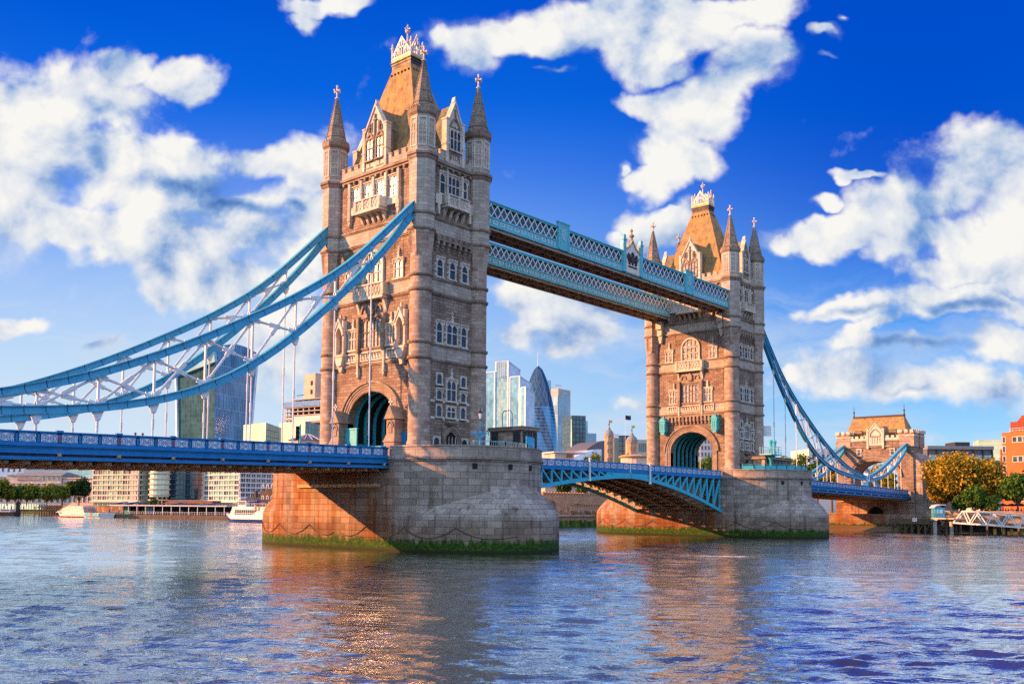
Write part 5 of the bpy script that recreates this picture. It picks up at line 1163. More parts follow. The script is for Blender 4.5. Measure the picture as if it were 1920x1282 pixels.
# ------------------------------------------------------------------ gatehouse tower at the far end
AX = 177.0
def make_abutment():
    T = thing('gatehouse_tower', 'squat stone gatehouse tower with wide arch and long slate roof at the far bridge end', 'gatehouse', (AX+4, 0, 0))
    F = frame((AX, 0, 0), (0, 1, 0), (-1, 0, 0)); FB = frame((AX+8.5, 0, 0), (0, 1, 0), (1, 0, 0)); FEa = frame((0, -10.5, 0), (1, 0, 0), (0, -1, 0)); FWa = frame((0, 10.5, 0), (1, 0, 0), (0, 1, 0)); zr = 10.2
    m = MB()
    for f in (F, FB): m.F = f; am = arc(0, 14.2, 6.4, 4.4, 20); m.prism([(-10.5, zr), (-6.4, zr)]+am+[(6.4, zr), (10.5, zr), (10.5, 24), (-10.5, 24)], -.9, 0)
    for f in (FEa, FWa): m.F = f; m.box(AX+.9, AX+7.6, -.9, 0, zr, 24)
    m.build('wall', 'rock', T)
    m = MB(); m.F = F; ab = arc(-.3, 3.4, 2.4, 2.6, 12)
    m.prism([(-10.8, -2), (-2.7, -2)]+[(a, c) for a, c in ab]+[(2.1, -2), (10.6, -2), (10.6, 7.7), (-10.8, 7.7)], -1.5, .4); m.F = IDF; m.box(AX+1.5, AX+9, -10.8, 10.8, -2, 7.7); m.box(AX-.2, AX+8.7, -10.7, 10.7, 8.4, zr)
    for yy in (-10.2, -6, 0, 6, 10.0): m.box(AX-.3, AX+.5, yy-.4, yy+.4, 7.7, 8.4)
    m.build('base', 'pier', T)
    m = MB(F); m.box(-2.7, 2.1, -1.45, -1.4, -2, 6.0); m.box(-9.8, 9.8, -.2, -.1, 7.7, 8.4); m.build('base_recess', 'dark', T)
    m = MB(F); m.box(-10.9, 9.6, .4, .8, 7.25, 7.5); m.build('bearing_ledge', 'bracket', T)
    m = MB()
    for f in (F, FB):
        m.F = f
        for k, (ra, rb, d) in enumerate(((7.6, 7.1, .4), (7.1, 6.7, .2), (6.7, 6.4, .05))): m.strip(arc(0, 14.2, ra, ra-2.0, 20), arc(0, 14.2, rb, rb-2.0, 20), -.5, d)
    m.build('arch_moulding', 'mould', T)
    m = MB(); a_ = [(-6.5, zr)]+arc(0, 14.2, 6.5, 4.5, 20)+[(6.5, zr)]; b_ = [(-6.8, zr)]+arc(0, 14.2, 6.8, 4.8, 20)+[(6.8, zr)]; m.F = frame((AX, 0, 0), (0, 1, 0), (1, 0, 0)); m.strip(b_, a_, .9, 7.6); m.build('arch_soffit', 'ashlar_pink', T)
    m = MB(); 
    for f, a0, a1 in ((F, -10.5, 10.5), (FB, -10.5, 10.5), (FEa, AX, AX+8.5), (FWa, AX, AX+8.5)): m.F = f; m.box(a0, a1, 0, .3, 22.4, 22.75); m.box(a0, a1, 0, .2, 24.0, 24.3)
    m.build('string_course', 'mould', T)
    for cx, cy in ((AX+1.7, -8.9), (AX+1.7, 8.3), (AX+6.8, -8.9), (AX+6.8, 8.3)):        # corner pavilions with battlements
        m = MB(); h = 1.95; m.box(cx-h, cx+h, cy-h, cy+h, zr if cx < AX+3 and abs(cy) < 0 else 22.3, 26.1); tw = m.build('corner_pavilion', 'ashlar_pink', T)
        m = MB(); m.box(cx-h-.15, cx+h+.15, cy-h-.15, cy+h+.15, 25.2, 25.45)
        for i in (-1, 0, 1):
            for a, b in ((cx-h, cy+i*1.5), (cx+h, cy+i*1.5), (cx+i*1.5, cy-h), (cx+i*1.5, cy+h)): m.box(a-.42, a+.42, b-.42, b+.42, 26.1, 26.95)
        m.build('battlement', 'trim', tw)
    m = MB()
    for f, a0, a1 in ((F, -7, 6.4),):
        m.F = f; m.box(a0, a1, -.3, .15, 24.3, 24.9); k = a0
        while k < a1-.7: m.box(k, k+.8, -.3, .15, 24.9, 25.6); k += 1.4
    m.build('parapet', 'trim', T)
    m = MB(F); c = -.6; m.prism([(c-2.0, 22.9), (c+2.0, 22.9), (c+2.0, 26.6), (c, 28.9), (c-2.0, 26.6)], -.4, .35)
    for e in (-1, 1): m.box(c+e*2.1-.25, c+e*2.1+.25, -.4, .5, 22.0, 27.6); m.strip([(c+e*2.15, 26.6), (c, 29.2)], [(c+e*1.8, 26.6), (c, 28.8)], -.4, .5)
    g = m.build('central_gable', 'trim', T)
    m = MB(F); m.strip(ogive(c, 25.4, 1.5, 2.2), ogive(c, 25.4, 1.3, 1.9), .35, .5)
    for k in range(4): m.strip(arc(c-1.05+k*.7, 25.1, .3, .5, 6), arc(c-1.05+k*.7, 25.1, .2, .36, 6), .35, .45); m.box(c-1.3+k*.7, c-1.2+k*.7, .35, .45, 23.3, 25.4)
    m.build('shield_tracery', 'mould', g)
    for e in (4.0, -5.1): window(F, T, e, .9, 20.3, 21.8, 1, trim='white', quoin=True)
    m = MB(); 
    for (a, za), (b, zb) in zip([((AX+.6, AX+8, -9, 8.6), 24.4), ((AX+2.0, AX+6.8, -7.9, 7.6), 28.2)], [((AX+2.0, AX+6.8, -7.9, 7.6), 28.2), ((AX+3.8, AX+5.0, -7.0, 6.9), 31.1)]): m.taper(a, za, b, zb)
    rf = m.build('roof', 'slate', T)
    m = MB(); m.box(AX+3.6, AX+5.2, -7.05, 6.95, 31.0, 31.5)
    for yy in (-7, 6.9): m.lathe(AX+4.4, yy, [(.25, 31.4), (.12, 32.4), (.3, 32.7), (.1, 33.0), (.06, 34.2), (.01, 34.6)], 8)
    m.build('ridge_finials', 'lead', rf)
    for yy in (4.4, -5.0):
        m = MB(F); m.box(yy-.9, yy+.9, -3.0, -.8, 25.0, 26.4); m.prism([(yy-1.2, 26.4), (yy+1.2, 26.4), (yy+.7, 27.3), (yy-.7, 27.3)], -3.2, -.5); d_ = m.build('roof_dormer', 'slate_grey', T); MB(F).box(yy-.7, yy+.7, -.8, -.74, 25.3, 26.2).build('dormer_opening', 'dark', d_)
    m = MB(); m.box(AX+.5, AX+8, -12.6, -10.4, -2, 19.0); m.taper((AX+.5, AX+8, -12.6, -10.4), 19.0, (AX+.8, AX+7.7, -11.2, -10.4), 20.5); m.box(AX+2, AX+6.5, -12.9, -12.5, 8, 17.5); m.build('buttress', 'pier', T)
    m = MB(); m.lathe(AX+7, -11.5, [(3.4, -2), (3.4, 9.6), (3.6, 9.8), (3.6, 10.2)], 20); m.build('round_turret', 'pier', T)
    return T
make_abutment()
for e in (-8.73, 8.4):
    T = thing('land_chain', 'blue anchor chain %s' % ('running from the gatehouse flank down into the golden trees' if e < 0 else 'glimpsed beyond the gatehouse through its arch'), 'bridge chain', (AX+8, e, 20)); m = MB(); pts = [(AX+7+k*3, 23.5-k*2.0+.05*k*k*.9) for k in range(9)]
    for p, q in zip(pts, pts[1:]): m.beam((p[0], e, p[1]), (q[0], e, q[1]), .5, 1.1)
    m.build('upper_chord', 'chain', T); m = MB()
    for p, q in zip(pts, pts[1:]): m.beam((p[0], e, p[1]-.9), (q[0], e, q[1]-1.0), .7, .14)
    m.build('flange', 'white_p', T)

# ------------------------------------------------------------------ banks
def poly_land(name, pts, z, mat, kind='structure'):
    m = MB(); m.add([(x, y, z) for x, y in pts], [list(range(len(pts)))]); o = m.build(name, mat); o['kind'] = kind; return o
M['paving'] = stone('riverside_paving', (.30, .27, .23), (.38, .34, .29), (.2, .18, .16), 1.2, .8, .2)
M['quay'] = stone('quay_wall_stone', (.26, .20, .15), (.36, .29, .22), (.13, .1, .08), 1.4, .6, .5, moss=2, stain=.6)
M['mud'] = paint('foreshore_mud', (.23, .15, .075), .7, .6)
EDGE = [(160, -420), (152, -120), (150, -37), (148, -16), (158, -13), (158, 14), (140, 40), gp(1085, 270), (122, 140), (113, 214), (100, 290), (104, 378), (96, 470), (20, 700), (-300, 1000)]
BACK = [(-300, 6000), (9000, 6000), (9000, -3000), (900, -3000), (160, -900)]
LZ = 4.0
poly_land('river_bank', EDGE+BACK, LZ, 'paving')
m = MB()
for p, q in zip(EDGE, EDGE[1:]): m.face((*p, -2), (*q, -2), (*q, LZ+.02), (*p, LZ+.02))
tag(m.build('quay_wall', 'quay'), 'long stone river wall edging the far bank', 'wall')
m = MB(); m.add([(134, -20, -.5), (128, -8, -.5), (133, 12, -.5), (158, 16, 1.1), (160, -14, 1.1)], [(0, 1, 2, 3, 4)]); m.add([(134, -20, -.6), (160, -14, 1.1), (148, -34, 1.0), (140, -40, -.5)], [(0, 1, 2, 3)]); o = m.build('foreshore', 'mud'); o['kind'] = 'structure'

# ------------------------------------------------------------------ trees
def leaf_mat(name, a, b, c):
    mt, n, bs = pmat(name, .65, spec=.2); pos = objpos(n)
    isl = n.add('ShaderNodeNewGeometry').outputs['Random Per Island']
    f = n.m('ADD', n.m('MULTIPLY', n.noise(pos, .22, 4, .65).outputs[0], .85), n.m('MULTIPLY', isl, .35))
    n.l.new(n.ramp(f, [(.40, a), (.62, b), (.86, c)]), bs.inputs['Base Color'])
    tr = n.add('ShaderNodeBsdfTranslucent', {'Color': (*b, 1)}); mx = n.add('ShaderNodeMixShader', {0: .22, 1: bs.outputs[0], 2: tr.outputs[0]})
    n.l.new(mx.outputs[0], n.n['Material Output'].inputs[0]); return mt
M['leaf_green'] = leaf_mat('green_leaves', (.022, .070, .010), (.060, .155, .018), (.17, .25, .035))
M['leaf_olive'] = leaf_mat('olive_leaves', (.06, .11, .012), (.19, .25, .028), (.34, .26, .035))
M['leaf_autumn'] = leaf_mat('autumn_leaves', (.09, .12, .012), (.34, .25, .018), (.62, .36, .03))
M['leaf_dark'] = leaf_mat('dark_leaves', (.008, .028, .006), (.016, .055, .012), (.05, .10, .02))
M['bark'] = paint('bark', (.10, .075, .055), .9, .5)
def tree(label, x, y, z, h, w, leaf, seed, nl=16, leaves=3200, size=.5, trunk=.25, group=None, name='broadleaf_tree'):
    rng = np.random.default_rng(seed); T = thing(name, label, 'tree', (x, y, z), group)
    m = MB(); m.tube((x, y, z-.3), (x, y, z+h*trunk), h*.024, h*.018); top = Vector((x, y, z+h*trunk)); cz = z+h*(trunk+(1-trunk)*.48); rh = h*(1-trunk)*.5; rw = w/2
    lob = []
    for k in range(nl):
        a = 2*pi*k/nl*1.618*2; v = -0.75+1.6*((k+.5)/nl); rr = sqrt(max(.05, 1-min(1, abs(v))**2))*rw*rng.uniform(.45, .72)
        c = Vector((x+rr*cos(a), y+rr*sin(a), cz+v*rh*.72)); lob.append((c, rw*rng.uniform(.30, .46)))
        b = top+(c-top)*.55+Vector((0, 0, -.05*h)); m.tube(top-Z*rng.uniform(0, .1)*h, b, h*.010, h*.006, 5); m.tube(b, c, h*.006, h*.002, 5)
    m.build('trunk', 'bark', T)
    per = leaves//nl; V = []
    for c, r in lob:
        d = rng.normal(size=(per, 3)); d /= np.linalg.norm(d, axis=1)[:, None]; rad = r*rng.uniform(.25, 1.12, per)**.55
        p = np.array(c)+d*rad[:, None]*np.array([1, 1, .85]); p += rng.normal(0, r*.10, (per, 3))
        nrm = d+rng.normal(0, .7, (per, 3)); nrm /= np.linalg.norm(nrm, axis=1)[:, None]
        t = np.cross(nrm, rng.normal(size=(per, 3))); t /= np.linalg.norm(t, axis=1)[:, None]; b = np.cross(nrm, t); s = size*rng.uniform(.5, 1.15, per)[:, None]
        V.append(np.stack([p+t*s, p+b*s*.7, p-t*s, p-b*s*.7], 1).reshape(-1, 3))
    V = np.concatenate(V)-np.array([x, y, z]); n = len(V)//4
    me = bpy.data.meshes.new('crown'); me.from_pydata(V.tolist(), [], [tuple(range(4*i, 4*i+4)) for i in range(n)]); me.materials.append(M[leaf])
    o = bpy.data.objects.new('crown', me); COL.objects.link(o); o.parent = T; return T
def tree_px(label, u, vt, d, wpx, leaf, seed, z=LZ, **k):
    x, y = gp(u, d); tree(label, x, y, z, zh(u, vt, d)-z, wpx*d/FPX, leaf, seed, **k)
G_L = 'trees on the quay before the pale columned building'
for i, (u, vt, w, lf, lab) in enumerate(((-3, 895, 42, 'leaf_olive', 'olive tree above the turquoise hoarding, partly cut off, before the pale wing'), (13, 909, 30, 'leaf_olive', 'small forked olive tree beside the cut off one above the turquoise hoarding'), (30, 908, 26, 'leaf_green', 'thin round green tree between a forked olive one and a broad one on the quay'),
    (50, 907, 38, 'leaf_olive', 'broad olive tree in the middle of the quay row'), (88, 908, 44, 'leaf_olive', 'wide loose tree below the end of the carved frieze on the quay'), (117, 905, 34, 'leaf_olive', 'yellowish tree next to the tall dark one on the quay'), (148, 893, 44, 'leaf_dark', 'tallest dark green tree at the end of the quay row, beside the flats'))):
    tree_px(lab, u, vt, 485+2*i, w, lf, 20+i, leaves=2600, size=.62, trunk=.22, group=G_L)
tree_px('small round green tree at the foot of the pale flats', 288, 936, 405, 16, 'leaf_green', 31, leaves=900, size=.4, nl=9)

# ------------------------------------------------------------------ building helpers
def grid_mat(name, ca, cb, line, w, h, ms=.06, rough=.15, spec=.8, metal=0.0, grad=None, stripes=False):
    mt, n, bs = pmat(name, rough, metal, spec=spec); uv = n.add('ShaderNodeTexCoord').outputs['UV']
    br = n.add('ShaderNodeTexBrick', {'Vector': uv, 'Color1': (*ca, 1), 'Color2': (*cb, 1), 'Mortar': (*line, 1), 'Scale': 1.0, 'Mortar Size': ms, 'Mortar Smooth': .1, 'Bias': 0.0, 'Brick Width': w, 'Row Height': h}, offset=0.0)
    col = br.outputs[0]
    nz_ = n.noise(uv, .06, 4, .6).outputs[0]
    col = n.mix(1.0, col, n.ramp(nz_, [(.3, (.7, .7, .72)), (.7, (1.3, 1.3, 1.28))]), 'MULTIPLY')
    n.l.new(col, bs.inputs['Base Color']); n.l.new(n.m('ADD', n.m('MULTIPLY', br.outputs[1], .5), rough), bs.inputs['Roughness'])
    bump(n, bs, n.noise(uv, .35, 2).outputs[0], .08, .3); return mt
M['g_pale'] = grid_mat('pale_blue_curtain_wall', (.09, .34, .54), (.20, .48, .64), (.06, .20, .36), 3.0, 4.2, .12)
M['g_yel'] = grid_mat('pale_gold_blue_curtain_wall', (.12, .40, .56), (.34, .54, .54), (.13, .30, .40), 2.6, 4.2, .14)
M['g_white'] = grid_mat('silver_white_cladding', (.46, .64, .80), (.54, .70, .84), (.36, .54, .70), 2.5, 4.2, .10, .4)
M['g_dark'] = grid_mat('dark_glass_facade', (.010, .045, .075), (.03, .11, .15), (.006, .02, .035), 3.0, 3.6, .35)
M['g_blue'] = grid_mat('steel_blue_curtain_wall', (.10, .26, .40), (.20, .40, .52), (.38, .56, .68), 2.2, 12.0, .16)
M['g_wtL'] = grid_mat('olive_grey_curtain_wall', (.016, .072, .105), (.034, .12, .15), (.06, .14, .17), 2.4, 4.0, .20, .5, spec=.02)
M['g_wtR'] = grid_mat('finned_blue_curtain_wall', (.025, .13, .28), (.07, .24, .42), (.20, .42, .60), 2.6, 12.0, .28, spec=.35)
M['g_green'] = grid_mat('pale_green_glass_louvres', (.40, .60, .45), (.46, .66, .50), (.33, .52, .40), 40.0, 2.2, .12, .35)
M['g_refl'] = grid_mat('dark_green_mirror_glass', (.015, .075, .085), (.10, .19, .13), (.02, .06, .06), 3.5, 3.5, .12, .06, 1.0)
M['g_teal'] = grid_mat('dark_teal_round_glass', (.006, .035, .060), (.02, .11, .14), (.01, .03, .05), 1.6, 3.4, .10, .05, 1.0)
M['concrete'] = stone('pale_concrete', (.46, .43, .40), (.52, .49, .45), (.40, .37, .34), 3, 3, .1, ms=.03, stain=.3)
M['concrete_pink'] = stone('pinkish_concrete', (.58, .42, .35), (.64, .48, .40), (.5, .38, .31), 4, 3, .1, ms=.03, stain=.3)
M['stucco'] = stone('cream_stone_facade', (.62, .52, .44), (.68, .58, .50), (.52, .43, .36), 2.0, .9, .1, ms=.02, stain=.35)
M['pale_wall'] = paint('off_white_wall', (.60, .60, .62), .8, .2)
M['brick_or'] = stone('orange_brick', (.34, .13, .05), (.40, .16, .065), (.27, .11, .045), .7, .25, .2, ms=.02, stain=.3, rough=.85, streak=.3)
M['brick_red'] = stone('dark_red_brick', (.22, .05, .035), (.28, .07, .045), (.16, .05, .04), .7, .25, .2, ms=.02, stain=.3)
M['brick_brown'] = stone('brown_brick', (.075, .055, .05), (.11, .08, .065), (.06, .05, .045), .6, .25, .2, ms=.02)
M['lead_grey'] = paint('grey_sheet_roof', (.22, .24, .25), .6, .3)
M['grey_panel'] = paint('blue_grey_panels', (.11, .125, .16), .5, .2)
M['aqua_glass'] = grid_mat('aqua_glass_band', (.20, .50, .55), (.30, .60, .62), (.12, .25, .3), 2.0, 3.0, .1)
M['dwin'] = glass('dark_window_glass', (.03, .055, .065), .1, .8, vary=.7, scale=.6)
M['gwin'] = glass('greenish_window_glass', (.15, .36, .27), .15, .8, vary=.55, scale=.5)
def block(T, name, mat, p, q, depth, z0, z1, skew=None):
    F, L, t, n = facef(p, q); m = MB(F); m.box(0, L, -depth, 0, z0, z1); return m.build(name, mat, T)
def building(label, u0, d0, u1, d1, depth, vt, mat, z0=LZ, cat='building', name='office_building', group=None):
    p, q = gp(u0, d0), gp(u1, d1); T = thing(name, label, cat, ((p[0]+q[0])/2, (p[1]+q[1])/2, z0), group); z1 = zh((u0+u1)/2, vt, (d0+d1)/2); block(T, 'facade', mat, p, q, depth, z0, z1); return T, p, q, z0, z1
def windows_row(T, F, us, z0, z1, w, glassm='dwin', framem='pale_wall', name='window', d=0.0):
    for u in us:
        m = MB(F); m.strip([(u-w/2-.15, z0-.15), (u-w/2-.15, z1+.15), (u+w/2+.15, z1+.15), (u+w/2+.15, z0-.15), (u-w/2-.15, z0-.15)], [(u-w/2, z0), (u-w/2, z1), (u+w/2, z1), (u+w/2, z0), (u-w/2, z0)], d, d+.15); o = m.build(name, framem, T)
        MB(F).face((u-w/2, d+.03, z0), (u+w/2, d+.03, z0), (u+w/2, d+.03, z1), (u-w/2, d+.03, z1)).build('pane', glassm, o, recalc=False)

# ------------------------------------------------------------------ skyline


d = 800                                                  # flared tower behind the chains
T = thing('office_tower', 'top heavy glass skyscraper flaring outwards, seen through the chain lattice', 'skyscraper', (*gp(397, d), LZ), 'glass towers of the skyline')
def wt_u(edge, f): return {'L': 333-11*f**1.4, 'B': 399-4*f, 'R': 461+15*f**1.3}[edge]
for nm, mat, ea, eb, da, db, va, vb in (('side_facade', 'g_wtL', 'L', 'B', d+30, d, 688, 664), ('river_facade', 'g_wtR', 'B', 'R', d, d+45, 652, 662)):
    m = MB(); n = 14; cols = 12; P_ = []
    za, zb = zh(wt_u(ea, 1), va, da), zh(wt_u(eb, 1), vb, db)
    for i in range(n+1):
        f = i/n
        for j in range(cols+1):
            s = j/cols; u = wt_u(ea, f)*(1-s)+wt_u(eb, f)*s; dd = da*(1-s)+db*s; x, y = gp(u, dd); zt = za*(1-s)+zb*s+(5.5*sin(pi*s) if nm[0] == 'r' else 0); P_.append((x, y, LZ+(zt-LZ)*f, s, f))
    W_ = 62 if nm[0] == 'r' else 36
    for i in range(n):
        for j in range(cols):
            k = i*(cols+1)+j; q = [P_[k], P_[k+1], P_[k+cols+2], P_[k+cols+1]]
            m.add([a[:3] for a in q], [(0, 1, 2, 3)], [[(a[3]*W_, a[2]) for a in q]])
    m.build(nm, mat, T, recalc=False)
m = MB(); pL, pB, pR = gp(wt_u('L', 1), d+30), gp(wt_u('B', 1), d), gp(wt_u('R', 1), d+45); pK = (pL[0]+pR[0]-pB[0]+8, pL[1]+pR[1]-pB[1]+8)
zL, zB, zR = zh(322, 688, d+30), zh(395, 655, d), zh(476, 662, d+45); bL, bR = gp(333, d+30), gp(461, d+45); bK = (bL[0]+bR[0]-gp(399, d)[0], bL[1]+bR[1]-gp(399, d)[1])
m.face((*pL, zL), (*pB, zB), (*pR, zR), (*pK, zR)); m.face((*pR, zR), (*pK, zR), (*bK, LZ), (*bR, LZ)); m.face((*pL, zL), (*pK, zR), (*bK, LZ), (*bL, LZ)); m.build('roof_and_rear', 'g_white', T)
m = MB()
for f0 in range(14):
    f, g = f0/14, (f0+1)/14
    for e, dd, vt in (('R', d+44.5, 662), ('L', d+29.5, 688)):
        zt = zh(wt_u(e, 1), vt, dd); a, b = gp(wt_u(e, f), dd), gp(wt_u(e, g), dd); m.beam((*a, LZ+(zt-LZ)*f), (*b, LZ+(zt-LZ)*g), 2.0, 2.0)
m.build('white_edge_rib', 'g_white', T)
m = MB(); a, b = gp(324, d+29), gp(396, d-1); zt = zh(324, 690, d+30); m.beam((*a, zt-3), (*b, zh(396, 664, d)-2), 3, 9); m.build('sky_garden_band', 'aqua_glass', T)
# tower under construction
d = 640; T = thing('unfinished_tower', 'unfinished tower with bare floor slabs and a pale lift core', 'building', (*gp(575, d), LZ))
p, q, r = gp(565, d+10), gp(586, d), gp(600, d+16); zt = zh(585, 699, d)
F, L, t, n = facef(p, q); m = MB(F); m.box(0, L, -18, 0, LZ, zt); core = m.build('lift_core', 'concrete_pink', T)
for k in range(6): MB(F).box(L*.62, L*.78, 0, .3, zt-8-k*6, zt-5-k*6).build('core_opening', 'dark', core)
p, q = gp(528, d+8), gp(588, d-14); F, L, t, n = facef(p, q)
for k in range(9):
    v = 749+k*7.3; zz = zh(560, v, d); m = MB(F); m.box(0 if k > 1 else 6, L+12, -26, 0, zz-.5, zz); m.box(0 if k > 1 else 6, L+12, -.1, .1, zz, zz+1.1) if k in (2, 5) else None; m.build('floor_slab', 'concrete', T)
m = MB(F)
for k in range(6): m.box(2+k*(L-4)/5-.35, 2+k*(L-4)/5+.35, -1.6, -.9, LZ, zh(560, 752, d))
m.build('column', 'concrete', T); m = MB(F); z_ = zh(560, 760, d); m.box(-1, L+12.5, .2, .5, z_-1.2, z_+2.4); m.build('safety_netting', 'blue', T)
m = MB(F); m.box(L*.35, L+12.6, .3, .7, zh(560, 792, d), zh(560, 781, d)); m.build('white_sheeting', 'pale_wall', T); m = MB(F); m.box(0, L+11, -24, -6, LZ, zh(560, 756, d)); m.build('dark_interior', 'dark', T)
m = MB(); zc = zh(560, 742, d); a = gp(552, d); b = gp(566, d); m.beam((*a, zc), (*b, zc+.8), .4, .4); m.beam((*gp(596, d), zh(596, 734, d)), (*gp(618, d), zh(618, 734, d)), .5, .5); m.build('crane_arm', 'iron', T)
# green glass pair and pyramid roofed pavilion
for (u0, u1, u2, vt, dd, lab) in ((453, 495, 520, 792, 520, 'low pale green glass block at the foot of the flared skyscraper'), (520, 569, 606, 789, 500, 'pale green glass block next to the tall tower, behind the traffic signal')):
    a, b, c = gp(u0, dd+20), gp(u1, dd), gp(u2, dd+22); T = thing('office_building', lab, 'office block', (*b, LZ), 'green glass offices'); zt = zh(u1, vt, dd)
    m = MB(); m.face((*a, LZ), (*b, LZ), (*b, zt), (*a, zt)); m.build('louvred_facade', 'g_green', T); m = MB(); m.face((*b, LZ), (*c, LZ), (*c, zt-.5), (*b, zt)); m.build('mirror_facade', 'g_refl', T)
    e = (a[0]+c[0]-b[0], a[1]+c[1]-b[1]); m = MB(); m.face((*a, zt), (*b, zt), (*c, zt-.5), (*e, zt)); m.face((*a, LZ), (*e, LZ), (*e, zt), (*a, zt)); m.face((*c, LZ), (*e, LZ), (*e, zt), (*c, zt-.5)); m.build('roof_and_rear', 'lead_grey', T)
x, y = gp(574, 430); T = thing('pavilion', 'pink walled pavilion with a shallow glazed pyramid roof behind the parapet', 'pavilion', (x, y, LZ)); ze, za = zh(574, 826, 430), zh(574, 814, 430); m = MB(); m.lathe(x, y, [(8.2, LZ), (8.2, ze)], 8, pi/8); m.build('wall', 'concrete_pink', T); m = MB(); m.lathe(x, y, [(8.8, ze), (1.0, za), (.01, za+.3)], 16); r_ = m.build('glazed_roof', 'grey_panel', T)
m = MB()
for k in range(16): a = 2*pi*k/16; m.beam((x+8.8*cos(a), y+8.8*sin(a), ze+.05), (x+cos(a), y+sin(a), za+.05), .18, .18)
m.build('roof_ribs', 'white_p', r_)
# stepped glass trio
d = 900; T = thing('office_tower', 'stepped pale blue glass skyscraper with slanted white fins rising behind the brown cabin', 'skyscraper', (*gp(950, d), LZ), 'glass towers of the skyline')
for (u0, u1, u2, v0, v2, mat, dd) in ((908, 926, 930, 697, 699, 'g_pale', d+6), (928, 951, 974, 677, 694, 'g_yel', d), (955, 973, 994, 705, 719, 'g_pale', d-14), (976, 984, 1001, 725, 738, 'g_pale', d-26)):
    a, b, c = gp(u0, dd+6), gp(u1, dd), gp(u2, dd+26); zt, z2 = zh(u1, v0, dd), zh(u2, v2, dd+26); e = (a[0]+c[0]-b[0], a[1]+c[1]-b[1])
    m = MB(); m.face((*a, LZ), (*b, LZ), (*b, zt), (*a, zt)); w_ = m.build('glass_front', mat, T); m = MB(); m.face((*b, LZ), (*c, LZ), (*c, z2), (*b, zt)); m.face((*a, zt), (*b, zt), (*c, z2), (*e, z2)); m.face((*e, LZ), (*c, LZ), (*c, z2), (*e, z2)); m.face((*a, LZ), (*e, LZ), (*e, z2), (*a, zt)); m.build('slanted_flank', 'g_white', T)
    m = MB(); m.beam((*a, LZ), (*a, zt), .9, .9); m.beam((*b, LZ), (*b, zt+.3), 1.1, 1.1); m.beam((*b, zt), (*c, z2), .9, .9); m.beam((*a, zt), (*b, zt), .8, .8); m.build('white_fin', 'g_white', T)
    if mat == 'g_yel': m = MB(); Fq, L, t, n = facef(a, b); m.F = Fq; m.box(0, L, .1, .3, zt-16, zt-1); m.build('crown_panel', 'g_blue', T)
# bullet tower
d = 1000; x, y = gp(1008, d); T = thing('bullet_tower', 'dark bullet shaped glass tower with spiralling lattice bands', 'skyscraper', (x, y, LZ), 'glass towers of the skyline'); zt = zh(1005, 685, d); H_ = zt-LZ
mt, n_, bs = pmat('spiral_diagrid_glass', .12, spec=.9); uv = n_.add('ShaderNodeTexCoord').outputs['UV']; sx = n_.add('ShaderNodeSeparateXYZ', {0: uv}).outputs
fr = lambda v: n_.m('FRACT', v)
s1, s2 = n_.m('ADD', n_.m('MULTIPLY', sx[0], 18.0), n_.m('MULTIPLY', sx[1], 14.0)), n_.m('SUBTRACT', n_.m('MULTIPLY', sx[0], 18.0), n_.m('MULTIPLY', sx[1], 14.0))
line = n_.m('MAXIMUM', n_.m('LESS_THAN', fr(s1), .10), n_.m('LESS_THAN', fr(s2), .10))
band = n_.m('LESS_THAN', fr(n_.m('ADD', n_.m('MULTIPLY', sx[0], 6.0), n_.m('MULTIPLY', sx[1], 2.3))), .46)
fine = n_.m('LESS_THAN', fr(n_.m('MULTIPLY', sx[1], 42.0)), .22)
c_ = n_.mix(band, (.03, .24, .52), (.003, .028, .10)); c_ = n_.mix(n_.m('MULTIPLY', fine, .45), c_, (.25, .48, .62)); c_ = n_.mix(n_.m('GREATER_THAN', sx[1], .70), c_, (.012, .05, .12)); c_ = n_.mix(n_.m('MULTIPLY', line, .5), c_, (.14, .30, .44))
n_.l.new(c_, bs.inputs['Base Color']); M['gherk'] = mt
prof = [(s, (.80+.20*sin(pi*min(1, s/.38)*.5)) if s < .38 else cos((s-.38)/.62*pi/2)**.60) for s in [i/36 for i in range(37)]]
R_ = 37*d/FPX; m = MB(); nn = 48
for (s, r), (s2_, r2) in zip(prof, prof[1:]):
    for i in range(nn):
        a, b = 2*pi*i/nn, 2*pi*(i+1)/nn; m.add([(x+R_*r*cos(a), y+R_*r*sin(a), LZ+H_*s), (x+R_*r*cos(b), y+R_*r*sin(b), LZ+H_*s), (x+R_*r2*cos(b), y+R_*r2*sin(b), LZ+H_*s2_), (x+R_*r2*cos(a), y+R_*r2*sin(a), LZ+H_*s2_)], [(0, 1, 2, 3)], [((i/nn, s), ((i+1)/nn, s), ((i+1)/nn, s2_), (i/nn, s2_))])
m.build('glass_shell', 'gherk', T, smooth=True)
m = MB(); m.tube((x-1, y, zt-2), (x-1, y, zt+14), .3, .12, 6); m.build('mast', 'white_p', T)
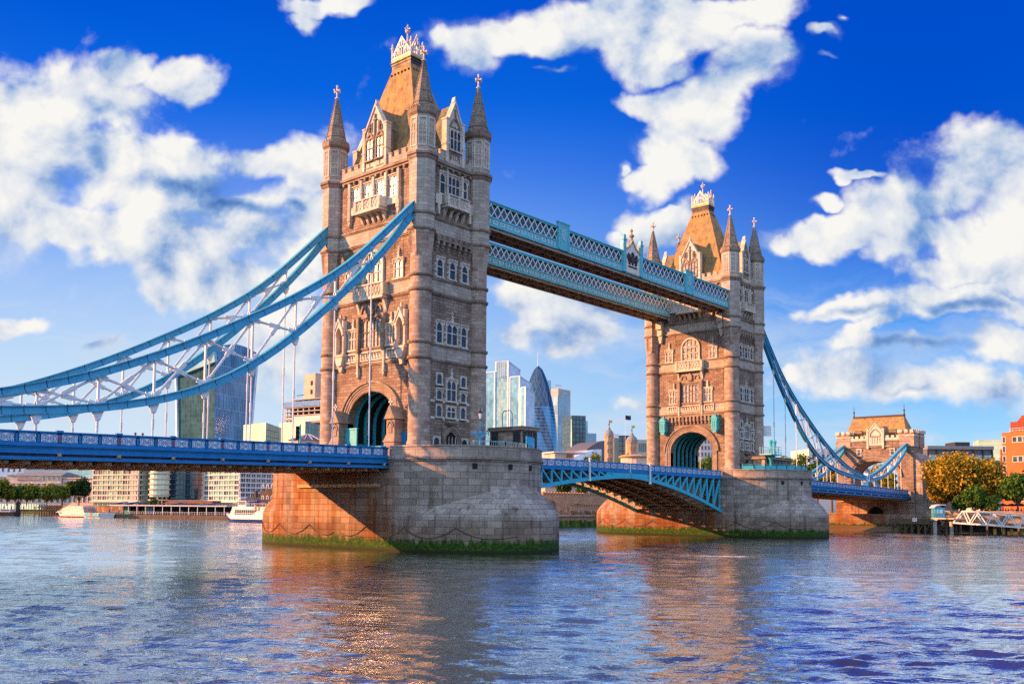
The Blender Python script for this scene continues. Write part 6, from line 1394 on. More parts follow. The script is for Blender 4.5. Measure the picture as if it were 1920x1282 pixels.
# slim tower and neighbours
d = 1050; T, p, q, z0, z1 = building('slim grey and blue glass tower between the bullet shaped one and the navy block', 1045, d, 1068, d+8, 30, 742, 'g_blue', name='office_tower', cat='skyscraper', group='glass towers of the skyline'); block(T, 'service_core', 'concrete', gp(1032, d+30), gp(1046, d+24), 25, LZ, zh(1038, 723, d)); block(T, 'rear_block', 'g_pale', gp(1046, d+30), gp(1063, d+34), 20, LZ, zh(1052, 729, d))
m = MB(); m.beam((*gp(1040, d), zh(1040, 722, d)), (*gp(1052, d), zh(1052, 723, d)), 1, 1); m.build('roof_cradle', 'concrete', T)
T, p, q, z0, z1 = building('narrow grey block half hidden behind the bullet shaped tower', 1012, 1180, 1032, 1180, 20, 713, 'g_blue', name='office_tower', cat='skyscraper')
T, p, q, z0, z1 = building('dark navy glass block between the slim tower and the castle turret', 1072, 760, 1098, 764, 24, 779, 'g_dark'); block(T, 'stair_strip', 'aqua_glass', gp(1069.5, 761), gp(1072.2, 760), 20, LZ, zh(1070, 786, 760))
building('low grey office behind the dark navy block', 1097, 800, 1118, 806, 20, 812, 'g_blue')
T = thing('barrel_roof_hall', 'low hall with curved grey glass roofs before the dark navy block', 'hall', (*gp(1105, 600), LZ))
for (u0, u1, vt, vb, dd, mat) in ((1100, 1136, 824, 842, 620, 'grey_panel'), (1074, 1128, 840, 858, 570, 'g_white')):
    p, q = gp(u0, dd), gp(u1, dd+10); F, L, t, n = facef(p, q); zb, zt = zh(u0, vb, dd), zh(u1, vt, dd); m = MB(F); m.prism([(0, LZ), (L, LZ), (L, zt)]+[(L*(1-k/8), zb+(zt-zb)*cos(pi/2*k/8)) for k in range(1, 8)]+[(0, zb)], -24, 0); m.build('curved_roof', mat, T)
building('dark grey slab block behind the flagpole and castle turret', 1160, 700, 1184, 702, 20, 816, 'g_dark'); T, p, q, z0, z1 = building('long pale office wing with dark windows beside the far tower', 1180, 690, 1222, 694, 20, 824, 'concrete')
F, L, t, n = facef(p, q); windows_row(T, F, [L*(.45+.09*k) for k in range(6)], z1-9, z1-2.5, 1.3)
T, p, q, z0, z1 = building('low modern building with an orange panel above the lifting span', 1040, 380, 1076, 384, 12, 849, 'concrete'); m = MB(facef(p, q)[0]); L = facef(p, q)[1]; m.box(L*.6, L*.9, 0, .2, zh(1060, 857, 380), zh(1060, 851, 380)); m.build('orange_panel', 'brick_or', T); m = MB(facef(p, q)[0]); m.box(-1, L+5, -10, 1.2, z1, z1+.5); m.build('canopy_roof', 'pale_wall', T)
T = thing('riverside_kiosk', 'low round cream building with thin flat roof beside the smaller bridge tower', 'kiosk', (*gp(1192, 330), LZ)); x, y = gp(1192, 330); zt = zh(1192, 853, 330); m = MB(); m.lathe(x, y, [(5.2, LZ), (5.2, zt-1)], 20); m.build('wall', 'stucco', T); m = MB(); m.lathe(x, y, [(5.8, zt-1.0), (6.2, zt-.6), (5.2, zt-.1), (1, zt+.3)], 20); m.build('roof', 'bracket', T)
# castle turrets, flags
def turret(label, u, w, vb, vc, vv, d):
    x, y = gp(u, d); r = w*d/FPX/2; T = thing('castle_turret', label, 'turret', (x, y, LZ), 'castle turrets'); zc, zt, zv = zh(u, vb, d), zh(u, vc, d), zh(u, vv, d)
    m = MB(); m.lathe(x, y, [(r, LZ), (r, zc-.6), (r*1.12, zc-.3), (r*1.12, zc)], 8, pi/8); m.build('shaft', 'brick_pale', T)
    m = MB(); m.lathe(x, y, [(r*1.1, zc), (r*1.08, zc+(zt-zc)*.25), (r*.85, zc+(zt-zc)*.5), (r*.45, zc+(zt-zc)*.72), (r*.18, zt), (r*.1, zt+.6)], 12); m.build('cupola', 'lead_grey', T)
    m = MB(); m.tube((x, y, zt), (x, y, zv), .16, .08, 6); m.lathe(x, y, [(.01, zt+1), (.5, zt+1.5), (.01, zt+2)], 8); v_ = m.build('vane_rod', 'iron', T); m = MB(); m.F = frame((x, y, 0), (.66, -.75, 0), (.75, .66, 0)); m.prism([(.1, zv-2.0), (1.9, zv-1.6), (1.4, zv-1.0), (1.9, zv-.3), (.1, zv-.6)], -.06, .06); m.build('vane', 'gold', v_)
    for zz in (zc-3.5, zc-7.5, zc-12):
        for a in (-2.0, -2.75): m = MB(frame((x+r*.93*cos(a), y+r*.93*sin(a), 0), (-sin(a), cos(a), 0), (cos(a), sin(a), 0))); m.box(-.4, .4, 0, .15, zz-1, zz+1); m.build('window', 'dwin', T)
M['brick_pale'] = stone('orange_rubble_stone', (.46, .27, .16), (.56, .36, .23), (.40, .27, .18), 1.0, .5, .3, stain=.3)
turret('slender castle turret with grey cupola and golden vane standing before the curved roofs', 1142, 17, 818, 801, 786, 480)
turret('castle turret with golden vane close beside the far bridge tower', 1185, 20, 829, 812, 796, 500)
x, y = gp(1172.5, 470); flag('flagpole with a small dark flag between the two castle turrets', x, y, LZ, zh(1172, 778, 470), 3.2, 2.2, 'blue_dk')
x, y = gp(1151, 440); flag('white flag with a round badge beside the slender castle turret', x, y, LZ, zh(1151, 812, 440), 2.6, 2.0, 'white_p')
# fortress wall, old house, trees between the piers
p, q = gp(1018, 262), gp(1168, 292); F, L, t, n = facef(p, q); T = thing('fortress_wall', 'long battlemented fortress wall with a blocked gate arch between the two piers', 'wall', (*p, LZ)); zt = zh(1090, 929, 275); zw = zh(1090, 965, 275)
m = MB(F); m.box(0, L, -1.5, 0, 1.0, zt); m.build('wall', 'brick_pale', T); m = MB(F); k = 0.0
while k < L: m.box(k, k+.75, -1.5, .02, zt, zt+.95); k += 1.3
m.build('battlement', 'brick_pale', T)
m = MB(F); a0 = L*.29; m.box(a0, L, 0, .8, 1.0, zh(1090, 946, 275)); m.box(a0, L, 0, 1.0, zh(1090, 946, 275), zh(1090, 944.5, 275)); k = a0+1
while k < L: m.box(k, k+.3, .8, 1.1, zh(1090, 948.5, 275), zh(1090, 945, 275)); k += 1.15
m.prism([(a0+2.2, zh(1090, 944, 275)), (a0+5.0, zh(1090, 944, 275)), (a0+3.6, zh(1090, 938, 275))], 0, 1.3); m.build('lower_outwork', 'brick_pale', T)
m = MB(F); m.add([(a, .05, c) for a, c in [(2.0, 3.2)]+arc(3.6, 5.2, 1.6, 1.7, 10)+[(5.2, 3.2)]], [list(range(13))]); m.strip([(1.6, 3.2)]+arc(3.6, 5.2, 2.0, 2.1, 10)+[(5.6, 3.2)], [(2.0, 3.2)]+arc(3.6, 5.2, 1.6, 1.7, 10)+[(5.2, 3.2)], 0, .3); m.build('gate_arch', 'mould', T)
p, q = gp(1014, 238), gp(1166, 266); F, L, t, n = facef(p, q); T = thing('wharf_wall', 'low sunlit wharf wall with weed at its foot below the fortress', 'wall', (*p, 0)); zq = zh(1090, 967, 255); m = MB(F); m.box(0, L, -16, 0, -1, zq); m.build('wall', 'brick_pale', T); m = MB(F); m.box(0, L, -.1, .5, zq, zq+.25); m.build('kerb', 'trim', T)
m = MB(F); k = 0; rr = random.Random(3)
while k < L: m.taper((k, k+.7, 0, .5), -.5, (k+.1, k+.6, 0, .2), 1.0+rr.random()*.9); k += .45
o = m.build('weed_band', 'leaf_green'); tag(o, kind='stuff', label='fringe of green weed along the foot of the wharf wall', cat='weed')
for k in range(9):
    u = 1052+k*8+(k % 3)*2; x, y = gp(u, 262); person('dark clad visitor standing along the wharf below the fortress wall', x, y, zq, k*1.3, (0, 3, 0)[k % 3], k % 2, group='visitors on the wharf')
T, p, q, z0, z1 = building('old stone house with arched windows behind the fortress wall', 1022, 300, 1122, 322, 10, 913, 'stucco', name='old_house', cat='house'); F, L, t, n = facef(p, q)
for k in range(5):
    c = L*(.1+.19*k); m = MB(F); m.add([(a, .05, c_) for a, c_ in [(c-1.1, z1-5.5)]+arc(c, z1-2.6, 1.1, 1.0, 8)+[(c+1.1, z1-5.5)]], [list(range(11))]); m.build('window', 'dwin', T)
m = MB(F); m.taper((-.5, L+.5, -10.5, .5), z1, (1, L-1, -7, -3), z1+2.5); m.build('roof', 'slate_grey', T)
for i, (u, vt, dd, w, lf, zb, lab) in enumerate(((1057, 884, 278, 34, 'leaf_dark', LZ, 'dark green tree behind the fortress wall under the near bascule'), (1092, 880, 284, 26, 'leaf_green', LZ, 'green tree behind the fortress wall beside the dark one'), (1128, 884, 286, 36, 'leaf_green', LZ, 'bright green tree touching the far pier above the fortress wall'), (1112, 835, 390, 46, 'leaf_olive', LZ, 'olive tree before the curved roofs beside the slender castle turret'), (1172, 836, 395, 40, 'leaf_olive', LZ, 'yellow green tree between the castle turrets'),
    (1326, 842, 330, 46, 'leaf_green', LZ, 'green tree seen through the arch of the far tower'), (1345, 850, 335, 30, 'leaf_olive', LZ, 'olive tree partly hidden by the jamb of the smaller tower arch'),
    (1470, 842, 330, 44, 'leaf_olive', LZ, 'olive tree behind the far cabin'), (1502, 838, 326, 46, 'leaf_green', LZ, 'leafy green tree behind the chain hangers next to the glazed cabin'), (1533, 850, 325, 36, 'leaf_green', LZ, 'green tree where the far chain crosses it'), (1560, 860, 322, 30, 'leaf_autumn', LZ, 'orange tree just outside the gatehouse wall behind the pale chain'), (1646, 862, 330, 50, 'leaf_autumn', LZ, 'yellow tree seen through the gatehouse arch'), (1668, 876, 310, 30, 'leaf_olive', LZ, 'olive bush inside the gatehouse arch'))):
    tree_px(lab, u, vt, dd, w, lf, 50+i, z=zb, leaves=2200, size=.42, trunk=.3)
T, p, q, z0, z1 = building('white office building glimpsed through the far tower arch', 1300, 520, 1362, 526, 20, 805, 'pale_wall'); F, L, t, n = facef(p, q)
for r in range(4): windows_row(T, F, [L*(.08+.1*k) for k in range(10)], z1-4-r*3.6, z1-1.8-r*3.6, 1.0)
T, p, q, z0, z1 = building('pale grey building seen through the dark blue chain', 1518, 470, 1600, 480, 20, 842, 'pale_wall'); F, L, t, n = facef(p, q); windows_row(T, F, [L*(.1+.11*k) for k in range(8)], z1-5, z1-2.5, 1.2)

# ------------------------------------------------------------------ left bank
p, q = gp(12, 535), gp(114, 520); F, L, t, n = facef(p, q); T = thing('columned_building', 'long pale columned building with carved attic and grey hipped roof behind the quay trees', 'public building', (*p, LZ))
ZV = lambda v, u=60, d=528: zh(u, v, d)
m = MB(F); m.box(0, L, -18, 0, LZ, ZV(905)); m.box(0, L, -18, .6, ZV(906), ZV(903)); m.box(0, L, -17, .3, ZV(903), ZV(891)); m.box(-.4, L+.4, -17.5, .8, ZV(891), ZV(890)); w_ = m.build('wall', 'stucco', T)
m = MB(F); m.box(L*.18, L*.62, .3, .5, ZV(900), ZV(895)); rr = random.Random(5)
for k in range(14): u = L*(.19+.03*k); m.prism([(u, ZV(899.5)), (u+.8, ZV(899)), (u+.5, ZV(897.2)+rr.random()), (u+.1, ZV(897))], .5, .75)
m.build('carved_frieze', 'concrete_pink', T)
for k in range(7):
    u = L*(.10+.115*k); m = MB(F); a = F(u, 1.2, 0); m.F = IDF; m.lathe(a[0], a[1], [(.95, LZ+6), (.85, LZ+7), (.75, ZV(908)), (1.05, ZV(906))], 12); m.build('column', 'stucco', T)
for k in range(9): windows_row(T, F, [L*(.05+.112*k)], LZ+1.2, LZ+4.4, 1.5)
for k in range(4): m = MB(F); u = L*(.68+.09*k); m.box(u-.3, u+.3, .3, .5, ZV(900), ZV(893)); m.build('attic_slot', 'mould', T)
m = MB(F); m.taper((-.5, L+.5, -18, .5), ZV(890), (L*.28, L*.95, -10, -7), ZV(884)); m.build('hipped_roof', 'lead_grey', T)
for u0, u1, da, db, vt, lab in ((-60, 12, 545, 537, 893, 'wing'), (114, 174, 520, 508, 895, 'wing')):
    p2, q2 = gp(u0, da), gp(u1, db); F2, L2, t2, n2 = facef(p2, q2); m = MB(F2); m.box(0, L2, -16, -.8, LZ, ZV(vt)); m.box(0, L2, -16, -.2, ZV(vt+1.5), ZV(vt)); m.build('wing', 'stucco', T)
    for k in range(6): windows_row(T, F2, [L2*(.1+.15*k)], LZ+1.4, LZ+4.2, 1.4, d=-.8); windows_row(T, F2, [L2*(.1+.15*k)], LZ+8, LZ+11.5, 1.4, d=-.8)
T, p, q, z0, z1 = building('white office block with a long row of small windows above the columned building', 42, 590, 129, 580, 16, 873, 'pale_wall'); F, L, t, n = facef(p, q); windows_row(T, F, [L*(.06+.058*k) for k in range(16)], zh(85, 880, 585), zh(85, 876.5, 585), 1.25, name='window')
T, p, q, z0, z1 = building('blue grey office with tall slit windows under the long blue deck', -20, 610, 46, 600, 16, 868, 'g_white'); F, L, t, n = facef(p, q); windows_row(T, F, [L*(.35+.16*k) for k in range(4)], zh(20, 884, 600), zh(20, 875, 600), 1.2)
building('low office with a turquoise glass strip between white block and flats', 128, 575, 178, 565, 14, 876, 'aqua_glass')
# flats: floor bands, windows as things of the facade
def flats(label, u0, d0, u1, d1, vt, vb, nf, bays, bandm, glassm, gapm, name='apartment_block', curve=0.0):
    p, q = gp(u0, d0), gp(u1, d1); F, L, t, n = facef(p, q); T = thing(name, label, 'apartment block', (*p, LZ), 'riverside flats'); um, dm = (u0+u1)/2, (d0+d1)/2
    za, zt = zh(um, vb, dm), zh(um, vt, dm); fh = (zt-za)/nf
    m = MB(F); m.box(0, L, -5, 0, LZ, zt); m.build('wall', gapm, T)
    rr = random.Random(int(u0))
    for k in range(nf+1): m = MB(F); z = za+k*fh; m.box(-.2, L+.2, 0, .55, z-.38, z+.22); m.build('floor_band', bandm, T)
    for i in range(bays+1): m = MB(F); u = L*i/bays; m.box(u-.22, u+.22, 0, .4, za, zt); m.build('pier_strip', bandm, T)
    for k in range(nf):
        for i in range(bays):
            a, b = L*i/bays+.3, L*(i+1)/bays-.3; g = glassm if rr.random() > .28 else 'dwin'; m = MB(F); m.box(a, b, .02, .12, za+k*fh+.22, za+(k+1)*fh-.38); w_ = m.build('window', g, T)
            m = MB(F); c = a+(b-a)*(.35+.3*rr.random()); m.box(c-.06, c+.06, .12, .2, za+k*fh+.22, za+(k+1)*fh-.38); m.build('window_mullion', 'white_p', w_)
    m = MB(F); nb = bays
    for i in range(nb): m.box(L*i/nb+.5, L*(i+1)/nb-.5, 0, .1, LZ+.2, za-1)
    m.build('shopfront', 'dwin', T)
    m = MB(F); m.box(-.5, L+.5, 0, 1.6, za-.8, za-.4); m.build('canopy', bandm, T)
    return T, F, L, za, zt
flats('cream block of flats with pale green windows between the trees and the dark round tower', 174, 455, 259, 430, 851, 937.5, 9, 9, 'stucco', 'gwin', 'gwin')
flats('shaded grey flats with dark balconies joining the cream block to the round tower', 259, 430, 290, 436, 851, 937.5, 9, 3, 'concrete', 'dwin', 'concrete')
flats('white and green flats between the dark round tower and the plain white flats', 383, 420, 449, 400, 851, 938, 9, 7, 'pale_wall', 'gwin', 'dwin')
flats('white flats with irregular dark windows next to the pier edge', 449, 400, 516, 408, 851, 932, 9, 7, 'pale_wall', 'dwin', 'pale_wall')
x, y = gp(338, 452); r = 47*432/FPX; T = thing('round_glass_tower', 'dark teal round glass tower between the two blocks of flats', 'apartment block', (x, y, LZ)); zt = zh(336, 851, 430)
m = MB(); m.lathe(x, y, [(r, LZ+3.5), (r, zt)], 36); m.build('glass_drum', 'g_teal', T)
for k in range(9): m = MB(); z = zh(336, 937-10.0*k, 430); m.lathe(x, y, [(r+.1, z-.2), (r+.35, z-.15), (r+.35, z+.1), (r+.1, z+.15)], 36, cap=False); m.build('floor_ring', 'grey_panel' if k else 'white_p', T)
m = MB(); m.lathe(x, y, [(r-2, LZ), (r-2, LZ+3.5)], 24); m.build('ground_floor', 'dwin', T)
a = gp(305, 425); T = thing('curved_bay', 'lime green glazed bay with cream floor edges against the round tower', 'apartment bay', (*a, LZ)); m = MB(); m.lathe(a[0], a[1]+3, [(4.0, LZ+4), (4.0, zt-2)], 16); m.build('glass', 'g_green', T)
for k in range(8): m = MB(); z = zh(305, 937-10.0*k, 425); m.lathe(a[0], a[1]+3, [(4.05, z-.3), (4.5, z-.25), (4.5, z+.2), (4.05, z+.25)], 16, cap=False); m.build('floor_edge', 'stucco', T)
m = MB()
for k in range(3): m.lathe(a[0]-2.4+k*2.0, a[1]-.2, [(.35, LZ), (.35, LZ+4.2)], 8)
m.build('columns', 'brick_pale', T)
p, q = gp(313, 398), gp(395, 388); F, L, t, n = facef(p, q); T = thing('restaurant_pavilion', 'long low restaurant with an orange timber canopy before the round tower', 'restaurant', (*p, LZ)); za = zh(350, 944, 392); zb = zh(350, 938, 392); m = MB(F); m.box(0, L, -4, 0, LZ, za); m.build('glazed_wall', 'dwin', T); m = MB(F); m.prism([(-1, za), (L+1, za+.2), (L+2, zb), (2, zb)], -5, 1.5); m.build('timber_canopy', 'brick_or', T)
# timbered house and brick warehouse
p, q = gp(453, 372), gp(486, 366); F, L, t, n = facef(p, q); T = thing('timbered_house', 'small black and white timbered house with tall chimney behind the cruise boat', 'house', (*p, LZ)); z1, z2 = zh(470, 945, 370), zh(470, 931, 370)
m = MB(F); m.box(0, L, -6, 0, LZ, z1); m.build('wall', 'brick_brown', T); m = MB(F); m.taper((-.4, L+.4, -6.5, .4), z1, (.3, L-.3, -3.2, -2.8), z2); m.build('roof', 'lead', T)
m = MB(F); c = L*.62; m.prism([(c-2.2, z1-1.2), (c+2.2, z1-1.2), (c+2.2, z1-.2), (c, z2-.4), (c-2.2, z1-.2)], 0, .5); g = m.build('front_gable', 'pale_wall', T); m = MB(F)
for k in range(-2, 3): m.box(c+k*.8-.09, c+k*.8+.09, .5, .56, z1-1.2, z1+.7*(2-abs(k))+.1)
m.strip([(c-2.4, z1-.3), (c, z2-.1), (c+2.4, z1-.3)], [(c-2.0, z1-.3), (c, z2-.7), (c+2.0, z1-.3)], .5, .8); m.build('timbers', 'lead', g)
m = MB(F); m.box(L*.45, L*.45+1.0, -3.4, -2.4, z1, zh(468, 919, 370)); m.build('chimney', 'brick_brown', T)
p, q = gp(487, 362), gp(516, 356); F, L, t, n = facef(p, q); T = thing('brick_warehouse', 'dark brick warehouse with white arched windows beside the timbered house', 'warehouse', (*p, LZ)); z1 = zh(500, 920, 360)
m = MB(F); m.box(0, L, -7, 0, LZ, z1); m.prism([(L*.38, z1), (L, z1), (L*.7, zh(500, 914.5, 360))], -7, 0); m.build('wall', 'brick_brown', T); m = MB(F); m.box(0, L*.38, -7, 0.02, LZ, z1+.02) if 0 else m.prism([(-.3, z1), (L*.4, z1), (L*.68, zh(500, 914, 360)), (L*.3, zh(500, 914, 360))], -7.3, -3); m.build('roof', 'lead', T)
for k in range(3):
    for j in range(2): c = L*(.2+.3*k); zz = LZ+3+j*4.2; m = MB(F); m.strip([(c-.55, zz)]+arc(c, zz+1, .55, .55, 8)+[(c+.55, zz)], [(c-.4, zz)]+arc(c, zz+1, .4, .4, 8)+[(c+.4, zz)], 0, .12); o = m.build('window', 'white_p', T); MB(F).box(c-.4, c+.4, 0, .04, zz, zz+1.2).build('pane', 'dwin', o)
# quay edge on the left: hoarding, piles
T = thing('hoarding', 'turquoise hoarding on top of the river wall before the olive trees', 'fence', (99, 419, 2)); hp = [(98.6, 419), (102.4, 378), (101.3, 351.6)]
m, mp = MB(), MB()
for a, b in zip(hp, hp[1:]):
    F, L, t, n = facef(a, b); m.F = mp.F = F; m.box(0, L, 0, .15, 1.9, 4.5); k = 0.0
    while k < L: mp.box(k, k+.18, .15, .32, 1.6, 4.6); k += 3.2
m.build('boards', 'teal_pale', T); mp.build('posts', 'teal', T)
for k, u in enumerate((8, 22, 45, 66)): x, y = gp(u, 434); T = thing('mooring_pile', 'dark timber pile standing against the river wall before the hoarding', 'pile', (x, y, 0), 'timber piles before the hoarding'); m = MB(); m.tube((x, y, -2), (x, y, LZ-.6), .28, .24); m.build('pile', 'wood', T); m = MB(); m.lathe(x, y, [(.3, LZ-.7), (.3, LZ-.5), (.05, LZ-.3)], 8); m.build('cap', 'lead', T)
x, y = gp(33.5, 420); T = thing('mooring_pile', 'tall thick black mooring pile before the turquoise hoarding', 'pile', (x, y, 0), 'timber piles before the hoarding'); m = MB(); m.tube((x, y, -2), (x, y, 5.5), .95, .9, 12); m.build('pile', 'iron', T); m = MB(); m.lathe(x, y, [(.95, 4.4), (1.15, 4.5), (1.15, 5.0), (.5, 5.6), (.3, 6.6), (.02, 6.8)], 10); m.build('cap', 'iron', T)
for k in range(8): x, y = gp(74+k*4.6, 424-k); T = thing('fender_pile', 'weathered pile of the timber fender cluster behind the white catamaran', 'pile', (x, y, 0), 'fender piles behind the catamaran'); m = MB(); m.tube((x, y, -2), (x, y, 4.2), .34, .3); m.build('pile', 'wood', T); m = MB(); m.beam((x-.8, y-.2, 3.4), (x+1.4, y-.3, 3.4), .3, .35); m.beam((x-.8, y-.2, 2.3), (x+1.4, y-.3, 2.3), .3, .35); m.build('waling', 'wood', T)
# pontoon with canopies
p, q = gp(176, 372), gp(432, 338); F, L, t, n = facef(p, q); T = thing('pontoon', 'long tan floating pontoon below the flats with a pale flat canopy', 'pontoon', (*p, 0)); m = MB(F); m.prism([(2, -.5), (L, -.5), (L, 1.25), (0, 1.25), (0, .6)], -14, 0); m.build('hull', 'wood', T); m = MB(F); m.box(6, L-2, -10, -.8, 4.3, 4.75); m.build('canopy', 'pale_wall', T)
m = MB(F); k = 7.0
while k < L-2: m.box(k-.09, k+.09, -1.2, -1.0, 1.25, 4.3); k += 3.6
m.build('canopy_posts', 'white_p', T); m = MB(F); m.box(8, L-3, -6.5, -6, 1.25, 4.3); m.build('rear_wall', 'dark', T); m = MB(F); k = .4
while k < L-.5: m.box(k-.03, k+.03, -.3, -.22, 1.25, 2.3); k += 1.0
m.box(.3, L-.4, -.3, -.22, 2.25, 2.33); m.box(.3, L-.4, -.3, -.22, 1.75, 1.8); m.build('guard_rail', 'white_p', T)
M['panel_g'] = paint('mint_green_panel', (.10, .42, .25), .6); M['panel_r'] = paint('coral_red_panel', (.62, .12, .12), .6); M['panel_v'] = paint('lavender_panel', (.22, .24, .55), .6)
for lab, u0, u1, mt_ in (('wider mint green screen on the pontoon under two awnings', 217, 230, 'panel_g'), ('narrow coral red screen on the pontoon', 241, 246, 'panel_r'), ('narrower mint green screen touching the lavender one on the pontoon', 258, 266, 'panel_g'), ('lavender blue screen on the pontoon', 266.5, 274, 'panel_v')):
    f0, f1 = (u0-176)/(432-176)*L, (u1-176)/(432-176)*L; a = F(f0, -5, 1.25); T = thing('windbreak', lab, 'screen', a); m = MB(F); m.box(f0, f1, -5.2, -5, 1.3, 4.2); m.build('board', mt_, T); m = MB(F); m.box(f0-.1, f0, -5.25, -4.9, 1.25, 4.3); m.box(f1, f1+.1, -5.25, -4.9, 1.25, 4.3); m.build('posts', 'lead', T)
for lab, u0, u1 in (('blue and white awning over the pontoon by the catamaran stern', 193, 214), ('blue awning over the pontoon near the small green tree', 222, 236), ('blue awning before the restaurant', 303, 328), ('longest blue awning, over the pontoon towards the cruise boat', 357, 392)):
    f0, f1 = (u0-176)/(256)*L, (u1-176)/256*L; a = F(f0, -4, 4.75); T = thing('awning', lab, 'awning', a, 'awnings over the pontoon'); m = MB(F); m.add([(f0, -8, 4.85), (f1, -8, 5.9), (f1, -3, 5.6), (f0, -3, 4.8), (f0, -8, 4.75), (f1, -8, 5.75), (f1, -3, 5.45), (f0, -3, 4.7)], [(0, 1, 2, 3), (4, 5, 6, 7), (0, 1, 5, 4), (1, 2, 6, 5), (2, 3, 7, 6), (3, 0, 4, 7)]); m.build('canvas', 'blue', T); m = MB(F); m.box(f1-.1, f1, -3.4, -3.2, 4.75, 5.5); m.box(f1-.1, f1, -7.8, -7.6, 4.75, 5.7); m.build('posts', 'lead', T)
for k in range(14): f = L*(.1+.06*k); a = F(f, -1.6-(k % 3)*.8, 1.25); person('person in dark clothes standing under the pontoon canopy', a[0], a[1], 1.25, k*2.1, (0, 3, 0, 0)[k % 4], k % 2, group='people on the pontoon')
# boats
def hull(m, F, L, w, zk, zd, bow=.22, sheer=.5, flare=.8):
    n = 12; R_ = []
    for i in range(n+1):
        s = i/n; hw = w/2*min(1, (s/bow)**.6 if s < bow else 1); zz = zd+sheer*max(0, 1-s/.35)**1.6
        R_.append([(s*L-(1.2*(1-s) if s < .1 else 0), -hw, zz), (s*L+.5*(s < .1), -hw*flare, zk), (s*L+.5*(s < .1), hw*flare, zk), (s*L-(1.2*(1-s) if s < .1 else 0), hw, zz)])
    for a, b in zip(R_, R_[1:]):
        for k in range(4): m.add([a[k], a[(k+1) % 4], b[(k+1) % 4], b[k]], [(0, 1, 2, 3)])
    m.add(R_[-1], [(0, 1, 2, 3)])
def boat_frame(u0, d0, u1, d1):
    p, q = gp(u0, d0), gp(u1, d1); F, L, t, n = facef(p, q); c = -2.5; return frame((p[0]+n[0]*c, p[1]+n[1]*c, 0), t, n), L, p
M['boat_white'] = paint('boat_white_paint', (.80, .78, .76), .3, .12); M['boat_blue'] = paint('boat_blue_paint', (.03, .09, .40), .35, .2); M['boat_cyan'] = paint('boat_cyan_paint', (.02, .40, .55), .35); M['pink'] = paint('pale_pink_paint', (.80, .55, .48), .4)
F, L, p = boat_frame(101, 385, 190, 362); T = thing('catamaran', 'sleek white river catamaran with cyan and red stern moored at the pontoon end', 'boat', (*p, 0)); m = MB(F); hull(m, F, L, 6.5, -.3, 1.7, .3, .6); m.build('hull', 'boat_white', T)
m = MB(F); m.prism([(L*.06, 1.7), (L*.66, 1.7), (L*.62, 4.0), (L*.34, 4.3), (L*.16, 2.9)], -2.6, 2.6); c_ = m.build('cabin', 'pink', T); m = MB(F); m.prism([(L*.10, 2.2), (L*.17, 2.9), (L*.2, 2.9), (L*.14, 2.2)], -2.65, 2.65); m.build('windscreen', 'dwin', c_)
m = MB(F); m.box(L*.66, L*.98, -2.5, 2.5, 4.0, 4.15); k = L*.66
while k < L*.98: m.box(k, k+.1, 2.3, 2.4, 1.7, 4.0); k += 2.2
m.build('stern_canopy', 'lead', T); m = MB(F); m.prism([(L*.68, .5), (L*1.0, .5), (L*1.0, 1.5), (L*.74, 1.9)], 3.25, 3.32); m.build('cyan_flash', 'boat_cyan', T); m = MB(F); m.strip(arc(L*.84, 1.15, .75, .75, 14, 0, 2*pi), arc(L*.84, 1.15, .1, .1, 14, 0, 2*pi), 3.32, 3.36); m.build('red_roundel', 'panel_r', T)
m = MB(F); m.box(0+1.5, L*.66, -3.0, 3.30, .12, .42); m.build('boot_stripe', 'brick_red', T)
F, L, p = boat_frame(418, 287, 512, 272); T = thing('cruise_boat', 'white and blue sightseeing boat half hidden by the biggest pier', 'boat', (*p, 0)); m = MB(F); hull(m, F, L, 5.5, .1, 1.0, .2, .5); m.build('hull', 'boat_blue', T)
m = MB(F); hull(m, F, L, 5.6, .98, 1.75, .2, .9, 1.0); m.build('topsides', 'boat_white', T)
m = MB(F); m.prism([(L*.13, 1.7), (L*.97, 1.7), (L*.97, 4.6), (L*.2, 4.6)], -2.4, 2.4); s_ = m.build('saloon', 'boat_white', T); m = MB(F); m.prism([(L*.23, 2.3), (L*.60, 2.3), (L*.70, 3.7), (L*.25, 3.7)], 2.4, 2.45); w_ = m.build('saloon_windows', 'dwin', s_)
m = MB(F)
for k in range(10): m.box(L*(.25+.043*k)-.05, L*(.25+.043*k)+.05, 2.45, 2.5, 2.3, 3.7)
m.box(L*.23, L*.68, 2.45, 2.5, 2.62, 2.72); m.build('window_bars', 'boat_white', s_)
m = MB(F); m.box(L*.26, L*.42, -1.6, 1.6, 4.6, 6.2); m.box(L*.24, L*.44, -1.8, 1.8, 6.2, 6.35); wh = m.build('wheelhouse', 'boat_white', T); m = MB(F); m.box(L*.27, L*.41, 1.6, 1.64, 5.2, 6.0); m.build('wheelhouse_windows', 'dwin', wh)
m = MB(F); m.prism([(L*.44, 6.0), (L*.66, 6.5), (L*.66, 6.3), (L*.44, 5.8)], -2, 2); m.build('deck_awning', 'boat_blue', T); m = MB(F); m.box(L*.64, L*.68, 2.4, 2.46, 3.6, 4.9); m.box(L*.71, L*.745, 2.4, 2.46, 3.4, 4.8); m.build('red_panels', 'panel_r', T)
m = MB(F); m.tube(F(L*.22, 0, 4.6), F(L*.21, 0, 9.2), .07) if 0 else m.box(L*.215, L*.22, -.05, .05, 4.6, 9.2); m.build('mast', 'white_p', T); m = MB(F); k = L*.2
while k < L*.95: m.box(k, k+.05, 2.3, 2.36, 4.6, 5.5); k += 1.1
m.box(L*.2, L*.95, 2.3, 2.36, 5.45, 5.52); m.build('deck_rail', 'white_p', T)
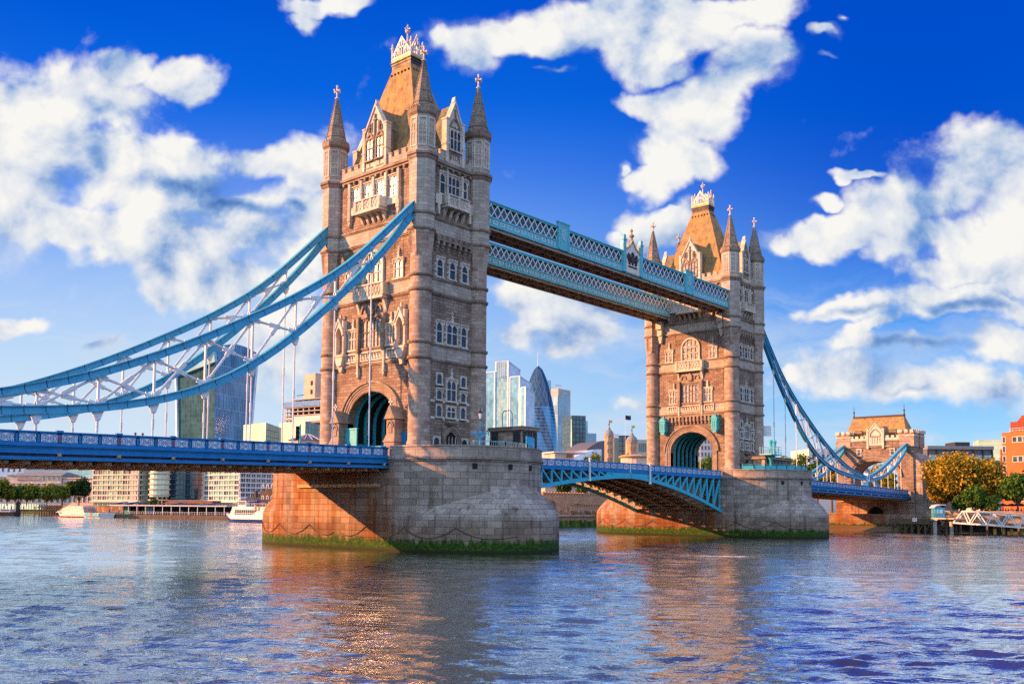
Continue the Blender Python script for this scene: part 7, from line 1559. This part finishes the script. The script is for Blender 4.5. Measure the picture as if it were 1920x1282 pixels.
for k in range(5): a = F(L*(.46+.09*k), .5-(k % 2), 4.6); person('passenger standing on the upper deck of the sightseeing boat', a[0], a[1], 4.6, k*1.7, (0, 3, 1, 0, 2)[k], k % 2, group='passengers on the boat')
F, L, p = boat_frame(-18, 418, 25, 412); T = thing('barge', 'low dark workboat against the river wall below the hoarding', 'boat', (*p, 0)); m = MB(F); hull(m, F, L, 4.5, -.2, 1.5, .15, .3); m.build('hull', 'iron', T); m = MB(F); m.box(L*.35, L*.8, -1.5, 1.5, 1.5, 2.6); m.build('deckhouse', 'pale_wall', T); m = MB(F); m.box(L*.4, L*.75, 1.5, 1.54, 1.9, 2.4); m.build('deckhouse_windows', 'dwin', T)

# ------------------------------------------------------------------ right bank
T, p, q, z0, z1 = building('grey panelled office with a glass storey behind the autumn trees', 1741, 430, 1862, 442, 24, 836, 'grey_panel'); F, L, t, n = facef(p, q)
m = MB(F); m.box(-.3, L+.5, -24, 1.0, z1-1.4, z1); m.build('eaves', 'lead_grey', T); m = MB(F); m.box(0, L, 0, .3, zh(1800, 863, 436), zh(1800, 853, 436)); m.build('glass_storey', 'aqua_glass', T); m = MB(F)
for k in range(8): m.box(L*k/7-.25, L*k/7+.25, .3, .8, zh(1800, 868, 436), z1-1.4)
m.build('fins', 'lead', T); m = MB(F); m.box(L*.49, L*.72, -12, -3, z1, z1+1.9); m.build('plant_room', 'lead', T)
T, p, q, z0, z1 = building('grey concrete office wing with tall slit windows beside the orange hotel', 1850, 410, 1880, 416, 14, 862, 'concrete'); F, L, t, n = facef(p, q)
for r in range(3): windows_row(T, F, [L*(.12+.18*k) for k in range(5)], z1-4.5-r*5.2, z1-1.5-r*5.2, .8)
building('pale mint building far behind the grey office', 1838, 560, 1890, 562, 20, 824, 'g_green')
building('narrow grey wall between the gatehouse and the grey office', 1735, 440, 1745, 441, 10, 836, 'lead_grey')
p, q = gp(1881, 330), gp(1975, 318); F, L, t, n = facef(p, q); T = thing('brick_hotel', 'tall orange brick hotel with white framed windows', 'hotel', (*p, LZ)); zt = zh(1890, 810, 328)
m = MB(F); m.box(.2, L, -20, 0, LZ, zt); m.build('facade', 'brick_or', T); m = MB(F); m.box(-.9, .2, -20, -.3, LZ, zh(1881, 842, 330)); m.build('side_wall', 'brick_red', T); m = MB(F); m.box(2.6, L, -16, -1.0, zt, zt+3.2); m.prism([(4.2, zt+3.2), (L, zt+3.2), (L, zt+5.5), (6, zt+5.0)], -14, -2); m.build('roof_storey', 'brick_red', T)
m = MB(F)
for zz in (zt+.4, zt+1.1): m.box(2.4, L, -.9, -.84, zz, zz+.08)
for k in range(12): m.box(2.4+k*1.2, 2.46+k*1.2, -.9, -.84, zt, zt+1.2)
m.build('terrace_rail', 'white_p', T)
for r in range(5): z_ = zh(1886, 824+18.0*r, 329); windows_row(T, F, [1.05], z_-1.0, z_+.9, 1.0)
for r in range(4):
    z_ = zh(1911, 823+37*r, 325)
    windows_row(T, F, [5.0+2.0*k for k in range(3)], z_-.8, z_+.8, 1.5)
for (u, vt, dd, w, lf, sd_, lab, kw) in ((1787, 840, 266, 104, 'leaf_autumn', 81, 'biggest golden autumn tree, between gatehouse and dark green bush tree', dict(leaves=7500, nl=26, size=.42, trunk=.2)), (1840, 850, 268, 94, 'leaf_autumn', 82, 'golden tree crown next to the orange hotel', dict(leaves=6500, nl=24, size=.42, trunk=.2)),
    (1786, 838, 330, 60, 'leaf_green', 83, 'green tree top peeping over the golden ones', dict(leaves=2600, nl=14, size=.42)), (1827, 905, 258.5, 42, 'leaf_green', 84, 'round dark green bush tree under the golden trees', dict(leaves=3000, nl=16, size=.35, trunk=.12)), (1768, 884, 268, 56, 'leaf_autumn', 85, 'low golden tree close against the gatehouse buttress', dict(leaves=4200, nl=18, size=.4, trunk=.2)), (1850, 898, 300, 60, 'leaf_olive', 86, 'dim olive tree behind the round bush, before the concrete wing', dict(leaves=3000, nl=16, size=.4)),
    (1802, 922, 259, 34, 'leaf_green', 88, 'small green shrub behind the head of the white gangway', dict(leaves=1600, nl=12, size=.35, trunk=.1)), (1856, 924, 260, 36, 'leaf_olive', 89, 'small olive shrub behind the middle of the white gangway', dict(leaves=1500, nl=12, size=.35, trunk=.1)),
    (1908, 882, 262, 64, 'leaf_green', 87, 'bright green tree standing before the orange hotel', dict(leaves=4200, nl=18, size=.4, trunk=.28))): tree_px(lab, u, vt, dd, w, lf, sd_, **kw)
# jetty, kiosk, gangway
JX = lambda u, d=231: gp(u, d)
p, q = JX(1668, 238), JX(1775, 230); F, L, t, n = facef(p, q); T = thing('jetty', 'brown timber jetty on dark piles at the foot of the gatehouse', 'jetty', (*p, 0)); zd = 3.05; m = MB(F); m.box(0, L, -9, 0, zd-.3, zd); m.box(0, L*.85, 0, .25, zd-1.1, zd+.15); m.build('deck', 'wood', T)
for k in range(9): m = MB(F); u = .5+k*(L-1)/8; m.box(u-.2, u+.2, -.5, -.1, -2, zd-.3); m.box(u-.2, u+.2, -6, -5.6, -2, zd-.3); m.build('pile', 'wood', T)
m = MB(F)
for k in range(8): u = .5+k*(L-1)/8; m.beam((u, -.3, .3), (u+(L-1)/8, -.3, zd-.4), .2, .2)
m.build('raking_braces', 'wood', T); m = MB(F); m.box(0, L, -.1, -.04, zd+1.0, zd+1.08); m.box(0, L, -.1, -.04, zd+.5, zd+.55); k = 0
while k < L: m.box(k, k+.08, -.12, -.02, zd, zd+1.05); k += 1.4
m.build('rail', 'lead', T); m = MB(F); m.box(L*.42, L*.5, .26, .3, zd-.5, zd+.35); m.build('white_notice', 'boat_white', T)
for u, lab in ((1752, 'round grey concrete pile under the blue kiosk'), (1783, 'round grey concrete pile at the head of the white gangway')):
    x, y = gp(u, 228); T = thing('concrete_pile', lab, 'pile', (x, y, 0), 'concrete piles of the jetty head'); m = MB(); m.tube((x, y, -2), (x, y, zd-.1), .42, .42, 14); m.build('pile', 'concrete', T); m = MB(); m.box(x-.7, x+.7, y-.7, y+.7, zd-.12, zd+.2); m.build('cap', 'concrete', T)
p, q = gp(1750, 229), gp(1788, 226); F, L, t, n = facef(p, q); T = thing('landing_stage', 'small grey landing platform with rails joining jetty and gangway', 'platform', (*p, zd)); m = MB(F); m.box(-.4, L+.4, -3, .6, zd+.2, zd+.45); m.build('deck', 'concrete', T); m = MB(F)
for k in range(9): m.box(k*L/8-.03, k*L/8+.03, .5, .56, zd+.45, zd+1.5)
m.box(0, L, .5, .56, zd+1.45, zd+1.52); m.box(0, L, .5, .56, zd+.95, zd+1.0); m.build('rail', 'lead', T)
x, y = gp(1758, 230); T = thing('ticket_kiosk', 'bright blue kiosk with a white curved roof on the jetty', 'kiosk', (x, y, zd+.45)); Fk = frame((x, y, 0), (.60, -.80, 0), (-.80, -.60, 0)); m = MB(Fk); zk = zd+.45; m.box(-1.0, 1.1, -1.1, 1.1, zk, zk+2.3); m.build('body', 'chain', T); m = MB(Fk); m.prism([(-1.4, zk+2.2), (-.9, zk+2.75), (0, zk+3.0), (1.3, zk+2.95), (1.3, zk+2.8), (0, zk+2.8), (-.9, zk+2.5), (-1.3, zk+2.1)], -1.3, 1.3); m.build('roof', 'boat_white', T); m = MB(Fk); m.box(-.6, .6, 1.1, 1.14, zk+.9, zk+1.9); m.build('window', 'aqua_glass', T)
p, q = gp(1786, 226), gp(1990, 222); F, L, t, n = facef(p, q); T = thing('gangway', 'white zigzag lattice gangway sloping down from the blue kiosk', 'gangway', (*p, 3))
sl = lambda u: -(u/L)*1.2
for s, (d_, nm) in enumerate(((0, 'front_truss'), (-2.4, 'rear_truss'))):
    m = MB(F); zb, zt = zd-.55, zd+2.1
    m.beam((2.0, d_, zt+sl(2)), (L, d_, zt+sl(L)), .26, .26); m.beam((0, d_, zb), (L, d_, zb+sl(L)), .3, .3); m.beam((0, d_, zb), (2.0, d_, zt), .22, .22); k = 0.0; st = 1.55
    while k < L-3: m.beam((k+.5+st*.5 if k else 2.0, d_, zt+sl(k)), (k+2*st, d_, zb+sl(k+2*st)), .2, .2); m.beam((k+2*st, d_, zb+sl(k+2*st)), (k+3*st, d_, zt+sl(k+3*st)), .2, .2); k += 2*st
    m.build(nm, 'boat_white', T)
m = MB(F); m.add([(0, -2.4, zd-.5), (L, -2.4, zd-.5+sl(L)), (L, 0, zd-.5+sl(L)), (0, 0, zd-.5), (0, -2.4, zd-.65), (L, -2.4, zd-.65+sl(L)), (L, 0, zd-.65+sl(L)), (0, 0, zd-.65)], [(0, 1, 2, 3), (4, 5, 6, 7), (0, 1, 5, 4), (2, 3, 7, 6), (0, 3, 7, 4), (1, 2, 6, 5)]); m.build('walkway_floor', 'concrete_pink', T)
m = MB()
p2, q2 = gp(1788, 236), gp(1985, 231); F2, L2, t2, n2 = facef(p2, q2); T = thing('timber_wharf', 'dark timber wharf on piles behind the white gangway', 'wharf', (*p2, 0)); m = MB(F2); m.box(-2, L2, -6, 0, zd-1.2, zd-.7); m.box(-2, L2, -3, -2.6, -2, zd-1.2); m.build('deck', 'lead', T)
for k in range(9): m = MB(F2); u = .5+k*3.2; m.box(u-.22, u+.22, .0, .45, -2, zd-.8); o = m.build('pile', 'wood', T)
for k, u in enumerate((1864, 1880, 1895, 1914)): x, y = gp(u, 226); T = thing('marker_pile', 'timber pile with a yellow painted sleeve standing under the white gangway', 'pile', (x, y, 0), 'yellow sleeved piles'); m = MB(); m.tube((x, y, -2), (x, y, 2.0), .27, .25); m.build('pile', 'wood', T); m = MB(); m.lathe(x, y, [(.33, .2), (.33, 1.4+(k % 2)*.3)], 12); m.build('yellow_sleeve', 'gold', T)
M['maroon'] = paint('maroon_canvas', (.16, .02, .035), .8)
for k, (u, mt_, lab) in enumerate(((1868, 'pale_wall', 'pale square parasol near the concrete wing on the terrace'), (1880, 'lead', 'grey parasol between pale and maroon ones on the terrace'), (1897, 'maroon', 'maroon parasol under the green tree on the terrace'), (1914, 'maroon', 'maroon parasol beyond the green tree on the terrace'))):
    x, y = gp(u, 268-k); T = thing('parasol', lab, 'parasol', (x, y, LZ), 'parasols on the terrace'); m = MB(); m.tube((x, y, LZ), (x, y, LZ+2.9), .05); m.build('pole', 'lead', T); m = MB(); m.lathe(x, y, [(1.9, LZ+2.3), (1.85, LZ+2.45), (.05, LZ+3.0)], 8); m.build('canopy', mt_, T)
for k in range(16): x, y = gp(1846+k*4.9, 258+(k*7 % 11)); person('person in dark clothes sitting out on the crowded terrace behind the gangway', x, y, LZ, k*1.9, (0, 3, 0, 1)[k % 4] if k % 4 != 3 else 0, k % 2, group='people on the terrace')
T = thing('quay_parapet', 'low quay parapet behind the jetty and gangway', 'wall', (*gp(1740, 262), LZ)); p, q = gp(1735, 256), gp(1990, 246); F, L, t, n = facef(p, q); m = MB(F); m.box(0, L, -.5, 0, 1, LZ+.9); m.build('wall', 'quay', T); m = MB(F); m.box(0, L, -.6, .1, LZ+.9, LZ+1.05); m.build('coping', 'coping', T)
